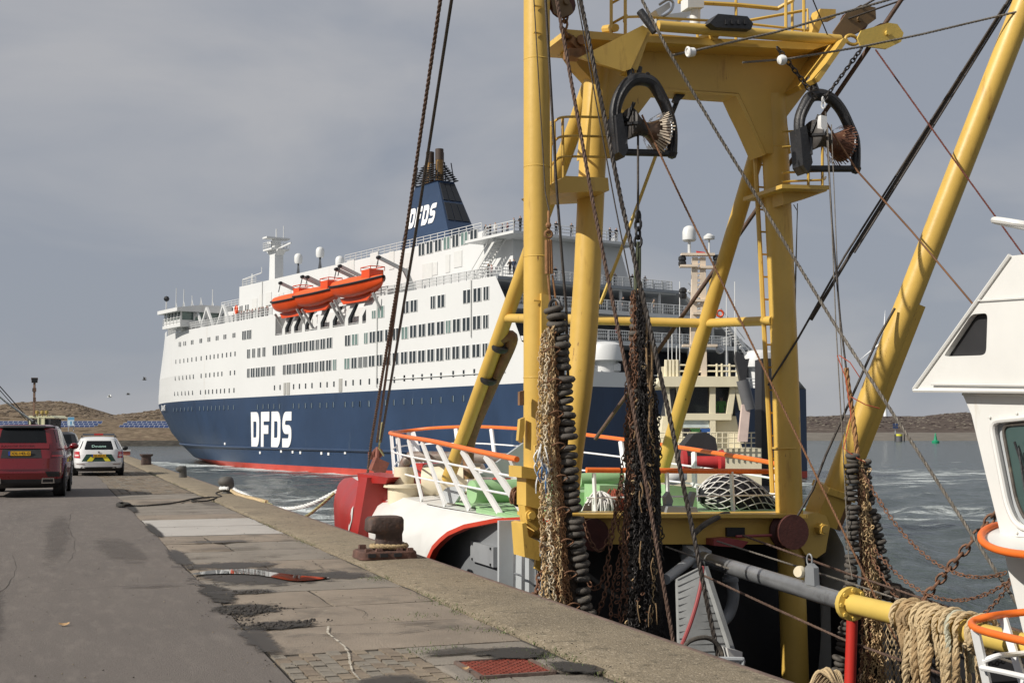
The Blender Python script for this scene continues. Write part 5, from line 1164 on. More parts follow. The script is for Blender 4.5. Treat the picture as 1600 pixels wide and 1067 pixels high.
# ---- wheelhouse at the right
XW = 7.95
def keyhole(mb, outer, hole, dx, mi=0):
    """plate with a hole: quads strips between resampled outlines"""
    mb2 = bmesh.new(); vo = [mb2.verts.new(p) for p in outer]; vh = [mb2.verts.new(p) for p in hole]
    eo = [mb2.edges.new((vo[i], vo[(i + 1) % len(vo)])) for i in range(len(vo))]; eh = [mb2.edges.new((vh[i], vh[(i + 1) % len(vh)])) for i in range(len(vh))]
    bmesh.ops.triangle_fill(mb2, use_beauty=True, edges=eo + eh, normal=(-1, 0, 0)); mb2.verts.index_update()
    mb.add([v.co.copy() for v in mb2.verts], [tuple(v.index for v in f.verts) if f.normal.x < 0 else tuple(v.index for v in f.verts)[::-1] for f in mb2.faces], mi)
    mb.add([*hole, *[Vector(p) + Vector((dx, 0, 0)) for p in hole]], [(i, (i + 1) % len(hole), len(hole) + (i + 1) % len(hole), len(hole) + i) for i in range(len(hole))], mi); mb2.free()
def roundpoly(P, r=.25, n=4):
    out = []; k = len(P)
    for i in range(k):
        a, b_, c = Vector(P[i - 1]), Vector(P[i]), Vector(P[(i + 1) % k]); d0 = b_.lerp(a, min(.45, r / (a - b_).length)); d1 = b_.lerp(c, min(.45, r / (c - b_).length))
        for j in range(n + 1): t = j / n; out.append(d0 * (1 - t) ** 2 + b_ * 2 * t * (1 - t) + d1 * t * t)
    return out
Wp = lambda x, y, X=XW: PX(x, y, X)
outer = [Wp(1428, 609), Wp(1436, 598), Wp(1500, 508), Wp(1572, 405), Wp(1578, 400), Wp(1800, 378), Wp(1800, 612), Wp(1510, 609)]
hole = roundpoly([Wp(1474, 557), Wp(1518, 491), Wp(1543, 489), Wp(1541, 550), Wp(1536, 555)], .05)
m = MB(); keyhole(m, outer, hole, .06); k = len(outer); m.add([*outer, *[Vector(p) + Vector((1.9, 0, 0)) for p in outer]], [(i, k + i, k + (i + 1) % k, (i + 1) % k) for i in range(k)]); m.add([Vector(p) + Vector((1.9, 0, 0)) for p in outer], [tuple(range(k))]); m.tube([Wp(1428, 608, XW - .01), Wp(1578, 399, XW - .01)], .02, 6); m.tube([Wp(1428, 610, XW - .01), Wp(1800, 613, XW - .01)], .02, 6)
visor = m.build('visor', WHT, trawler, smooth=30); m = MB(); m.prism([p + Vector((.065, 0, 0)) for p in hole], (.05, 0, 0)); m.build('visor_opening', DARK, visor)
XW2 = XW + .12; W2 = lambda x, y: PX(x, y, XW2)
outer = [W2(1502, 611), W2(1518, 648), W2(1540, 740), W2(1562, 828), W2(1575, 890), W2(1598, 985), W2(1640, 1120), W2(1900, 1120), W2(1900, 611)]
hole = roundpoly([W2(1549, 658), W2(1680, 645), W2(1720, 850), W2(1590, 822), W2(1575, 790)], .12)
m = MB(); keyhole(m, outer, hole, .05); k = len(outer); m.add([*outer, *[Vector(p) + Vector((1.7, -.1, 0)) for p in outer]], [(i, k + i, k + (i + 1) % k, (i + 1) % k) for i in range(k)])
m.tube([p + Vector((-.01, 0, 0)) for p in hole], .028, 8, closed=True); whs = m.build('wheelhouse', WHT, trawler, smooth=35)
m = MB(); m.prism([p + Vector((.055, 0, 0)) for p in hole], (.02, 0, 0)); m.build('window_rim', LGREY, whs)
hole2 = roundpoly([W2(1563, 664), W2(1680, 656), W2(1716, 838), W2(1600, 815), W2(1585, 782)], .10)
m = MB(); m.prism([p + Vector((.03, 0, 0)) for p in hole2], (.012, 0, 0)); m.build('window_pane', glass_mat('wheelhouse_glass', (.05, .085, .08), .03), whs)
m = MB(); P = smoothpath([PX(1700, 806, 8.7), PX(1575, 818, 8.35), PX(1545, 825, 8.08), PX(1533, 836, 7.86), PX(1540, 850, 7.66), PX(1568, 861, 7.5), PX(1620, 868, 7.4), PX(1760, 880, 7.3)], 6); m.tube(P, .034, 10); lring = m.build('ledge_rail', ORANGE, trawler)
m = MB(); m.grid([[p + Vector((.02, 0, -.015)) for p in P], [p.lerp(Vector((8.6, 8.3, p.z - .03)), .5) for p in P], [p.lerp(Vector((8.6, 8.3, p.z - .08)), .8) for p in P]]); m.build('wheelhouse_ledge', WHT, lring, smooth=60)
P = smoothpath([PX(1700, 948, 7.75), PX(1590, 957, 7.35), PX(1545, 963, 7.05), PX(1520, 971, 6.9), PX(1524, 981, 6.75), PX(1560, 992, 6.6), PX(1620, 1006, 6.45), PX(1760, 1042, 6.2)], 6)
m = MB(); m.tube(P, .03, 10); lr = m.build('deck_rail', ORANGE, trawler)
m = MB(); m.beam(PX(1524, 984, 6.74), PX(1552, 1110, 6.95), .075, .025, up=(1, .2, 0)); m.cut(); m.beam(PX(1568, 966, 7.2), PX(1612, 1110, 7.2), .07, .025, up=(1, .2, 0)); m.cut(); m.beam(PX(1618, 1006, 6.45), PX(1640, 1110, 6.6), .07, .025, up=(1, .2, 0)); m.build('stanchion', WHTR, lr)
m = MB(); m.tube(smoothpath([PX(1537, 1032, 6.82), PX(1560, 1024, 6.9), PX(1592, 1021, 7.2), PX(1680, 1010, 7.6)], 5), .022, 8); m.cut(); m.tube(smoothpath([PX(1534, 1043, 6.8), PX(1570, 1050, 6.7), PX(1640, 1066, 6.5)], 5), .022, 8); m.build('rail_bar', WHTR, lr)
m = MB(); m.tube([p + Vector((.02, 0, 0)) for p in hole2], .016, 6, closed=True); m.build('window_seal', RUBBER, whs)
m = MB(); m.tube([W2(1612, 812) + Vector((-.03, 0, 0)), W2(1596, 700) + Vector((-.03, 0, 0))], .009, 6); m.beam(W2(1588, 690) + Vector((-.02, 0, 0)), W2(1606, 745) + Vector((-.02, 0, 0)), .012, .02); m.build('wiper', BLACKI, whs)
m = MB(); m.tube([W2(1505, 616) + Vector((-.005, 0, 0)), W2(1900, 622) + Vector((-.005, 0, 0))], .012, 6); m.cut(); m.tube([W2(1561, 836) + Vector((-.004, 0, 0)), W2(1900, 850) + Vector((-.004, 0, 0))], .008, 6); m.build('weld_seam', WHT, whs)
m = MB()
for x, y in ((1548, 652), (1590, 646), (1562, 720), (1571, 775), (1590, 832)): m.cut(); m.lathe([(.012, -.004), (.012, .008), (.004, .012)], W2(x, y) + Vector((-.01, 0, 0)), (-1, 0, 0), 8)
m.build('frame_bolt', WHT, whs)
m = MB(); m.tube([PX(1455, 600, XW - .03), PX(1800, 604, XW - .03)], .009, 6); m.cut(); m.tube([PX(1528, 470, XW - .02), PX(1800, 452, XW - .02)], .006, 6); m.build('weld_seam', WHT, visor)
q = PX(1602, 353, 8.0); m = MB(); m.torus(q, .265, .03, (.12, -.25, 1), 28, 8); m.tube([q + Vector((.2, .1, 0)), q + Vector((.35, .1, -.6))], .03, 6); m.build('mast_ring', WHT, visor)
# ---- things low in the boat: fish chute, hoses, pipes, rails
m = MB(); pl = [PY(1058, 905, 12.9), PY(1098, 885, 12.9), PY(1148, 1040, 12.4), PY(1062, 1040, 12.4)]; m.prism(pl, (0, .05, 0)); 
for k in range(13): f = k / 13; a, b_ = pl[0].lerp(pl[3], f), pl[1].lerp(pl[2], f); m.beam(a + Vector((0, -.01, 0)), b_ + Vector((0, -.01, 0)), .010, .010)
m.beam(pl[1] + Vector((0, -.04, 0)), pl[2] + Vector((0, -.04, 0)), .06, .06); m.build('fish_chute', mat('chute_shade_grey', (.24, .245, .24), .5, var=.3, scale=3), trawler)  # grey puts the shade low in the boat into the white chute's colour
m = MB(); m.tube(smoothpath([PY(1098, 885, 12.3), PY(1094, 920, 12.2), PY(1080, 970, 12.1), PY(1060, 1020, 12.0)], 6), .022, 8, 0); m.build('red_hose', REDD, trawler)
m = MB(); m.tube(smoothpath([PY(1060, 1030, 12), PY(1075, 1003, 12), PY(1105, 996, 12), PY(1125, 1012, 12), PY(1130, 1040, 12)], 6), .025, 8, 0); m.cut(); m.tube(smoothpath([G(1082, 836, 13.7), G(1100, 820, 13.7), G(1125, 806, 13.9), G(1138, 803, 14)], 6), .035, 8, 0); m.build('black_hose', RUBBER, trawler)
m = MB(); m.tube(smoothpath([PY(1140, 895, 13.5), PY(1146, 930, 13.5), PY(1138, 960, 13.5), PY(1115, 985, 13.4), PY(1100, 1030, 13.4)], 6), .07, 12, 0); q = PY(1141, 905, 13.5); m.lathe([(.1, -.02), (.1, .02)], q, n=12); m.build('bilge_pipe', GREYP, trawler)
m = MB(); m.tube(smoothpath([PY(1070, 1030, 11.6), PY(1150, 1030, 11.6), PY(1160, 1034, 11.6), PY(1152, 1060, 11.6)], 4), .028, 8, 0); m.build('grab_rail', LGREY, trawler)
m = MB(); prism_px(m, [(1136, 1012), (1160, 1018), (1161, 1075), (1150, 1078)], 12.2, .2); m.build('deck_box', WHT, trawler)
m = MB(); a, b_ = PY(1332, 955, 11.0), PY(1327, 1100, 11.0); m.tube([a, b_], .056, 14); m.build('red_post', mat('red_post_paint', (.50, .03, .02), .45, var=.15, spot=((.55, .4, .35), .70, 9, .05)), trawler)
m = MB(); prism_px(m, [(1076, 782), (1083, 768), (1088, 769), (1081, 798), (1076, 799)], 14.35, .1); m.cut(); prism_px(m, [(1040, 776), (1046, 768), (1052, 782), (1048, 798), (1042, 798)], 14.35, .1); m.cut(); prism_px(m, [(1040, 806), (1092, 806), (1089, 792), (1044, 791)], 14.3, .25); m.build('rope_block', GREYP, trawler)

# ================================================================== GEAR HUNG ON THE BOAT
discm = MB().torus((0, 0, 0), .068, .043, (0, 0, 1), 14, 7).mesh('rubber_disc', RUBBER, 60)
ringbox = (0, 0, 0)
def disc_stack(root, path, rr, step, gaps=()):
    P = resample(path, .01); d = 0; nxt = 0; i = 0; org = root_loc(root); n = 0
    for a, b_ in zip(P, P[1:]):
        d += (b_ - a).length
        if d >= nxt:
            t = (b_ - a).normalized(); q = Vector((0, 0, 1)).rotation_difference(t); e = (q @ Matrix.Rotation(random.uniform(-.22, .22), 3, 'X').to_quaternion() @ Matrix.Rotation(random.uniform(-.22, .22), 3, 'Y').to_quaternion()).to_euler()
            s = rr / .111 * random.uniform(.86, 1.1); inst(discm, 'rubber_disc', root, a + Vector((random.gauss(0, .008), random.gauss(0, .008), 0)) - org, e, (s, s, step / .086 * random.uniform(.95, 1.1))); n += 1
            nxt = d + step * (1.0 if n % 9 else 1.7)
def chain_net(root, left, right, n, mats, pick, R=.017, r=.0066, jit=.012, dep=.05):
    """hanging net of interlocked links between a left and a right edge (photo outlines at given Y)"""
    M_ = [MB() for _ in mats]; Lp, Rp = resample(left, .05), resample(right, .05); k = 60
    def at(P, f): x = f * (len(P) - 1); i = min(int(x), len(P) - 2); return P[i].lerp(P[i + 1], x - i)
    for s in range(n):
        f = (s + .5) / n; dy = math.sin(f * math.pi) * -dep + random.uniform(-.02, .02); ph = random.uniform(0, 6)
        pts = [at(Lp, u / k).lerp(at(Rp, u / k), f + .03 * math.sin(u * .35 + ph)) + Vector((random.gauss(0, jit), dy + random.gauss(0, jit), 0)) for u in range(k + 1)]
        a, b_ = 0, k; chain_links(M_[pick(f)], pts, R * random.uniform(.85, 1.15), r, n=7, k=4)
    for s in range(n - 1):                                # cross links
        for u in range(1, k, 1):
            if random.random() < .55:
                f = (s + 1) / n; c = at(Lp, u / k).lerp(at(Rp, u / k), f) + Vector((0, math.sin(f * math.pi) * -dep, random.gauss(0, .01))); M_[pick(f)].torus(c, R * .9, r, (random.uniform(-.4, .4), 1, random.uniform(-.6, .6)), 7, 4, 0, stretch=Vector((1, random.uniform(-.6, .6), random.uniform(-.9, .9))))
    for mm, mt in zip(M_, mats):
        if mm.f: mm.build('chain_netting', mt, root, smooth=60, kind='stuff')
def lump(path, rads, n=10, jit=.25):
    P = smoothpath(path, 5); m = MB(); k = len(P); rs = [float(np.interp(i / (k - 1), np.linspace(0, 1, len(rads)), rads)) for i in range(k)]; m.tube(P, rs, n)
    m.v = [tuple(Vector(v) + Vector((random.gauss(0, 1), random.gauss(0, 1), random.gauss(0, .5))) * jit * .05) for v in m.v]; return m
# left net, slung from the port boom
YL = 13.02
def Nl(x, y, Y=YL): return PY(x, y, Y)
net1 = thing('fishing_net', 'tan chain net with a column of black rubber discs hanging beside the upright yellow boom', 'fishing net', Nl(885, 900))
disc_stack(net1, smoothpath([Nl(866, 484), Nl(873, 520), Nl(879, 570), Nl(886, 660), Nl(888, 720), Nl(893, 780), Nl(900, 840), Nl(907, 890), Nl(913, 950), Nl(916, 985)], 5), .113, .074)
chain_net(net1, [Nl(846, 525), Nl(842, 600), Nl(840, 680), Nl(843, 800), Nl(845, 900), Nl(847, 990)], [Nl(868, 505), Nl(872, 600), Nl(872, 680), Nl(882, 800), Nl(888, 900), Nl(898, 1000)], 13, [CHAINT, mat('orange_chain', (.32, .17, .08), .8, .1, var=.4, scale=9), mat('sunlit_tan_twine', (.68, .58, .42), .9, var=.25, scale=8)], lambda f: 2 if f < .36 and random.random() < .55 else (0 if f < .66 and random.random() < .7 else 1))  # left third gets a paler colour: sunlight on that side, put into the strands
m = lump([Nl(866, 500, YL + .1), Nl(870, 600, YL + .1), Nl(876, 720, YL + .1), Nl(884, 850, YL + .1), Nl(894, 990, YL + .1)], [.05, .09, .09, .10, .11], 8); m.build('net_core', mat('dark_netting', (.045, .03, .02), .95, var=.5, scale=16, bump=.8, bscale=60), net1)
m = MB()
for k in range(9):
    y0 = 540 + k * 50; x0 = interp([(500, 874), (600, 878), (700, 884), (800, 892), (900, 903), (1000, 912)], y0); m.tube(smoothpath([Nl(x0 - 26, y0 + 10, YL - .03), Nl(x0 - 12, y0 + 2, YL - .12), Nl(x0, y0 + 6, YL - .1), Nl(x0 - 14, y0 + 16, YL - .05)], 4), .009, 5)
m.build('lashing', mat('rust_rope', (.17, .085, .045), .95, var=.4, scale=9, bump=.4, bscale=60), net1, kind='stuff')
m = MB(); m.torus(Nl(867, 480), .085, .02, (1, .4, 0), 14, 7); m.build('lifting_ring', BLACKI, net1)
m = MB()
for k in range(14): x, y = random.uniform(838, 856), random.uniform(690, 750); m.tube(smoothpath([Nl(x, y, YL - .08), Nl(x + random.uniform(-8, 8), y + 12, YL - .11), Nl(x + random.uniform(-6, 6), y + 26, YL - .08)], 3), .008, 5, random.choice((0, 0, 1)))
m.build('frayed_twine', [ROPEW, mat('blue_twine', (.06, .16, .34), .9)], net1)
# middle net, slung from the port warp block
YM = 13.1
def Nm(x, y, Y=YM): return PY(x, y, Y)
net2 = thing('fishing_net', 'dark gathered chain net hanging below the left black warp block', 'fishing net', Nm(990, 900))
disc_stack(net2, smoothpath([Nm(996, 470), Nm(993, 520), Nm(994, 560), Nm(990, 640), Nm(986, 700), Nm(985, 800), Nm(983, 900), Nm(985, 1030)], 5), .08, .066)
chain_net(net2, [Nm(988, 458), Nm(983, 540), Nm(979, 620), Nm(970, 720), Nm(963, 850), Nm(948, 1015)], [Nm(1000, 455), Nm(1012, 520), Nm(1024, 600), Nm(1032, 720), Nm(1034, 850), Nm(1040, 1030)], 12, [CHAINR, CHAINB, CHAINT], lambda f: 0 if f < .24 else (1 if random.random() < .84 else (2 if random.random() < .45 else 0)), dep=.12)
m = lump([Nm(994, 455, YM + .1), Nm(1000, 560, YM + .1), Nm(1004, 680, YM + .1), Nm(1004, 820, YM + .12), Nm(1002, 1040, YM + .12)], [.035, .10, .19, .215, .24], 12); m.build('net_core', mat('black_netting', (.02, .016, .013), .95, var=.5, scale=16, bump=.8, bscale=60), net2)
m = MB()
for k, (a, b_) in enumerate((((1010, 500), (1016, 640)), ((1016, 520), (1014, 650)), ((1020, 540), (1019, 660)), ((1012, 600), (1010, 700)))): m.tube(smoothpath([Nm(*a, YM - .1), Nm((a[0] + b_[0]) / 2 + random.uniform(-5, 5), (a[1] + b_[1]) / 2, YM - .13), Nm(*b_, YM - .1)], 4), .014, 6)
for k in range(12): x, y = random.uniform(985, 1025), random.uniform(640, 960); m.tube(smoothpath([Nm(x, y, YM - .2), Nm(x + random.uniform(-5, 5), y + 14, YM - .22), Nm(x + random.uniform(-4, 4), y + 34, YM - .2)], 3), .006, 5)
m.build('frayed_rope', kind='stuff', parent=net2, mats=mat('old_tan_rope', (.26, .17, .09), .95, var=.4, scale=9, bump=.4, bscale=60))
m = MB()
for a, b_, sg in (((912, 812), (972, 745), .55), ((918, 905), (966, 770), .45), ((916, 955), (955, 880), .25)): chain_links(m, catenary(Nm(*a, 13.3), Nm(*b_, 13.0), sg, 24), .024, .008)
m.build('slack_chain', CHAINR, net2, smooth=60, kind='stuff')
# right net over the far bulwark
YRt = 12.6
def Nr(x, y, Y=YRt): return PY(x, y, Y)
net3 = thing('fishing_net', 'tan chain net with two columns of dark discs hanging by the slanted yellow boom', 'fishing net', Nr(1350, 1000))
disc_stack(net3, smoothpath([Nr(1332, 712), Nr(1331, 780), Nr(1332, 840), Nr(1330, 900), Nr(1326, 960), Nr(1312, 1040), Nr(1312, 1090)], 5), .085, .056); disc_stack(net3, smoothpath([Nr(1350, 722), Nr(1357, 780), Nr(1370, 830), Nr(1378, 880), Nr(1386, 940)], 5), .082, .056)
chain_net(net3, [Nr(1338, 722), Nr(1338, 800), Nr(1343, 900), Nr(1342, 1000), Nr(1338, 1080)], [Nr(1350, 722), Nr(1360, 800), Nr(1372, 900), Nr(1380, 1000), Nr(1384, 1080)], 9, [CHAINT, CHAINR], lambda f: 0 if random.random() < .72 else 1, dep=.06)
m = lump([Nr(1342, 730, YRt + .1), Nr(1352, 830, YRt + .1), Nr(1360, 1000, YRt + .1), Nr(1360, 1090, YRt + .1)], [.04, .07, .10, .12], 8); m.build('net_core', MATS['dark_netting'], net3)
m = MB()                                                   # mesh panel beside it, knotted diamonds
for i in range(9):
    for j in range(16):
        c = lambda a, b_: Nr(1384 + a * 6.5 + (b_ % 2) * 3.2, 955 + b_ * 8.0, 12.2 - .3 * math.sin(a))
        p = c(i, j); q = c(i + (1 if j % 2 else 0), j + 1); r = c(i - (0 if j % 2 else 1), j + 1); m.tube([p, q], .006, 4); m.tube([p, r], .006, 4)
m.build('net_panel', NETT, net3, kind='stuff')
m = lump([Nr(1372, 915), Nr(1395, 925), Nr(1420, 938), Nr(1440, 948)], [.05, .12, .11, .06], 9); m.build('gathered_net', MATS['dark_netting'], net3)
m = MB()
for a, b_, sg in (((1352, 745), (1575, 893), .42), ((1368, 860), (1580, 905), .36), ((1362, 870), (1578, 912), .62)): chain_links(m, catenary(Nr(*a, 12.5), Nr(*b_, 10.4), sg, 40), .02, .0065)
m.build('slack_chain', CHAINR, net3, smooth=60, kind='stuff')
m = MB(); chain_links(m, [PY(1556, 800, 11.0), PY(1500, 868, 11.3), PY(1430, 952, 11.8)], .042, .015, n=10, k=6); tag(m.build('heavy_chain', CHAINR, smooth=60, loc=PY(1430, 952, 11.8)), 'heavy rusty chain slanting up from the net to the white wheelhouse', 'chain')

# warp blocks: horseshoe frame with an hourglass drum
def warp_block(label, path, drum, Y, dm, cheek, axis):
    c = PY(*path[len(path) // 2], Y); root = thing('warp_block', label, 'pulley block', c, 'black warp blocks hanging from the gantry')
    P = smoothpath([PY(x, y, Y) for x, y in path], 4); m = MB()
    m.tube(P, [.062 + .014 * math.sin(math.pi * i / (len(P) - 1)) for i in range(len(P))], 10)
    for s_ in (-1, 1): m.tube([p + Vector((0, s_ * .05, 0)) for p in P], .028, 6)
    m.build('frame', BLACKI, root, smooth=60)
    m = MB(); a, b_ = PY(*path[0], Y), PY(*path[-1], Y); m.tube([a, b_], .042, 10); m.ball(b_, .07, 8); m.ball(a, .065, 8); m.build('spacer_bar', BLACKI, root)
    m = MB(); m.prism([PY(x, y, Y - .12) for x, y in cheek], (0, .24, 0)); m.build('cheek_plate', BLACKI, root, smooth=30)
    l, r_ = PY(*drum[0], Y - .02), PY(*drum[1], Y); ax = Vector(axis); ln = (r_ - l).length; h = ln / 2; mid = (l + r_) / 2
    prof = [(.03, -h), (.185, -h), (.195, -h * .96), (.185, -h * .86), (.13, -h * .52), (.09, -h * .18), (.085, .05 * h), (.10, h * .25), (.137, h * .55), (.185, h * .86), (.198, h * .95), (.198, h), (.03, h)]
    m = MB(); m.lathe(prof, mid, ax, 28, mfun=lambda i: 0 if i > 5 else 1); dr = m.build('drum', dm, root, smooth=50)
    axn = ax.normalized(); m = MB(); u = axn.orthogonal(); m.torus(mid + axn * h, .198, .012, axn, 24, 6); m.build('drum_rim', STEEL, dr)
    m = MB()
    for k in range(40):
        an = 2 * math.pi * k / 40; w = axn.cross(u); v = u * math.cos(an) + w * math.sin(an); h0 = random.uniform(.34, .55); h1 = random.uniform(.84, .95); t_ = axn.cross(v) * random.uniform(.004, .009)
        rr_ = lambda q: float(np.interp(q, [.25, .55, .86, .95], [.10, .137, .185, .198])) + .003
        hs = [lerp(h0, h1, q / 5) for q in range(6)]; m.grid([[mid + axn * h * q + v * rr_(q) - t_ for q in hs], [mid + axn * h * q + v * rr_(q) + t_ for q in hs]])
    m.build('wear_strips', dm[0] if 'right' in label else mat('pale_worn_steel', (.62, .52, .40), .5), dr, smooth=0)
    m = MB()
    for k in range(5): an = 2 * math.pi * k / 5; w = axn.cross(u); v = u * math.cos(an) + w * math.sin(an); m.beam(mid - axn * (h + .01) + v * .03, mid - axn * (h + .01) + v * .19, .03, .03)
    m.build('spoke', BLACKI, dr)
    return root
DARKD = mat('dark_drum_steel', (.04, .034, .03), .6, .0, var=.5, scale=9)
wb1 = warp_block('left black warp block with a pale worn drum under the gantry', [(970, 238), (963, 205), (961, 175), (967, 152), (979, 133), (992, 125), (1008, 125), (1021, 132), (1033, 152), (1042, 172), (1050, 202), (1050, 240)], [(976, 198), (1037, 206)], 13.45, [BRASS, DARKD], [(962, 180), (972, 176), (982, 232), (976, 246), (967, 238)], (1, .22, -.12))
wb2 = warp_block('right black warp block with a rust brown drum hung on chains', [(1260, 264), (1251, 225), (1249, 190), (1258, 165), (1268, 151), (1284, 149), (1300, 156), (1314, 172), (1326, 196), (1336, 222), (1337, 264)], [(1263, 215), (1322, 224)], 13.45, [RUSTD, DARKD], [(1250, 200), (1260, 196), (1270, 254), (1263, 270), (1255, 258)], (1, .22, -.12))
m = MB(); chain_links(m, [PY(985, 105, 13.5), PY(990, 124, 13.45)], .028, .011); m.tube([PY(982, 100, 13.5), PY(985, 122, 13.45)], .035, 8); m.tube([PY(1000, 106, 13.5), PY(996, 124, 13.45)], .03, 8); m.torus(PY(1012, 118, 13.4), .03, .009, (0, 1, 0), 10, 5); m.build('hanger', BLACKI, wb1)
m = MB(); m.tube([PY(1268, 126, 13.6), PY(1278, 152, 13.45)], .05, 8); m.ball(PY(1266, 128, 13.6), .07, 8); m.ball(PY(1289, 152, 13.4), .05, 8); m.build('hanger', BLACKI, wb2)
for a, b_, lab in (((1217, 78), (1272, 150), 'dark chain from the gantry tube down to the right black warp block'), ((1345, 78), (1288, 155), 'grey chain from the yellow tackle block to the right black warp block')):
    m = MB(); chain_links(m, [PY(*a, 13.3), PY(*b_, 13.3)], .026, .0095, n=10, k=6); tag(m.build('chain', CHAINB, smooth=60, loc=PY(*b_, 13.3)), lab, 'chain')
def tackle(label, cheek, Y, mt, sheaves, hook=None, nm='tackle_block'):
    c = PY(*cheek[0], Y); root = thing(nm, label, 'pulley block', c); k = 3
    for s_ in (-1, 1): m = MB(); m.prism([PY(x, y, Y + s_ * .09 - .012) for x, y in cheek], (0, .024, 0)); m.build('cheek', mt, root, smooth=20)
    m = MB(); cx, cy = sum(p[0] for p in cheek) / len(cheek), sum(p[1] for p in cheek) / len(cheek)
    for j in range(sheaves): o = (j - (sheaves - 1) / 2) * .05; m.lathe([(.02, -.02), (.15, -.02), (.12, 0), (.15, .02), (.02, .02)], PY(cx, cy, Y) + Vector((0, o, 0)), (0, 1, 0), 16)
    m.build('sheave', MAROON, root); m = MB(); m.lathe([(.012, -.14), (.035, -.14), (.035, .14), (.012, .14)], PY(cx, cy, Y), (0, 1, 0), 8); m.build('axle_pin', mt, root)
    if hook: m = MB(); m.torus(PY(*hook, Y), .055, .022, (.1, 1, .1), 14, 8, stretch=(1, 0, -.15)); m.build('shackle', YEL, root)
    return root
tackle('pale yellow tackle block shackled to the right tip of the gantry', [(1340, 60), (1346, 48), (1388, 36), (1402, 38), (1412, 52), (1408, 66), (1385, 77), (1345, 72)], 13.5, YELB, 2, (1331, 63))
tackle('brown multi-sheave tackle block above the right tip of the gantry', [(1302, 50), (1322, 22), (1345, 8), (1368, 12), (1369, 30), (1330, 58), (1306, 64)], 13.7, mat('brown_block', (.16, .10, .045), .6, var=.3), 4)
tackle('dark tackle block at the top beside the upright boom', [(860, -12), (880, -14), (893, 8), (896, 20), (878, 28), (866, 20)], 13.6, MATS['brown_block'], 2)
m = MB(); chain_links(m, [PY(884, 28, 13.6), PY(880, 45, 13.6), PY(890, 62, 13.7)], .04, .015, n=10, k=6); m.lathe([(.02, -.1), (.06, -.1), (.06, .1), (.02, .1)], PY(904, 66, 13.75), (0, 1, 0), 12); m.beam(PY(888, 62, 13.7), PY(912, 86, 13.8), .12, .1); m.box(PY(895, 86, 13.75), (.16, .2, .1)); m.build('rusty_shackle', mat('rusty_shackle_steel', (.24, .12, .05), .7, .2, var=.4, scale=8), trawler)

# trawl beam lying along the deck, rope coils on it
def T(x, y): return PX(x, y, 7.35)
tb = thing('trawl_beam', 'long trawl beam, grey tube flanged to a yellow tube, lying along the boat', 'trawl beam', T(1325, 940))
a, j, e = T(1070, 864), T(1330, 943), T(1760, 1046); d = (e - j).normalized()
m = MB(); m.tube([a, j], .088, 20); m.build('grey_tube', STEEL, tb); m = MB(); m.tube([j, e], .098, 20); m.build('yellow_tube', YELB, tb)
m = MB(); m.lathe([(.02, -.03), (.165, -.03), (.165, .03), (.02, .03)], j, d, 20); m.build('flange', YELB, tb)
bolt = MB().lathe([(.002, -.05), (.022, -.05), (.022, .05), (.002, .05)], (0, 0, 0), d, 6).mesh('bolt', YELB, 0); u = d.orthogonal().normalized(); w = d.cross(u)
for k in range(8): an = k * math.pi / 4; inst(bolt, 'bolt', tb, j - root_loc(tb) + (u * math.cos(an) + w * math.sin(an)) * .135)
m = MB(); q = T(1268, 905); m.prism([q + Vector((-.05, .05, -.05)), q + Vector((-.05, -.13, -.05)), q + Vector((-.05, -.12, .13)), q + Vector((-.05, -.03, .17)), q + Vector((-.05, .04, .12))], (.06, 0, 0)); m.lathe([(.02, -.05), (.05, -.05), (.062, -.02), (.062, .02), (.05, .04), (.02, .05)], q + Vector((-.07, .10, .07)), (1, .5, 0), 16, 1); m.torus(q + Vector((-.02, .0, .2)), .035, .009, (1, .3, 0), 12, 6, stretch=(0, 0, 1)); m.build('lug', [GREYP, CREAM], tb)
m = MB(); q = T(1088, 868); m.box(q, (.24, .3, .2), Matrix.Rotation(.2, 3, 'X')); m.tube([q, PY(1040, 905, 13.2)], .06, 10); m.build('beam_shoe', LGREY, tb)
rc = thing('rope_coil', 'tan rope looped over the yellow trawl beam in thick bights', 'rope', T(1500, 990))
pals = [ROPET, mat('dark_tan_rope', (.36, .25, .13), .9, var=.3, scale=8, bump=.5, bscale=70), mat('greenish_rope', (.44, .43, .33), .9, var=.25, scale=8, bump=.5, bscale=70)]
xs_ = [1432, 1448, 1452, 1458, 1468, 1476, 1484, 1492, 1500, 1508, 1518, 1526, 1536, 1546, 1556, 1566]
for i, x in enumerate(xs_):
    f = (x - 1330) / (1760 - 1330); c = j.lerp(e, f); R0_ = .13 + random.uniform(0, .03); drop = (0 if i in (0, 14, 15) else random.uniform(.25, .75)); up_ = Vector((0, 0, 1)); s_ = Vector((1, 0, 0)); pts = []
    sk = random.uniform(-.06, .06)
    for an in np.linspace(-20, 200, 14): pts.append(c + s_ * -math.cos(rad(an)) * R0_ * -1 + up_ * math.sin(rad(an)) * R0_ + d * sk * (an / 180))
    if drop: lft, rgt = pts[-1], pts[0]; pts = [rgt - up_ * drop * .6 + s_ * .02, *pts, lft - up_ * drop * .5 + d * random.uniform(-.05, .05), (lft + rgt) / 2 - up_ * drop - s_ * .05 + d * random.uniform(-.08, .08)]
    else: pts += [c + s_ * -math.cos(rad(an)) * R0_ * -1 + up_ * math.sin(rad(an)) * R0_ for an in np.linspace(220, 320, 5)]
    P = resample(smoothpath(pts, 5), .02); m = MB(); rr = .027 if i != 1 else .04
    for st in rope_path(P, rr, 3): m.tube(st, rr * .56, 5)
    m.build('rope_bight', pals[0 if i not in (1, 2, 11) else (1 if i < 3 else 2)], rc, smooth=70)
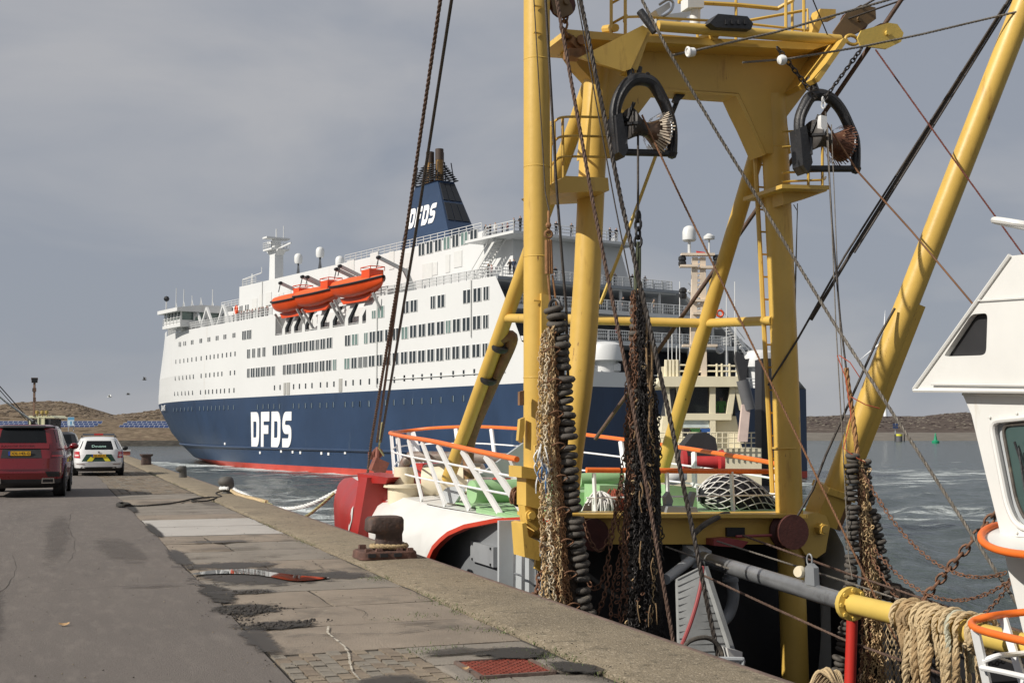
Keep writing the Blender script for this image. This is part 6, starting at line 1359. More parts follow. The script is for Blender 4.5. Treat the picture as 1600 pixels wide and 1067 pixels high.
for x, y0, y1 in ((1440, 985, 1090), (1452, 985, 1090), (1474, 1010, 1090), (1500, 1000, 1090), (1514, 1010, 1090)):
    P = resample(smoothpath([T(x, y0) + Vector((-.13, 0, 0)), T(x + random.uniform(-6, 6), (y0 + y1) / 2) + Vector((-.17, 0, 0)), T(x + random.uniform(-4, 4), y1) + Vector((-.13, 0, 0))], 6), .02); m = MB()
    for st in rope_path(P, .034, 3): m.tube(st, .019, 5)
    m.build('rope_bight', pals[random.randrange(2)], rc, smooth=70)
m = MB()
for k in range(9): P = smoothpath([PY(1262 + k * 3, 1075, 11.4), PY(1280 + k * 4 + random.uniform(-8, 8), 1050 + random.uniform(-6, 6), 11.4), PY(1300 + k * 3, 1062 + k * 2, 11.3), PY(1312 + k * 2, 1085, 11.3)], 6); m.tube(P, .02, 6)
tag(m.build('rope_heap', ROPET, loc=PY(1290, 1085, 11.4)), 'pale tan rope heaped on the deck behind the red post', 'rope')
# net bundle on the whaleback, small net piles
nb_ = thing('net_bundle', 'black netting bundled in a white mesh on deck beside the right gantry leg', 'net bundle', (8.15, 14.95, .66))
m = lump([G(1098, 775, 15.05), G(1120, 772, 15.05), G(1150, 774, 15.05), G(1180, 785, 15.05), G(1212, 802, 15.0)], [.10, .24, .27, .21, .09], 14, .35); core = m.build('black_net', mat('bundle_black', (.02, .02, .026), .9, var=.5, scale=18, bump=1, bscale=50), nb_, smooth=70)
m = MB(); P = smoothpath([G(1096, 775, 15.05), G(1120, 772, 15.05), G(1150, 774, 15.05), G(1180, 785, 15.05), G(1214, 802, 15.0)], 5); nP = len(P)
def shell(f, an):
    x = f * (nP - 1); i = min(int(x), nP - 2); c = P[i].lerp(P[i + 1], x - i); t = (P[i + 1] - P[i]).normalized(); r = float(np.interp(f, [0, .25, .5, .75, 1], [.11, .26, .29, .23, .1])); v = t.cross(Vector((0, 0, 1))).normalized(); w = v.cross(t); return c + (v * math.cos(an) + w * math.sin(an)) * r
for i in range(11):
    for k in range(14):
        for s_ in (-1, 1):
            a0 = 2 * math.pi * (k + .5 * (i % 2)) / 14; a1 = a0 + s_ * math.pi / 14
            m.tube([shell(i / 11, a0), shell((i + .5) / 11, (a0 + a1) / 2), shell((i + 1) / 11, a1)], .0075, 4)
m.build('white_mesh', NETW, nb_, kind='stuff')
for nm_, lab, c, r, mt, cat in (('net_pile', 'white stringy net pile on deck behind the rubber discs', G(935, 790, 14.9), .17, NETW, 'net pile'), ('net_pile', 'red brown net pile on deck left of the dark net', G(955, 785, 15.1), .16, mat('red_net', (.30, .07, .04), .95, var=.4, scale=14), 'net pile'), ('net_pile', 'reddish chain net heap behind the boom hinge', G(815, 775, 14.6), .12, CHAINR, 'net pile')):
    root = thing(nm_, lab, cat, c - Vector((0, 0, r))); m = MB()
    for k in range(46):
        a0 = random.uniform(0, 6.28); p0 = c + Vector((math.cos(a0) * r * random.uniform(.1, .5), math.sin(a0) * r * .4, r * random.uniform(.5, 1.1))); p1 = c + Vector((math.cos(a0) * r * random.uniform(.9, 1.5), math.sin(a0) * r, -r * random.uniform(.2, 1))); m.tube(smoothpath([p0, (p0 + p1) / 2 + Vector((random.uniform(-.06, .06), -.05, .05)), p1], 3), .012, 5)
    m.build('strand', mt, root, kind='stuff'); m = MB(); m.ball(c - Vector((0, 0, r * .25)), r * 1.05, 12, 0, (1.2, .8, .85)); m.build('net_core', MATS['dark_netting'], root)
# ---- running and standing rigging (wires belong to the boat)
def wire(pts, r, mt, name='rigging_wire', parent=trawler, twist=False):
    P = [PY(x, y, Y) for x, y, Y in pts]
    m = MB()
    if twist:
        P = resample(P, .03)
        for st in rope_path(P, r, 3, r * 9): m.tube(st, r * .58, 5)
    else: m.tube(P, r, 7)
    return m.build(name, mt, parent, smooth=70)
wire([(700, -80, 17), (632, 380, 21), (580, 690, 26.5), (574, 742, 27.5)], .030, WIREB, twist=True); wire([(632, 380, 21), (589, 690, 26.5)], .026, WIREB); wire([(718, -80, 17), (647, 380, 21), (595, 690, 26.5)], .026, WIRE)
wire([(597, 660, 26.3), (592, 700, 26.5), (600, 712, 26.5)], .02, ROPEY)
wire([(834, -5, 13.32), (852, 300, 13.3), (858, 330, 13.2)], .007, WIRE); wire([(852, -5, 13.25), (870, 300, 13.3), (885, 488, 13.4), (888, 605, 13.4)], .016, WIRE); wire([(869, -5, 13.2), (927, 320, 12.9), (981, 590, 12.6), (1054, 1014, 12.2), (1064, 1080, 12.1)], .022, WIREB, twist=True)
wire([(901, -5, 13.3), (961, 320, 13.1), (987, 450, 13.05)], .008, WIRE); wire([(906, -5, 13.2), (972, 320, 12.8), (1044, 640, 12.4), (1125, 1040, 12.0), (1134, 1080, 11.9)], .026, WIRE, twist=True)
wire([(1003, 0, 13.1), (1042, 76, 13.0), (1120, 207, 12.9), (1190, 320, 12.8), (1262, 438, 12.5), (1300, 500, 12.3), (1471, 762, 11.2), (1590, 944, 10.4)], .019, WIREG, twist=True)
wire([(1000, 18, 13.4), (1024, 50, 13.3)], .05, BLACKI)
wire([(997, 190, 13.4), (997, 340, 13.15)], .014, WIRE); wire([(1003, 180, 13.3), (1030, 238, 13.2), (1069, 320, 13.1), (1225, 640, 12.5), (1351, 898, 11.9), (1440, 1080, 11.4)], .013, mat('rust_wire', (.24, .12, .06), .7, .2, var=.3), twist=True)
wire([(1422, -20, 13.2), (1233, 257, 14.6), (1186, 322, 15), (1026, 551, 16.5), (930, 686, 17.5)], .03, WIREB); wire([(1570, 8, 13), (1320, 400, 13.6), (1245, 532, 14), (1200, 602, 14.1)], .014, WIRE); wire([(1580, -5, 13), (1330, 395, 13.6), (1267, 500, 14)], .022, WIRE); wire([(1585, -5, 13), (1335, 395, 13.5)], .012, WIRE)
wire([(1398, 482, 13.5), (1372, 528, 13.5), (1290, 712, 13.7), (1270, 765, 13.8), (1225, 842, 13.8)], .016, WIRE); wire([(1368, 78, 13.4), (1480, 235, 13), (1600, 400, 12.6)], .012, mat('red_wire', (.17, .05, .035), .7), twist=True); wire([(1290, 190, 13.3), (1340, 268, 13.2), (1425, 362, 12.8), (1521, 476, 12.3)], .012, MATS['rust_wire'])
wire([(1610, 14, 12.5), (1440, 54, 13), (1349, 73, 13.2), (1229, 93, 13.4), (1160, 98, 13.5)], .015, WIREG, twist=True); wire([(1400, -3, 13), (1211, 51, 13.3), (1100, 76, 13.4), (1050, 87, 13.5)], .016, WIREG, twist=True); wire([(1268, -5, 13.3), (1293, 55, 13.5)], .008, WIRE); wire([(1325, 30, 13.6), (1440, -10, 13.2)], .012, WIRE); wire([(1345, 12, 13.6), (1400, -20, 13.3)], .014, WIRE)
m = MB(); q = PY(1080, 82, 13.3); m.lathe([(.01, -.05), (.05, -.04), (.055, 0), (.05, .04), (.01, .05)], q, (1, 0, .2), 12); m.torus(q - Vector((.04, 0, 0)), .05, .016, (1, 0, .2), 12, 6); m.cut(); q = PY(1222, 94, 13.3); m.lathe([(.01, -.05), (.05, -.04), (.055, 0), (.05, .04), (.01, .05)], q, (1, 0, .2), 12); m.torus(q, .05, .016, (.2, 1, .2), 12, 6); m.build('insulator', WHTR, trawler)
wire([(1290, 175, 13.25), (1300, 350, 13.0), (1313, 500, 12.8), (1322, 575, 12.7)], .012, WIRE); wire([(1293, 195, 13.2), (1306, 505, 12.8), (1320, 752, 12.6), (1326, 870, 12.5), (1332, 905, 12.4)], .007, WIREG); wire([(1299, 195, 13.2), (1312, 505, 12.8), (1326, 760, 12.6)], .006, WIREG)
m = MB(); chain_links(m, [PY(1286, 157, 13.25), PY(1287, 172, 13.25)], .025, .009); m.prism([PY(x, y, 13.2) for x, y in ((1283, 180), (1292, 182), (1293, 200), (1288, 208), (1283, 198))], (0, .08, 0)); tag(m.build('small_block', WHTR, loc=PY(1288, 208, 13.2)), 'small white block hanging inside the right black warp block', 'pulley block')
wire([(1322, 575, 12.7), (1325, 600, 12.7), (1331, 640, 12.7), (1338, 695, 12.65), (1340, 715, 12.6)], .03, mat('orange_brown_rope', (.32, .17, .07), .9, var=.3, bump=.5, bscale=60), 'hoist_rope', twist=True); wire([(1308, 555, 12.65), (1322, 592, 12.6), (1330, 650, 12.6), (1318, 700, 12.6), (1340, 716, 12.5), (1352, 722, 12.5)], .006, mat('red_twine', (.5, .10, .05), .9), 'loose_twine'); wire([(1330, 620, 12.6), (1352, 632, 12.5), (1374, 638, 12.5)], .006, MATS['red_twine'], 'loose_twine'); wire([(1311, 555, 12.6), (1328, 566, 12.5), (1343, 589, 12.5)], .006, MATS['red_twine'], 'loose_twine')
wire([(1240, 320, 14.1), (1246, 330, 14.1), (1243, 420, 14.1), (1236, 560, 14.1)], .006, WIREG); wire([(1246, 318, 14.1), (1242, 520, 14.1)], .006, WIREG)
for pts, r, mt in (([(1040, 854, 13.5), (1180, 902, 12.8), (1319, 950, 11.9), (1400, 975, 11.2), (1528, 1016, 10.0), (1600, 1040, 9.4)], .013, WIREG), ([(1098, 898, 12.6), (1210, 950, 12), (1319, 999, 11.2), (1400, 1028, 10.6), (1530, 1072, 9.7)], .014, WIREB), ([(1160, 836, 13.4), (1320, 894, 12.6), (1440, 934, 11.8), (1535, 966, 11), (1640, 1000, 10)], .014, WIREB), ([(1120, 845, 13.4), (1320, 908, 12.5), (1440, 948, 11.7), (1535, 978, 10.8)], .012, WIREG), ([(1340, 930, 11.6), (1480, 968, 10.8), (1600, 998, 10)], .012, WIREG)): wire(pts, r, mt, twist=True)
# tackles
m = MB(); P = [PY(857, 372, 13.1), PY(855, 400, 13.1), PY(860, 428, 13.1)]; m.torus(PY(857, 366, 13.1), .04, .016, (0, 1, 0), 12, 6)
for dx in (-3, 0, 3): m.tube([PY(857 + dx, 375, 13.1), PY(858 + dx * 1.3, 428, 13.1)], .02, 6)
m.tube([PY(856, 430, 13.1), PY(861, 482, 13.1)], .012, 6); m.tube([PY(863, 430, 13.1), PY(870, 482, 13.1)], .012, 6); m.ball(PY(857, 352, 13.1), .035, 8); m.tube([PY(857, 330, 13.15), PY(857, 365, 13.1)], .014, 6); tag(m.build('rope_tackle', mat('brown_sling', (.28, .14, .06), .9, var=.4, scale=8, bump=.5, bscale=50), loc=PY(858, 482, 13.1)), 'brown rope sling beside the upright boom holding the tan net', 'rope')
m = MB(); chain_links(m, [PY(997, 338, 13.15), PY(997, 378, 13.12)], .04, .017, n=10, k=6); m.tube(smoothpath([PY(997, 378, 13.12), PY(993, 420, 13.1), PY(993, 462, 13.1)], 4), .02, 6, 1); m.tube(smoothpath([PY(999, 378, 13.12), PY(999, 420, 13.1), PY(998, 462, 13.1)], 4), .02, 6, 1); tag(m.build('hoist_chain', [BLACKI, mat('green_sling', (.09, .10, .06), .9)], smooth=60, loc=PY(997, 462, 13.1)), 'black shackle and green sling that lift the dark middle net', 'chain')
m = MB(); m.tube([PX(590, 700, 6.6), PX(588, 735, 6.5), PX(585, 760, 6.4)], .05, 8); m.torus(PX(590, 708, 6.6), .09, .035, (0, 1, .2), 12, 6); m.box(PX(592, 728, 6.5), (.3, .3, .28), Matrix.Rotation(.4, 3, 'Y')); m.torus(PX(586, 752, 6.45), .1, .04, (.5, 1, 0), 12, 6); m.box(PX(583, 712, 6.6), (.16, .3, .16)); tag(m.build('bow_tackle', mat('rusty_red_steel', (.21, .07, .045), .7, .1, var=.4, scale=5, bump=.3), smooth=40, loc=PX(585, 760, 6.4)), 'rusty red tackle block standing over the red bow of the trawler', 'tackle')
m = MB(); chain_links(m, [PY(843, 893, 13.7), PY(840, 918, 13.6), PY(838, 935, 13.5)], .03, .012, n=10, k=6); m.ball(PY(833, 932, 13.5), .055, 8); tag(m.build('mooring_shackle', CHAINR, smooth=60, loc=PY(838, 935, 13.5)), 'short rusty chain with shackle below the boom hinge bracket', 'chain')
# ================================================================== ON THE QUAY
IRON = mat('weathered_bollard_iron', (.075, .05, .042), .75, .15, var=.45, scale=6, bump=.5, bscale=30, spot=((.14, .075, .05), .55, 7, .12))
IRONG = mat('grey_bollard_iron', (.10, .095, .085), .7, .15, var=.4, scale=6, bump=.5, bscale=30, spot=((.2, .18, .15), .6, 7, .12))
def rloft(mb, lv, n=20, mi=0):
    """levels of rounded rectangles: (z, cx, cy, hx, hy, squareness)"""
    rows = []
    for z, cx, cy, hx, hy, e in lv:
        row = []
        for k in range(n):
            a = 2 * math.pi * k / n; c, s = math.cos(a), math.sin(a); row.append((cx + hx * math.copysign(abs(c) ** (2 / e), c), cy + hy * math.copysign(abs(s) ** (2 / e), s), z))
        rows.append(row + [row[0]])
    mb.grid(rows, mi); k = len(rows[0]) - 1; mb.add(rows[-1][:k], [tuple(range(k))], mi); mb.add(rows[0][:k], [tuple(range(k - 1, -1, -1))], mi)
b1 = thing('mooring_bollard', 'big rust brown bollard with hooked head and rope ring on a heavy slotted base', 'bollard', (4.1, 16.4, .03))
m = MB(); x, y = 4.1, 16.4
rloft(m, [(.10, x + .06, y, .20, .17, 4), (.16, x + .06, y, .185, .16, 4), (.25, x + .06, y, .165, .15, 3.6), (.33, x + .055, y, .165, .155, 3.6), (.36, x - .0, y, .225, .17, 4.5), (.39, x - .01, y, .24, .18, 5.5), (.52, x - .005, y, .235, .18, 5.5), (.555, x + .0, y, .215, .165, 4), (.567, x + .02, y, .15, .12, 3)], 28)
m.build('bollard_post', IRON, b1, smooth=45)
m = MB(); rloft(m, [(.03, x, y, .385, .30, 7), (.115, x, y, .375, .29, 7), (.13, x, y, .36, .275, 6)], 32)
for sx in (-.27, -.13, .14, .28): m.box((x + sx, y - .23, .14), (.09, .08, .05), taper=.8)
for sx in (-.25, .0, .24): m.box((x + sx, y + .2, .15), (.1, .1, .07), taper=.8)
m.build('bollard_base', RUSTI, b1, smooth=30)
m = MB()
for sx in (-.24, -.08, .1): m.cut(); m.box((x + sx, y - .302, .085), (.10, .02, .045))
m.build('base_slot', DARK, b1)
P = [(x + .06 + math.cos(a) * .225, y + math.sin(a) * .215, .18 + .008 * math.sin(a * 2)) for a in np.linspace(0, 2 * math.pi, 70)]; m = MB()
for st in rope_path(P, .032, 3): m.tube(st, .019, 6)
tag(m.build('rope_ring', mat('old_rope', (.36, .27, .15), .95, var=.35, scale=12, bump=.5, bscale=60), smooth=70, loc=(x, y, .165)), 'ring of tan rope lying round the foot of the big bollard', 'rope')
b2 = thing('mooring_bollard', 'round headed grey bollard at the quay edge with white mooring rope made fast', 'bollard', (4.32, 34.3, .03))
m = MB(); x, y = 4.32, 34.3; rloft(m, [(.03, x + .06, y, .2, .2, 2.4), (.08, x + .06, y, .15, .15, 2.4), (.2, x + .05, y, .135, .14, 2.2), (.24, x, y, .19, .17, 2.3), (.33, x - .03, y, .215, .19, 2.3), (.43, x - .02, y, .17, .16, 2.2), (.47, x, y, .08, .08, 2)], 20); m.build('bollard_post', IRONG, b2, smooth=60)
b3 = thing('mooring_bollard', 'small dark hook bollard between the white car and the ferry bow', 'bollard', (4.28, 46.4, .03))
m = MB(); x, y = 4.28, 46.4; rloft(m, [(.03, x + .04, y, .14, .15, 3), (.22, x + .04, y, .125, .14, 3), (.27, x - .02, y, .19, .15, 3), (.37, x - .03, y, .19, .15, 3), (.43, x + .02, y, .12, .12, 2.4)], 18); m.build('bollard_post', IRONG, b3, smooth=50)
b4 = thing('mooring_bollard', 'square dark bollard with flared head beyond the white car', 'bollard', (4.22, 63.8, .03))
m = MB(); x, y = 4.22, 63.8; rloft(m, [(.03, x, y, .24, .24, 5), (.42, x, y, .22, .22, 5), (.46, x, y, .30, .26, 5), (.54, x, y, .31, .26, 5)], 18); m.build('bollard_post', IRON, b4, smooth=40)
k_ = thing('jetty_kerb', 'low red and white painted kerb block closing the end of the quay', 'kerb', (3.4, 90, 0))
m = MB(); m.box((3.4, 90, .14), (3.0, .5, .25)); m.build('kerb_block', mat('faded_red_kerb', (.42, .12, .08), .7), k_); m = MB(); m.box((3.4, 90, .32), (3.06, .56, .1)); m.build('kerb_top', WHT, k_)
b5 = thing('mooring_bollard', 'small grey mushroom bollard standing on the red and white kerb', 'bollard', (3.55, 90, .37)); m = MB(); m.lathe([(.2, .37), (.14, .42), (.13, .62), (.27, .68), (.27, .8), (.15, .88), (.02, .9)], (3.55, 90, 0), n=14); m.build('bollard_post', IRONG, b5)
# ropes
def ropething(pts, r, mt, label, twist=True, step=.03):
    P = resample(pts, step); m = MB()
    if twist:
        for st in rope_path(P, r, 3, r * 8): m.tube(st, r * .58, 5)
    else: m.tube(P, r, 6)
    return tag(m.build('rope', mt, loc=P[0], smooth=70), label, 'rope')
g = [(192, 791), (205, 790), (222, 790), (250, 788), (275, 785), (298, 780), (318, 777), (338, 777), (325, 782), (300, 783), (312, 778), (345, 776)]
c0 = PZ(193, 790, .03); coil = [c0 + Vector((math.cos(a) * (.13 + .02 * math.sin(a * 2.3)), math.sin(a) * .35, .012 * k_ / 9)) for k_, a in enumerate(np.linspace(0, 15, 40))]
ropething(coil + smoothpath([PZ(a, b_, .028) for a, b_ in g] + [Vector((4.0, 33.9, .06)), Vector((4.3, 34.1, .14))], 6), .022, ROPED, 'thin dark rope lying across the pavement from a loose coil to the bollard', step=.06)
bowp = Vector((6.2, 29.2, .30))
rr_ = smoothpath([(4.32, 34.05, .17), (4.16, 34.25, .17), (4.3, 34.52, .16), (4.48, 34.3, .16), (4.5, 33.9, .12), (4.62, 33.3, .06), (4.72, 32.9, -.0), (5.2, 31.6, -.22), (5.7, 30.4, -.10), bowp], 8)
ropething(rr_, .05, ROPEW, 'thick white mooring rope from the round headed bollard to the red bow', step=.05)
ropething(smoothpath([(4.40, 34.0, .12), (4.45, 33.2, .06), (4.52, 31.9, .05), (4.6, 30.6, .045), (4.63, 29.6, .05)], 8), .045, ROPET, 'tan rope lying along the quay edge by the round headed bollard', step=.05)
ropething(smoothpath([(4.60, 29.8, .05), (4.74, 29.4, -.05), (4.95, 29.3, -.28), (5.4, 29.25, -.3), (5.8, 29.3, -.05), bowp + Vector((0, .1, .0))], 8), .036, ROPEY, 'yellow green mooring line hanging slack between quay edge and red bow', step=.05)

# ---- cars: body shells lofted from level outlines
CARP = lambda n, c: mat(n, c, .28, .0, var=.05, scale=1, coat=.7, spec=.5)
BLKP = mat('black_plastic', (.016, .016, .017), .55, var=.2, scale=5); TYRE = mat('tyre_rubber', (.02, .02, .021), .8, var=.3, scale=9, bump=.2); CGLASS = mat('car_glass', (.008, .009, .010), .05, 0, .3, .6, spec=.28)
RIM = mat('alloy_rim', (.35, .35, .36), .3, .8); TAIL = mat('tail_light_red', (.46, .012, .014), .15, var=.15, scale=8, coat=.6); TAILD = mat('tail_light_dark', (.10, .008, .01), .12, coat=.6); CHROME = mat('chrome_trim', (.6, .6, .6), .15, 1.0, var=.05)
PLATEY = mat('plate_yellow', (.72, .40, .015), .5, var=.04); PLATEB = mat('plate_blue', (.02, .06, .35), .5); INK = mat('black_lettering', (.012, .012, .012), .5)
class Car:
    def __init__(s, name, label, x, y, rz, lv, group=None):
        s.r = thing(name, label, 'car', (x, y, 0), group, rz); s.lv = lv
    def prm(s, z):
        L_ = s.lv; return [float(np.interp(z, [l[0] for l in L_], [l[i] for l in L_])) for i in range(1, 5)]
    def rear(s, x, z, off=0.0):
        yr, yf, hw, n = s.prm(z); c = (yr + yf) / 2; h = (yf - yr) / 2; return Vector((x, c - h * max(0, 1 - min(1, abs(x) / hw) ** n) ** (1 / n) - off, z))
    def side(s, y, z, sg, off=0.0):
        yr, yf, hw, n = s.prm(z); c = (yr + yf) / 2; h = (yf - yr) / 2; return Vector((sg * (hw * max(0, 1 - min(1, abs(y - c) / h) ** n) ** (1 / n) + off), y, z))
    def ob(s, m, name, mt, smooth=40, parent=None):
        o = bpy.data.objects.new(name, m.mesh(name, mt, smooth)); COL.objects.link(o); o.parent = parent or s.r; return o
    def body(s, mt, zsplit=None, dark=None):
        m = MB(); rows = []; n = 72; zz = sorted(set([l[0] for l in s.lv] + list(np.linspace(s.lv[0][0], s.lv[-1][0], 22))))
        for z in zz:
            yr, yf, hw, e = s.prm(z); c = (yr + yf) / 2; h = (yf - yr) / 2; row = []
            for k in range(n): a = 2 * math.pi * k / n; cc, ss = math.cos(a), math.sin(a); row.append((hw * math.copysign(abs(cc) ** (2 / e), cc), c + h * math.copysign(abs(ss) ** (2 / e), ss), z))
            rows.append(row + [row[0]])
        for i in range(len(rows) - 1): m.add(rows[i] + rows[i + 1], [(j, j + 1, n + 1 + j + 1, n + 1 + j) for j in range(n)], 1 if dark and zz[i] < zsplit else 0)
        m.add(rows[-1][:n], [tuple(range(n))], 0); m.add(rows[0][:n], [tuple(range(n - 1, -1, -1))], 1 if dark else 0); return s.ob(m, 'body', [mt, dark or mt], 35)
    def rp(s, name, poly, mt, off=.012, th=.03, parent=None, sub=6):
        """panel on the rear face, following its curve; poly = 4 corners (x, z)"""
        m = MB(); g = []; P = [Vector((a, b_)) for a, b_ in poly]
        for i in range(sub + 1):
            row = []
            for j in range(sub + 1): q = P[0].lerp(P[1], j / sub).lerp(P[3].lerp(P[2], j / sub), i / sub); row.append(s.rear(q.x, q.y, off))
            g.append(row)
        m.grid(g); bk = [[p + Vector((0, th, 0)) for p in r] for r in g]
        ring = g[0] + [r[-1] for r in g[1:]] + g[-1][-2::-1] + [r[0] for r in g[-2:0:-1]]; rb = [p + Vector((0, th, 0)) for p in ring]; k = len(ring); m.add(ring + rb, [(i, k + i, k + (i + 1) % k, (i + 1) % k) for i in range(k)]); return s.ob(m, name, mt, 30, parent)
    def sp(s, name, pts, sg, mt, off=.008):
        m = MB(); g = []
        for i in range(7): g.append([s.side(lerp(a, b_, i / 6), z, sg, off) for a, b_, z in pts])
        m.grid(g, flip=sg > 0); return s.ob(m, name, mt, 30)
    def wheels(s, ys, x, r, w):
        for y in ys:
            for sg in (-1, 1):
                m = MB(); m.lathe([(r * .6, -w / 2), (r * .93, -w / 2), (r, -w * .36), (r, w * .36), (r * .93, w / 2), (r * .6, w / 2)], (0, 0, 0), (1, 0, 0), 26); t = s.ob(m, 'wheel', TYRE, 35); t.location = (sg * (x - w / 2), y, r)
                m = MB(); m.lathe([(.02, 0), (r * .62, 0), (r * .62, sg * .02), (.02, sg * .03)], (sg * (w / 2 - .03), 0, 0), (1, 0, 0), 20)
                for k in range(5): a = k * 2 * math.pi / 5; m.beam((sg * w / 2, math.cos(a) * .05, math.sin(a) * .05), (sg * w / 2, math.cos(a) * r * .6, math.sin(a) * r * .6), .03, .06, up=(1, 0, 0))
                s.ob(m, 'rim', RIM, 30, t)
                m = MB(); m.lathe([(r * 1.16, -.02), (r * 1.16, .02)], (sg * (x + .004 - .02), y, r), (1, 0, 0), 26); s.ob(m, 'wheel_arch', BLKP)
    def mirror(s, y, z, x, mt):
        for sg in (-1, 1): m = MB(); m.ball((sg * (x + .12), y, z), .13, 10, 0, (.95, .6, .7)); m.beam((sg * (x - .1), y, z - .05), (sg * (x + .05), y, z - .04), .06, .05); s.ob(m, 'mirror', mt, 60)
    def plate(s, z, txt, x=0.0, h=.11, w=.52):
        p = s.rear(x, z, .035); m = MB(); m.box(p, (w, .02, h)); pl = s.ob(m, 'number_plate', PLATEY, 0); m = MB(); m.box(p + Vector((-w / 2 + .022, -.003, 0)), (.044, .02, h * .98)); s.ob(m, 'plate_band', PLATEB, 0, pl)
        m = MB(); text_mesh(m, txt, p + Vector((.02, -.0125, 0)), (1, 0, 0), (0, 0, 1), h * .66, .002, bold=.01); s.ob(m, 'plate_text', INK, 0, pl)
# red off-roader, tail towards the lens
suv = Car('parked_car', 'dark red off-road car with black rear window seen from behind at the left edge', -.72, 34.1, rad(-3.2), [(.24, .25, 4.55, .86, 5), (.36, .06, 4.75, .97, 5.5), (.62, 0.0, 4.85, 1.0, 6), (.98, .05, 4.84, 1.0, 6), (1.06, .08, 4.75, .99, 6), (1.18, .12, 4.3, .965, 6), (1.22, .14, 3.3, .95, 6), (1.36, .19, 3.05, .90, 6), (1.70, .36, 2.45, .80, 6), (1.78, .42, 2.25, .74, 5), (1.82, .6, 2.0, .55, 3.5)])
RED = CARP('dark_red_car_paint', (.17, .004, .008))
suv.body(RED, .40, BLKP); suv.rp('rear_window', [(-.80, 1.37), (.80, 1.37), (.70, 1.74), (-.70, 1.74)], CGLASS, .012)
suv.rp('roof_spoiler', [(-.74, 1.745), (.74, 1.745), (.70, 1.80), (-.70, 1.80)], BLKP, .10, .14); suv.rp('plate_recess', [(-.50, .99), (.46, .99), (.42, 1.22), (-.46, 1.22)], BLKP, .006, .01)
suv.rp('tailgate_trim', [(-.94, 1.225), (.94, 1.225), (.93, 1.34), (-.93, 1.34)], RED, .03)
m = MB(); p = suv.rear(0, 1.285, .036); text_mesh(m, 'RANGE ROVER', p + Vector((-.10, 0, 0)), (1.55, 0, 0), (0, 0, 1), .055, .002, bold=.01); suv.ob(m, 'tailgate_lettering', TAILD, 0)
suv.plate(1.105, 'XX-143-G', -.06)
for sg in (-1, 1):
    tl = suv.rp('tail_light', sorted([(sg * .70, 1.0)]) and ([(sg * .66, 1.0), (sg * .965, 1.0), (sg * .955, 1.145), (sg * .70, 1.145)] if sg > 0 else [(sg * .965, 1.0), (sg * .66, 1.0), (sg * .70, 1.145), (sg * .955, 1.145)]), TAILD, .02)
    suv.rp('light_lens', ([(.69, 1.02), (.94, 1.02), (.93, 1.06), (.70, 1.06)] if sg > 0 else [(-.94, 1.02), (-.69, 1.02), (-.70, 1.06), (-.93, 1.06)]), TAIL, .028, parent=tl)
    suv.rp('bumper_vent', ([(.55, .66), (.93, .64), (.93, .52), (.62, .52)] if sg > 0 else [(-.93, .64), (-.55, .66), (-.62, .52), (-.93, .52)])[::1], BLKP, .008)
    e = suv.rp('exhaust_tip', [(sg * .62 - .15, .36), (sg * .62 + .15, .36), (sg * .62 + .14, .49), (sg * .62 - .14, .49)], CHROME, .03, .06); suv.rp('tip_hole', [(sg * .62 - .125, .385), (sg * .62 + .125, .385), (sg * .62 + .115, .465), (sg * .62 - .115, .465)], DARK, .034, .02, e)
    suv.sp('side_window', [(3.0, .4, 1.27), (2.75, .5, 1.45), (2.45, .62, 1.70)], sg, CGLASS); suv.sp('roof_panel', [(2.3, .5, 1.745), (2.2, .55, 1.77)], sg, mat('silver_roof', (.42, .43, .44), .25, .3, coat=.6), .01)
suv.rp('bumper_insert', [(-.60, .26), (.60, .26), (.50, .40), (-.50, .40)], BLKP, .02); suv.rp('bumper_strip', [(-.90, .69), (.90, .69), (.90, .72), (-.90, .72)], TAILD, .012)
suv.wheels((.98, 3.9), 1.0, .385, .29); suv.mirror(3.0, 1.25, .98, RED)
m = MB(); m.tube([(.2, 1.0, 1.81), (.2, .92, 1.93)], .025, 6); m.box((.2, .95, 1.86), (.05, .16, .06)); suv.ob(m, 'roof_aerial', BLKP)
# white estate with a light bar
est = Car('patrol_car', 'white estate patrol car with light bar and green and yellow tailgate panel', 1.60, 49.6, rad(-.8), [(.17, .16, 4.45, .80, 5), (.30, .03, 4.6, .885, 5), (.50, 0.0, 4.66, .905, 5.5), (.78, .04, 4.6, .90, 5.5), (.92, .08, 4.3, .885, 5.5), (.98, .11, 3.35, .87, 5.5), (1.28, .33, 2.7, .70, 5.5), (1.37, .40, 2.5, .655, 5), (1.42, .52, 2.25, .56, 4), (1.445, .8, 1.9, .35, 3)])
CW = CARP('white_car_paint', (.74, .74, .73)); DGRN = mat('dark_green_sticker', (.012, .05, .03), .5); SYEL = mat('yellow_sticker', (.72, .62, .03), .5)
est.body(CW, .28, BLKP); est.rp('rear_window', [(-.69, .97), (.69, .97), (.57, 1.29), (-.57, 1.29)], CGLASS, .012)
m = MB(); p = est.rear(0, 1.09, .02); text_mesh(m, 'Douane', p, (1.3, 0, 0), (0, .75, 1), .085, .004); est.ob(m, 'window_lettering', mat('pale_green_lettering', (.45, .7, .6), .5), 0)
est.rp('tailgate_panel', [(-.60, .54), (.60, .54), (.44, .80), (-.44, .80)], DGRN, .010)
est.rp('yellow_bar', [(-.42, .545), (-.23, .545), (-.12, .70), (-.30, .70)], SYEL, .018, .02); est.rp('yellow_bar', [(.23, .545), (.42, .545), (.30, .70), (.12, .70)], SYEL, .018, .02)
est.plate(.745, 'SR-997-X', 0, .105, .50); m = MB(); p = est.rear(0, .875, .015); m.lathe([(.005, 0), (.04, 0), (.04, .015), (.005, .018)], p, (0, -1, 0), 14); est.ob(m, 'badge', CHROME)
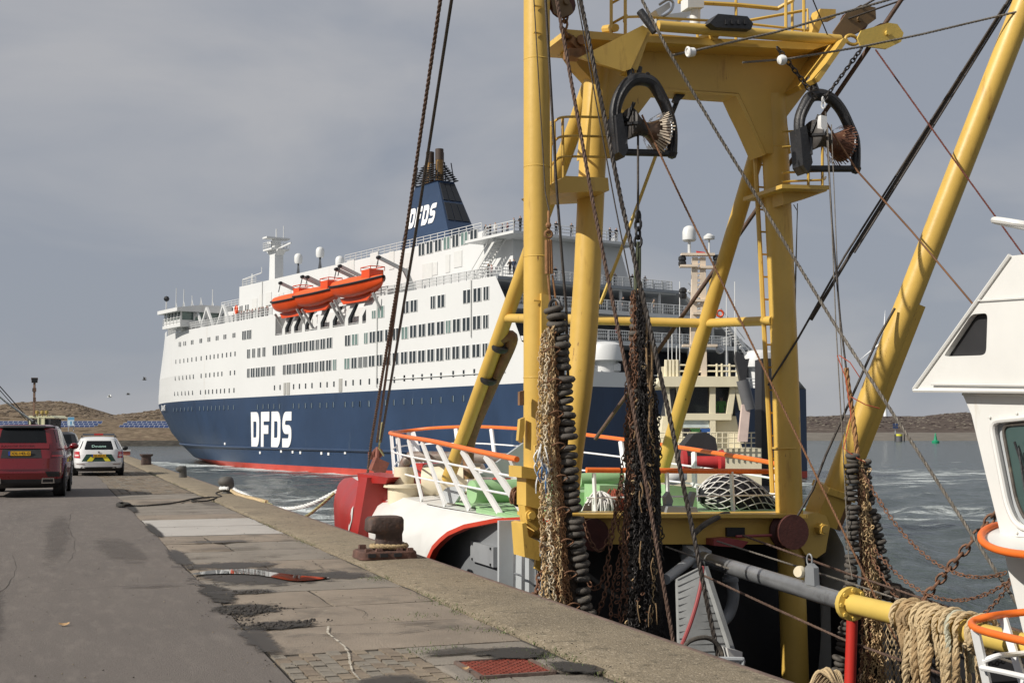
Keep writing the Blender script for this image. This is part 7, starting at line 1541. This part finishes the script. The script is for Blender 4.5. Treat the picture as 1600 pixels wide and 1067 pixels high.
for sg in (-1, 1):
    q = [(.66, .66), (.87, .66), (.865, .90), (.69, .90)]; q = q if sg > 0 else [(-a, b_) for a, b_ in (q[1], q[0], q[3], q[2])]; tl = est.rp('tail_light', q, TAIL, .02)
    q = [(.70, .73), (.84, .73), (.84, .79), (.71, .79)]; q = q if sg > 0 else [(-a, b_) for a, b_ in (q[1], q[0], q[3], q[2])]; est.rp('light_lens', q, mat('clear_lens', (.7, .55, .52), .1), .026, .02, tl)
    q = [(.50, .425), (.78, .43), (.78, .45), (.50, .445)]; q = q if sg > 0 else [(-a, b_) for a, b_ in (q[1], q[0], q[3], q[2])]; est.rp('reflector', q, TAILD, .012)
    est.sp('side_window', [(3.2, .35, 1.0), (2.95, .42, 1.14), (2.7, .5, 1.30)], sg, CGLASS); m = MB(); m.tube([(sg * .6, .75, 1.47), (sg * .6, 2.4, 1.47)], .02, 6); m.tube([(sg * .6, .75, 1.41), (sg * .6, .75, 1.47)], .02, 6); m.tube([(sg * .6, 2.4, 1.41), (sg * .6, 2.4, 1.47)], .02, 6); est.ob(m, 'roof_rail', BLKP)
est.rp('bumper_insert', [(-.66, .18), (.66, .18), (.62, .335), (-.62, .335)], BLKP, .014); est.wheels((.95, 3.6), .90, .315, .2); est.mirror(2.95, .98, .9, BLKP)
m = MB(); m.box((0, 1.5, 1.52), (1.15, .24, .07)); lb = est.ob(m, 'light_bar', mat('smoked_bar', (.10, .11, .13), .2, coat=.5)); m = MB(); m.box((0, 1.375, 1.525), (.32, .02, .06)); est.ob(m, 'red_lamp', TAIL, 38, lb)
dk = Car('parked_car', 'black car half hidden between the red and the white car', .35, 64.0, 0, [(.2, .2, 4.4, .82, 5), (.35, .03, 4.6, .9, 5), (.8, 0, 4.6, .91, 5), (1.0, .08, 4.2, .88, 5), (1.06, .1, 3.3, .86, 5), (1.5, .4, 2.5, .68, 5), (1.6, .6, 2.2, .5, 3.5)])
dk.body(CARP('black_car_paint', (.010, .010, .012)), .3, BLKP); dk.rp('rear_window', [(-.7, 1.06), (.7, 1.06), (.6, 1.46), (-.6, 1.46)], CGLASS, .012); dk.wheels((.95, 3.6), .9, .33, .2); dk.plate(.8, '48-TZ-RB')
for sg in (-1, 1):
    q = [(.62, .84), (.86, .84), (.86, .98), (.66, .98)]; q = q if sg > 0 else [(-a, b_) for a, b_ in (q[1], q[0], q[3], q[2])]; dk.rp('tail_light', q, TAIL, .02); dk.sp('side_window', [(3.1, .4, 1.08), (2.6, .5, 1.46)], sg, CGLASS)
# ================================================================== FARTHER OFF
# ---- harbour tug beyond the trawler
TD0 = 68.0
def TD(px, py, d=TD0): return PD(px, py, d)
tug = thing('tugboat', 'cream harbour tug with dark wheelhouse windows and tall mast behind the gantry', 'tugboat', PD(1110, 672, TD0 + 3) * 1.0); tug.location.z = ZW
tug.location = tug.location
TC = mat('tug_cream', (.76, .69, .50), .5, var=.08, scale=.8, spot=((.42, .28, .14), .68, 2.2, .08)); TDK = mat('tug_black', (.02, .02, .022), .6, var=.3, scale=1)
FWV = FW
def tprism(m, pts, d, depth, mi=0): m.prism([TD(x, y, d) for x, y in pts], FWV * depth, mi)
m = MB()
rt = Vector((FW.y, -FW.x, 0)); c = PD(1105, 672, TD0); c.z = 0
rows = []
for z, k in ((ZW - 1, .86), (ZW + .4, .97), (ZW + 1.8, 1.05), (ZW + 2.6, 1.12)):
    row = []
    for a in np.linspace(0, 2 * math.pi, 41): s_ = math.sin(a); row.append(c + FW * (10 + 14 * math.copysign(abs(math.cos(a)) ** .7, math.cos(a)) * (1 if k else 1)) + rt * (4.6 * k * math.copysign(abs(s_) ** .8, s_)) + Vector((0, 0, z)))
    rows.append(row)
m.grid(rows); m.add(rows[-1][:-1], [tuple(range(40))]); m.build('hull', TDK, tug, smooth=50)
m = MB(); tprism(m, [(1022, 700), (1190, 700), (1190, 760), (1022, 760)], TD0 - 1.5, 9); tprism(m, [(1036, 650), (1150, 650), (1160, 705), (1030, 705)], TD0 + .25, 6); m.build('deckhouse', TC, tug)
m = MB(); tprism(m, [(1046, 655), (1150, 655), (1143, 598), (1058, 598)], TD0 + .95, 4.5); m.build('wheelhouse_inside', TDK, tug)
m = MB()
for a, b_ in (((1060, 598), (1066, 652)), ((1063, 598), (1060, 652)), ((1113, 596), (1113, 690)), ((1146, 598), (1138, 655)), ((1040, 600), (1045, 650)), ((1150, 598), (1160, 640))): m.beam(TD(*a), TD(*b_), .3, .3)
m.beam(TD(1045, 651), TD(1142, 651), .35, .35); m.build('window_pillar', TC, tug)
for P in ([(1036, 604), (1060, 602), (1062, 648), (1046, 645)], [(1068, 602), (1111, 602), (1110, 648), (1070, 648)], [(1117, 602), (1145, 602), (1137, 648), (1118, 648)], [(1150, 603), (1164, 606), (1158, 640), (1146, 648)]): m = MB(); tprism(m, P, TD0 + .2, .08); m.build('wheelhouse_window', glass_mat('tug_glass', (.02, .025, .025), .05), tug)
m = MB(); tprism(m, [(1026, 600), (1034, 588), (1155, 588), (1164, 598), (1160, 604), (1030, 604)], TD0 - .4, 6); m.build('wheelhouse_roof', TC, tug)
m = MB()
for x in (1041, 1047, 1052, 1058, 1120, 1128, 1140, 1152): m.cut(); m.tube([TD(x, 590), TD(x, 562 if x < 1060 else 568)], .1 if x < 1060 else .06, 6)
m.cut(); m.tube([TD(1040, 570), TD(1155, 572)], .05, 5); m.cut(); m.tube([TD(1040, 580), TD(1155, 580)], .05, 5); m.build('roof_rail', TC, tug)
m = MB(); tprism(m, [(1029, 574), (1039, 572), (1039, 588), (1029, 588)], TD0, .5); m.build('lamp_box', TC, tug)
m = MB(); tprism(m, [(1068, 654), (1108, 654), (1108, 668), (1068, 668)], TD0 - .02, .3); m.build('pale_panel', mat('pale_blue_panel', (.55, .62, .62), .5), tug)
m = MB(); q = [TD(1082, 592), TD(1100, 592), TD(1098, 402), TD(1086, 402)]
for a, b_ in ((q[0], q[3]), (q[1], q[2])): m.beam(a, b_, .14, .3)
for k in range(26): f = (k + .5) / 26; m.beam(q[0].lerp(q[3], f) - rt * .15, q[1].lerp(q[2], f) + rt * .15, .12, .08)
for a, b_ in ((q[0], q[3]), (q[1], q[2])): m.beam(a + FWV * .7, b_ + FWV * .5, .1, .2)
for k in range(13): f = (k + .5) / 13; m.beam(q[0].lerp(q[3], f), q[1].lerp(q[2], min(1, f + .06)), .06, .06)
for x0, x1, y in ((1064, 1116, 398), (1062, 1090, 416), (1094, 1122, 418), (1078, 1118, 470), (1082, 1110, 490), (1066, 1120, 540), (1066, 1104, 508)): m.beam(TD(x0, y), TD(x1, y), .5, .12)
m.build('mast', mat('mast_pink_cream', (.72, .60, .47), .5, var=.15, scale=1), tug)
m = MB(); rr = .37; m.lathe([(.3, -.42), (rr, -.35), (rr, .1), (.3, .3), (.15, .4), (.02, .43)], TD(1077, 365), n=14); m.tube([TD(1077, 378), TD(1077, 396)], .08, 6); m.cut(); m.lathe([(.3, -.1), (.3, .05), (.1, .2)], TD(1108, 371), n=10); m.tube([TD(1108, 374), TD(1108, 396)], .05, 5); m.build('radome', FWHT, tug)
m = MB()
for x, y in ((1066, 408), (1120, 407), (1067, 458)): m.cut(); m.lathe([(.16, -.3), (.22, -.2), (.22, -.05), (.16, 0), (.22, .05), (.22, .2), (.1, .3)], TD(x, y), n=8)
m.build('signal_lamp', TDK, tug)
m = MB(); m.lathe([(.3, -.3), (.3, .4)], TD(1117, 443), n=10); m.build('yellow_lamp', YEL, tug)
m = MB(); tprism(m, [(1088, 392), (1102, 394), (1102, 400), (1088, 398)], TD0 - .1, .04); m.build('ensign', mat('red_flag', (.5, .04, .04), .8), tug)
m = MB(); m.torus(TD(1125, 490), .17, .06, FWV, 12, 6); m.build('lifebuoy', LBO, tug)
m = MB()
for x, y0, y1 in ((1044, 590, 530), (1050, 590, 520), (1057, 590, 540), (1062, 590, 440), (1135, 590, 460), (1150, 590, 500), (1148, 560, 440)): m.cut(); m.tube([TD(x, y0), TD(x, y1)], .025, 4)
m.build('whip_aerial', FWHT, tug)
m = MB(); m.torus(TD(1125, 546), .2, .05, FWV, 14, 6); m.lathe([(.02, -.05), (.14, -.04), (.14, .06)], TD(1125, 546), FWV, 12); m.build('searchlight', STEEL, tug)
m = MB(); tprism(m, [(1149, 560), (1151, 549), (1158, 553), (1165, 561), (1171, 560), (1169, 570), (1166, 592), (1174, 632), (1164, 632), (1156, 590)], TD0 - 2.5, .5); fm = m.build('fire_monitor', mat('monitor_black', (.03, .03, .032), .5, var=.2), tug)
m = MB(); m.tube([TD(1160, 594, TD0 - 2.4), TD(1171, 640, TD0 - 2.4)], .32, 12); m.build('monitor_pipe', mat('monitor_grey', (.12, .12, .125), .5), fm)
m = MB(); tprism(m, [(1160, 632), (1173, 630), (1168, 690), (1154, 690)], TD0 - 2.6, .4); m.build('crane_arm', mat('pink_cream', (.66, .52, .46), .5), tug)
m = MB(); tprism(m, [(1066, 720), (1070, 695), (1084, 678), (1104, 675), (1118, 684), (1121, 700), (1114, 725)], TD0 - 5.5, 2.2); m.build('winch_cover', mat('cover_black', (.022, .022, .024), .8, var=.2, bump=.3, bscale=6), tug)
for x0, x1, mt in ((1068, 1078, TDK), (1080, 1094, mat('bin_green', (.04, .14, .04), .5)), (1096, 1110, mat('bin_blue', (.03, .10, .32), .5))): m = MB(); tprism(m, [(x0, 669), (x1, 669), (x1 - 1, 682), (x0 + 1, 682)], TD0 - 1.2, .6); m.build('deck_bin', mt, tug)
m = MB()
for x in range(1030, 1180, 9): m.tube([TD(x, 700, TD0 - 2), TD(x, 676, TD0 - 2)], .035, 5)
for y in (676, 684, 692): m.tube([TD(1028, y, TD0 - 2), TD(1180, y, TD0 - 2)], .03, 5)
m.build('deck_rail', TC, tug)
m = MB(); m.lathe([(.1, -1), (.6, -1), (.6, -.8), (.3, -.7), (.3, .7), (.6, .8), (.6, 1), (.1, 1)], TD(1098, 722, TD0 - 6), rt, 14); m.build('towing_winch', mat('winch_red', (.42, .03, .03), .5), tug)
m = MB(); m.ball(TD(1052, 745, TD0 - 30), .3, 10, 0, (1.6, 1, .8)); tag(m.build('white_bag', WHT, smooth=60, loc=TD(1052, 750, TD0 - 30)), 'white tarpaulin bundle behind the net bundle', 'bundle')
m = MB(); tprism(m, [(1190, 560), (1206, 560), (1206, 760), (1190, 760)], TD0 + 4, 2); m.build('funnel', TDK, tug)
# ---- moored boat at the left edge
LD = 132.0
lb_ = thing('moored_boat', 'small cream workboat with dark windows and thin mast beyond the red car', 'boat', PD(58, 672, LD)); lb_.location.z = ZW
Lp_ = lambda x, y, d=LD: PD(x, y, d)
m = MB(); cc = PD(55, 672, LD); cc.z = 0; rows = []
for z, k in ((ZW - .6, .8), (ZW + .8, .95), (ZW + 1.8, 1.05)): rows.append([cc + FW * (3 + 8 * math.copysign(abs(math.cos(a)) ** .7, math.cos(a))) + rt * (2.6 * k * math.sin(a)) + Vector((0, 0, z)) for a in np.linspace(0, 2 * math.pi, 33)])
m.grid(rows); m.add(rows[-1][:-1], [tuple(range(32))]); m.build('hull', TDK, lb_, smooth=50)
m = MB(); m.prism([Lp_(43, 655), Lp_(80, 654), Lp_(76, 700), Lp_(46, 700)], FW * 3); m.build('wheelhouse', TDK, lb_)
m = MB(); m.prism([Lp_(40, 653), Lp_(46, 649), Lp_(80, 649), Lp_(86, 653)], FW * 4)
for x in (47, 60, 69): m.beam(Lp_(x, 652, LD - .1), Lp_(x, 690, LD - .1), .18, .15)
m.prism([Lp_(62, 654, LD - .08), Lp_(68, 654, LD - .08), Lp_(68, 690, LD - .08), Lp_(62, 690, LD - .08)], FW * .1); m.build('wheelhouse_frame', mat('pale_yellow', (.62, .60, .40), .5), lb_)
m = MB(); m.beam(Lp_(53, 650), Lp_(54, 590), .18, .18); 
for y, w in ((592, 10), (596, 9), (609, 5), (624, 4)): m.box(Lp_(54, y), (w * LD / 2000, .3, .25 if y < 600 else .4)); 
m.build('mast', mat('rusty_mast', (.20, .12, .08), .7, var=.4, scale=1), lb_)
m = MB(); m.box(Lp_(54, 594), (.55, .35, .45)); m.box(Lp_(53, 609), (.3, .3, .35)); m.build('mast_lamp', TDK, lb_)
m = MB()
for x in (58, 66, 73): m.cut(); m.lathe([(.02, -.2), (.18, -.15), (.18, .15), (.02, .2)], Lp_(x, 644), n=8); m.tube([Lp_(x, 645), Lp_(x, 650)], .05, 5)
m.build('roof_lamp', mat('brass_lamp', (.45, .33, .10), .5, .3), lb_)
m = MB(); m.tube([Lp_(-30, 595, LD - 20), Lp_(8, 627, LD - 12), Lp_(58, 663, LD - 3)], [.05, .09, .12], 8); m.build('derrick', FWHT, lb_)
m = MB(); m.tube([Lp_(-30, 570, LD - 20), Lp_(50, 660, LD - 3)], .05, 5); m.cut(); m.tube([Lp_(-30, 576, LD - 20), Lp_(40, 655, LD - 3)], .04, 5); m.build('derrick_wire', WIRE, lb_)
# ---- solar arrays, sign, turbine, beacon, buoy, gulls
SOL = mat('solar_cell_blue', (.030, .05, .13), .18, var=.25, scale=.6, spec=.7); ALU = mat('panel_frame', (.5, .52, .55), .4, .5)
panel = MB().box((0, 0, 0), (1.6, 1.0, .05)).box((0, 0, .004), (1.46, .88, .05), mi=1).mesh('solar_panel', [ALU, SOL], 0)
for x0, x1, lab in ((-40, 153, 'long row of blue solar panels on the dune left of the sign'), (186, 300, 'row of blue solar panels on the dune behind the ferry bow')):
    d0, d1 = 443 * LK, 462 * LK; a, b_ = PD(x0, 672, d0), PD(x1, 672, d0); root = thing('solar_array', lab, 'solar panels', (a.x, a.y, 3.0), 'solar arrays on the dune'); rxm = (b_ - a).normalized(); n = int((b_ - a).length / 2.0); zr = [CAMH + (672 - y) * d0 / 2000 for y in (668.2, 665.0, 661.8)]
    for r in range(3):
        for k in range(n):
            p = a + rxm * (2.0 * (k + .5) + r * .9) + FW * (r * 2.0); p.z = zr[r] + .5; o = inst(panel, 'solar_panel', root, p - Vector(root.location), (rad(38), 0, math.atan2(rxm.y, rxm.x)), (1.24, 1.9, 1))
    m = MB()
    for k in range(0, n, 3): p = a + rxm * (2.0 * (k + .5)); p.z = zr[0] - .8; q = p + FW * 5.2; q.z = zr[2] + .8; m.cut(); m.beam(p, q, .12, .12)
    m.build('array_strut', ALU, root)
sg_ = thing('harbour_sign', 'blue and white information board on two posts at the shore', 'sign', PD(110, 672, 430 * LK)); sg_.location.z = 1.5
m = MB(); P = [PD(x, y, 430 * LK) for x, y in ((105.5, 651.5), (116, 651.5), (116, 665), (105.5, 665))]; m.prism(P, FW * .3); m.build('board', mat('sign_white', (.55, .66, .74), .5), sg_)
m = MB(); m.prism([PD(x, y, 429 * LK) for x, y in ((105.8, 652), (115.7, 652), (115.7, 656), (105.8, 656))], FW * .2); m.cut(); m.prism([PD(x, y, 429 * LK) for x, y in ((109.6, 658), (112, 658), (112, 664), (109.6, 664))], FW * .2); m.build('blue_band', mat('sign_blue', (.10, .30, .50), .5), sg_)
m = MB(); m.beam(PD(107, 652, 431 * LK), PD(107, 674, 431 * LK), .3, .3); m.cut(); m.beam(PD(115, 652, 431 * LK), PD(115, 674, 431 * LK), .3, .3); m.build('post', ALU, sg_)
WTD = 2200.0; wt = thing('wind_turbine', 'white wind turbine on the far shore half hidden by the slanted boom', 'wind turbine', PD(1384, 652, WTD))
TW = mat('turbine_white', (.78, .79, .80), .5, var=.03); hub = PD(1380, 533, WTD)
m = MB(); m.tube([PD(1384, 660, WTD), hub], [3.2, 1.8], 14); m.build('tower', TW, wt); m = MB(); m.ball(hub - FW * 3, 3, 10); m.beam(hub - FW * 3, hub + FW * 8, 4, 4); m.build('nacelle', TW, wt)
for x, y in ((1343, 562), (1382, 485), (1417, 562)):
    t = PD(x, y, WTD) - FW * 4; h_ = hub - FW * 4; m = MB(); m.tube([h_, h_.lerp(t, .2), h_.lerp(t, .7), t], [1.3, 2.0, 1.1, .25], 8); m.build('blade', TW, wt)
BD = 640.0; bc = thing('beacon_dolphin', 'dark mooring dolphin with yellow band and small panel board above the far water', 'beacon', PD(1405, 690, BD)); m = MB()
m.tube([PD(1405, 694, BD), PD(1405, 681, BD)], 1.5, 14); m.build('pile', mat('pile_grey', (.10, .10, .11), .7), bc); m = MB(); m.tube([PD(1405, 681, BD), PD(1405, 678, BD)], 1.55, 14); m.build('yellow_band', mat('band_yellow', (.65, .62, .05), .5), bc)
m = MB()
for x in (1398.5, 1413): m.cut(); m.tube([PD(x, 691, BD), PD(x, 678, BD)], .25, 6)
m.build('fender_post', TDK, bc)
m = MB(); 
for x in (1395.2, 1399.6):
    for y in (661.5, 665.8): m.cut(); m.prism([PD(x, y, BD + 8), PD(x + 3.6, y, BD + 8), PD(x + 3.6, y + 3.6, BD + 8), PD(x, y + 3.6, BD + 8)], FW * .3)
m.build('board_panel', SOL, bc); m = MB(); m.tube([PD(1399, 690, BD + 9), PD(1399, 661, BD + 9)], .25, 6); m.build('post', ALU, bc)
gd = 560.0; by = thing('navigation_buoy', 'small green conical buoy floating on the right', 'buoy', PD(1462, 696, gd)); by.location.z = ZW; BG = mat('buoy_green', (.01, .25, .12), .5); c = Vector(by.location)
m = MB(); m.lathe([(.5, -.6), (1.55, -.3), (1.6, .9), (1.3, 1.2), (.7, 1.3)], c, n=16); m.build('float', BG, by); m = MB(); m.lathe([(.8, 1.2), (.45, 3.0), (.4, 3.4), (.05, 3.5)], c, n=12); m.tube([c + Vector((0, 0, 3.4)), c + Vector((0, 0, 4.6))], .09, 6); m.build('tower', BG, by)
m = MB(); m.lathe([(.5, 3.6), (.02, 4.6)], c, n=10); m.build('topmark', BG, by)
def gull(x, y, d, sp, mt, lab):
    c = PD(x, y, d); m = MB(); m.tube([c - rt * .28, c - rt * .1, c + rt * .15, c + rt * .3], [.02, .09, .08, .02], 7)
    for s_ in (-1, 1): m.add([c + FW * .05 * s_ - rt * .08, c + FW * .35 * s_ + Vector((0, 0, .25 * sp)) - rt * .05, c + FW * .75 * s_ + Vector((0, 0, .12 * sp)) + rt * .12, c + FW * .3 * s_ + Vector((0, 0, .2 * sp)) + rt * .12, c + FW * .05 * s_ + rt * .1], [(0, 1, 3, 4), (1, 2, 3)])
    m.add([c + rt * .28 - FW * .02, c + rt * .48 - FW * .09, c + rt * .48 + FW * .09, c + rt * .28 + FW * .02], [(0, 1, 2, 3)]); tag(m.build('gull', mt, loc=c, smooth=50), lab, 'bird')
gull(171, 620, 150, 1.2, FWHT, 'white gull gliding between the white car and the ferry bow'); gull(225.5, 593, 150, 1.3, mat('gull_grey', (.12, .12, .12), .7), 'dark gull high beside the ferry bow'); gull(200, 616, 170, .8, MATS['gull_grey'], 'small gull just left of the ferry bow below the dark gull')

# ---- passengers: one continuous skinned figure per pose, recoloured
def figure(pose):
    J = {'pel': (0, 0, .93), 'sp': (0, 0, 1.12), 'ch': (0, .01, 1.33), 'nk': (0, .0, 1.48), 'hd': (0, -.02, 1.60), 'tp': (0, -.01, 1.71)}
    E = [('pel', 'sp'), ('sp', 'ch'), ('ch', 'nk'), ('nk', 'hd'), ('hd', 'tp')]; R_ = {'pel': .155, 'sp': .15, 'ch': .165, 'nk': .06, 'hd': .105, 'tp': .07}
    for s, k in ((-1, 'l'), (1, 'r')):
        J['h' + k] = (s * .10, 0, .86); J['k' + k] = (s * .11, -.03, .48); J['a' + k] = (s * .11, .02, .08); J['t' + k] = (s * .13, -.14, .045); J['s' + k] = (s * .19, .01, 1.40)
        if pose == 0: J['e' + k] = (s * .26, .03, 1.13); J['w' + k] = (s * .25, -.06, .90); J['f' + k] = (s * .24, -.08, .80)
        elif pose == 1: J['e' + k] = (s * .27, -.10, 1.16); J['w' + k] = (s * .14, -.33, 1.10); J['f' + k] = (s * .09, -.40, 1.10)
        else: J['e' + k] = (s * .28, .08, 1.15); J['w' + k] = (s * .19, -.08, 1.02); J['f' + k] = (s * .17, -.12, .96)
        E += [('pel', 'h' + k), ('h' + k, 'k' + k), ('k' + k, 'a' + k), ('a' + k, 't' + k), ('ch', 's' + k), ('s' + k, 'e' + k), ('e' + k, 'w' + k), ('w' + k, 'f' + k)]
        R_.update({'h' + k: .10, 'k' + k: .072, 'a' + k: .055, 't' + k: .045, 's' + k: .085, 'e' + k: .058, 'w' + k: .045, 'f' + k: .04})
    names = list(J); me = bpy.data.meshes.new('figure'); me.from_pydata([J[n] for n in names], [(names.index(a), names.index(b_)) for a, b_ in E], [])
    ob = bpy.data.objects.new('figure', me); COL.objects.link(ob); sk = ob.modifiers.new('skin', 'SKIN'); ob.modifiers.new('sub', 'SUBSURF').levels = 1
    for i, n in enumerate(names): v = me.skin_vertices[0].data[i]; v.radius = (R_[n], R_[n] * (.72 if n in ('pel', 'sp', 'ch') else 1)); v.use_root = (n == 'pel')
    dg = bpy.context.evaluated_depsgraph_get(); out = bpy.data.meshes.new_from_object(ob.evaluated_get(dg)); bpy.data.objects.remove(ob); bpy.data.meshes.remove(me); return out
SKIN = mat('skin', (.48, .30, .22), .6, var=.06); HAIR = [mat('hair_%s' % n, c, .8) for n, c in (('dark', (.03, .02, .015)), ('blond', (.28, .2, .1)))]; JEANS = mat('dark_trousers', (.022, .026, .036), .9, var=.2)
JACK = {n: mat('jacket_' + n, c, .85, var=.2, scale=5) for n, c in (('black', (.014, .014, .016)), ('navy', (.02, .03, .06)), ('maroon', (.10, .02, .025)), ('grey', (.13, .13, .14)), ('tan', (.30, .22, .14)), ('pink', (.5, .25, .24)), ('red', (.32, .03, .03)), ('white', (.6, .58, .56)))}
FIG = {}; base = [figure(i) for i in range(3)]
def person(loc, face, jacket, label, pose=0, hair=0, scale=.97, group='passengers on the ferry decks'):
    key = (pose, jacket, hair)
    if key not in FIG:
        me = base[pose].copy(); me.name = 'person'; me.materials.clear()
        for mt in (JEANS, JACK[jacket], SKIN, HAIR[hair]): me.materials.append(mt)
        for p in me.polygons:
            z, y, x = p.center.z, p.center.y, abs(p.center.x); hand = (pose == 1 and y < -.34 and z > .9) or (pose != 1 and x > .16 and z < (.86 if pose == 0 else .985) and z > .7)
            p.material_index = 2 if (hand or (1.47 < z < 1.66 and y < .02)) else (3 if z > 1.52 else (1 if z > .80 else 0)); p.use_smooth = True
        FIG[key] = me
    o = bpy.data.objects.new('person', FIG[key]); COL.objects.link(o); o.location = loc; o.rotation_euler = (0, 0, face); o.scale = (scale,) * 3; tag(o, label, 'person', group); return o
fp = -th_f + rad(-90)                                       # facing out over the port rail
fa = -th_f                                                  # facing aft
ORD = 'first second third fourth fifth sixth seventh eighth ninth tenth eleventh twelfth thirteenth fourteenth'.split()
def row(items, where, mode, v, z):
    for k, (x, jk, ps, hr, sc) in enumerate(items):
        if mode == 't': s, _ = FP(x, HOR - (z - CAMH) * 14, v); loc = fw(s, v, z)
        else: t, _ = FS(x, HOR - (z - CAMH) * 14, v); loc = fw(v, t, z)
        person(loc, (fp if mode == 't' else fa) + random.uniform(-.5, .5), jk, '%s passenger from left %s, %s jacket' % (ORD[k], where, jk), ps, hr, sc)
row([(759, 'black', 2, 0, 1), (766, 'black', 1, 1, .95), (774, 'white', 2, 1, .98), (785, 'navy', 1, 0, .8), (793, 'maroon', 1, 0, .78), (803, 'black', 2, 0, 1), (813, 'black', 1, 0, 1.02)], 'at the top port rail beside the boom', 't', 4.5, A_z)
row([(869, 'black', 1, 0, 1), (893, 'grey', 1, 0, 1), (905, 'maroon', 2, 0, 1), (953, 'black', 1, 0, 1), (963, 'black', 2, 0, 1.02)], 'at the topmost stern rail', 's', 10.1, A_z)
row([(763, 'black', 1, 0, 1), (768, 'pink', 1, 1, .92), (797, 'black', 1, 0, 1), (803, 'navy', 2, 0, .98)], 'at the port rail below the aft stair', 't', .9, Z1)
row([(868, 'black', 2, 0, 1.02), (880, 'maroon', 2, 0, 1), (947, 'grey', 1, 0, .95), (954, 'black', 1, 0, 1), (961, 'black', 1, 1, .95), (988, 'black', 1, 0, 1), (1008, 'grey', 1, 0, .95)], 'along the second stern rail from top', 's', 8.8, Z1)
row([(974, 'black', 2, 0, 1), (1022, 'tan', 2, 1, 1)], 'along the third stern rail from top', 's', 5.9, ZC)
row([(964, 'maroon', 1, 0, .97)], 'along the lowest stern rail behind the nets', 's', 3.6, ZD)
row([(366, 'grey', 1, 1, .9), (374, 'black', 1, 0, 1), (378, 'maroon', 1, 0, 1), (382, 'black', 1, 0, 1), (387, 'maroon', 1, 0, 1), (391, 'black', 1, 0, .97), (395, 'maroon', 1, 0, 1), (400, 'black', 1, 0, 1), (405, 'maroon', 2, 0, 1), (409, 'grey', 2, 1, 1), (412, 'black', 1, 0, 1), (417, 'black', 2, 0, 1), (419, 'maroon', 1, 0, 1)], 'in the crowd forward of the lifeboats', 't', .9, Z1)
row([(292, 'black', 1, 0, 1), (301, 'navy', 1, 0, 1), (306, 'maroon', 1, 0, 1)], 'on the fore deck beside the bridge', 't', 1.6, Z1)
row([(428, 'navy', 1, 0, 1), (452, 'red', 1, 0, 1)], 'on the open deck under the lifeboats', 't', 1.0, ZC - 1.1)
glass_mat('tug_glass', 0).node_tree.nodes['Principled BSDF'].inputs['Alpha'].default_value = .35
q = TD(1127, 640, TD0 + .6); JACK['bright green'] = mat('jacket_green', (.12, .62, .03), .8); person(Vector((q.x, q.y, q.z - 1.0)), math.atan2(-FW.y, -FW.x) + rad(90), 'bright green', 'person in a bright green jacket at the tug wheelhouse window', 0, 0, 1, None)
# ---- white water: wash along the ferry, astern of it, and streaks to the right
fs = (X_ - FO.x) * DS.x + (Y_ - FO.y) * DS.y; ft = (X_ - FO.x) * DT.x + (Y_ - FO.y) * DT.y
foam = np.full_like(X_, -.02)
foam += .29 * np.exp(-np.clip(-ft, 0, None) / 10) * (ft < 3) * np.clip((150 - fs) / 30, 0, 1) * (fs > -30)
foam += .10 * np.exp(-((ft + 14) / 12) ** 2) * np.exp(-((fs - 90) / 50) ** 2)
foam += .36 * np.exp(-((X_ - 9) / 9) ** 2) * np.exp(-((Y_ - 46) / 26) ** 2) + .24 * np.exp(-((X_ - 12) / 10) ** 2) * np.exp(-((Y_ - 95) / 40) ** 2)
foam += .20 * np.exp(-((RR - 180) / 36) ** 2) * (AA > YAW + .12) + .17 * np.exp(-((RR - 95) / 18) ** 2) * (AA > YAW + .12)
foam += .12 * np.exp(-((ft - 20) / 24) ** 2) * np.clip((fs + 70) / 60, 0, 1) * (fs < 2)
build_water(foam)
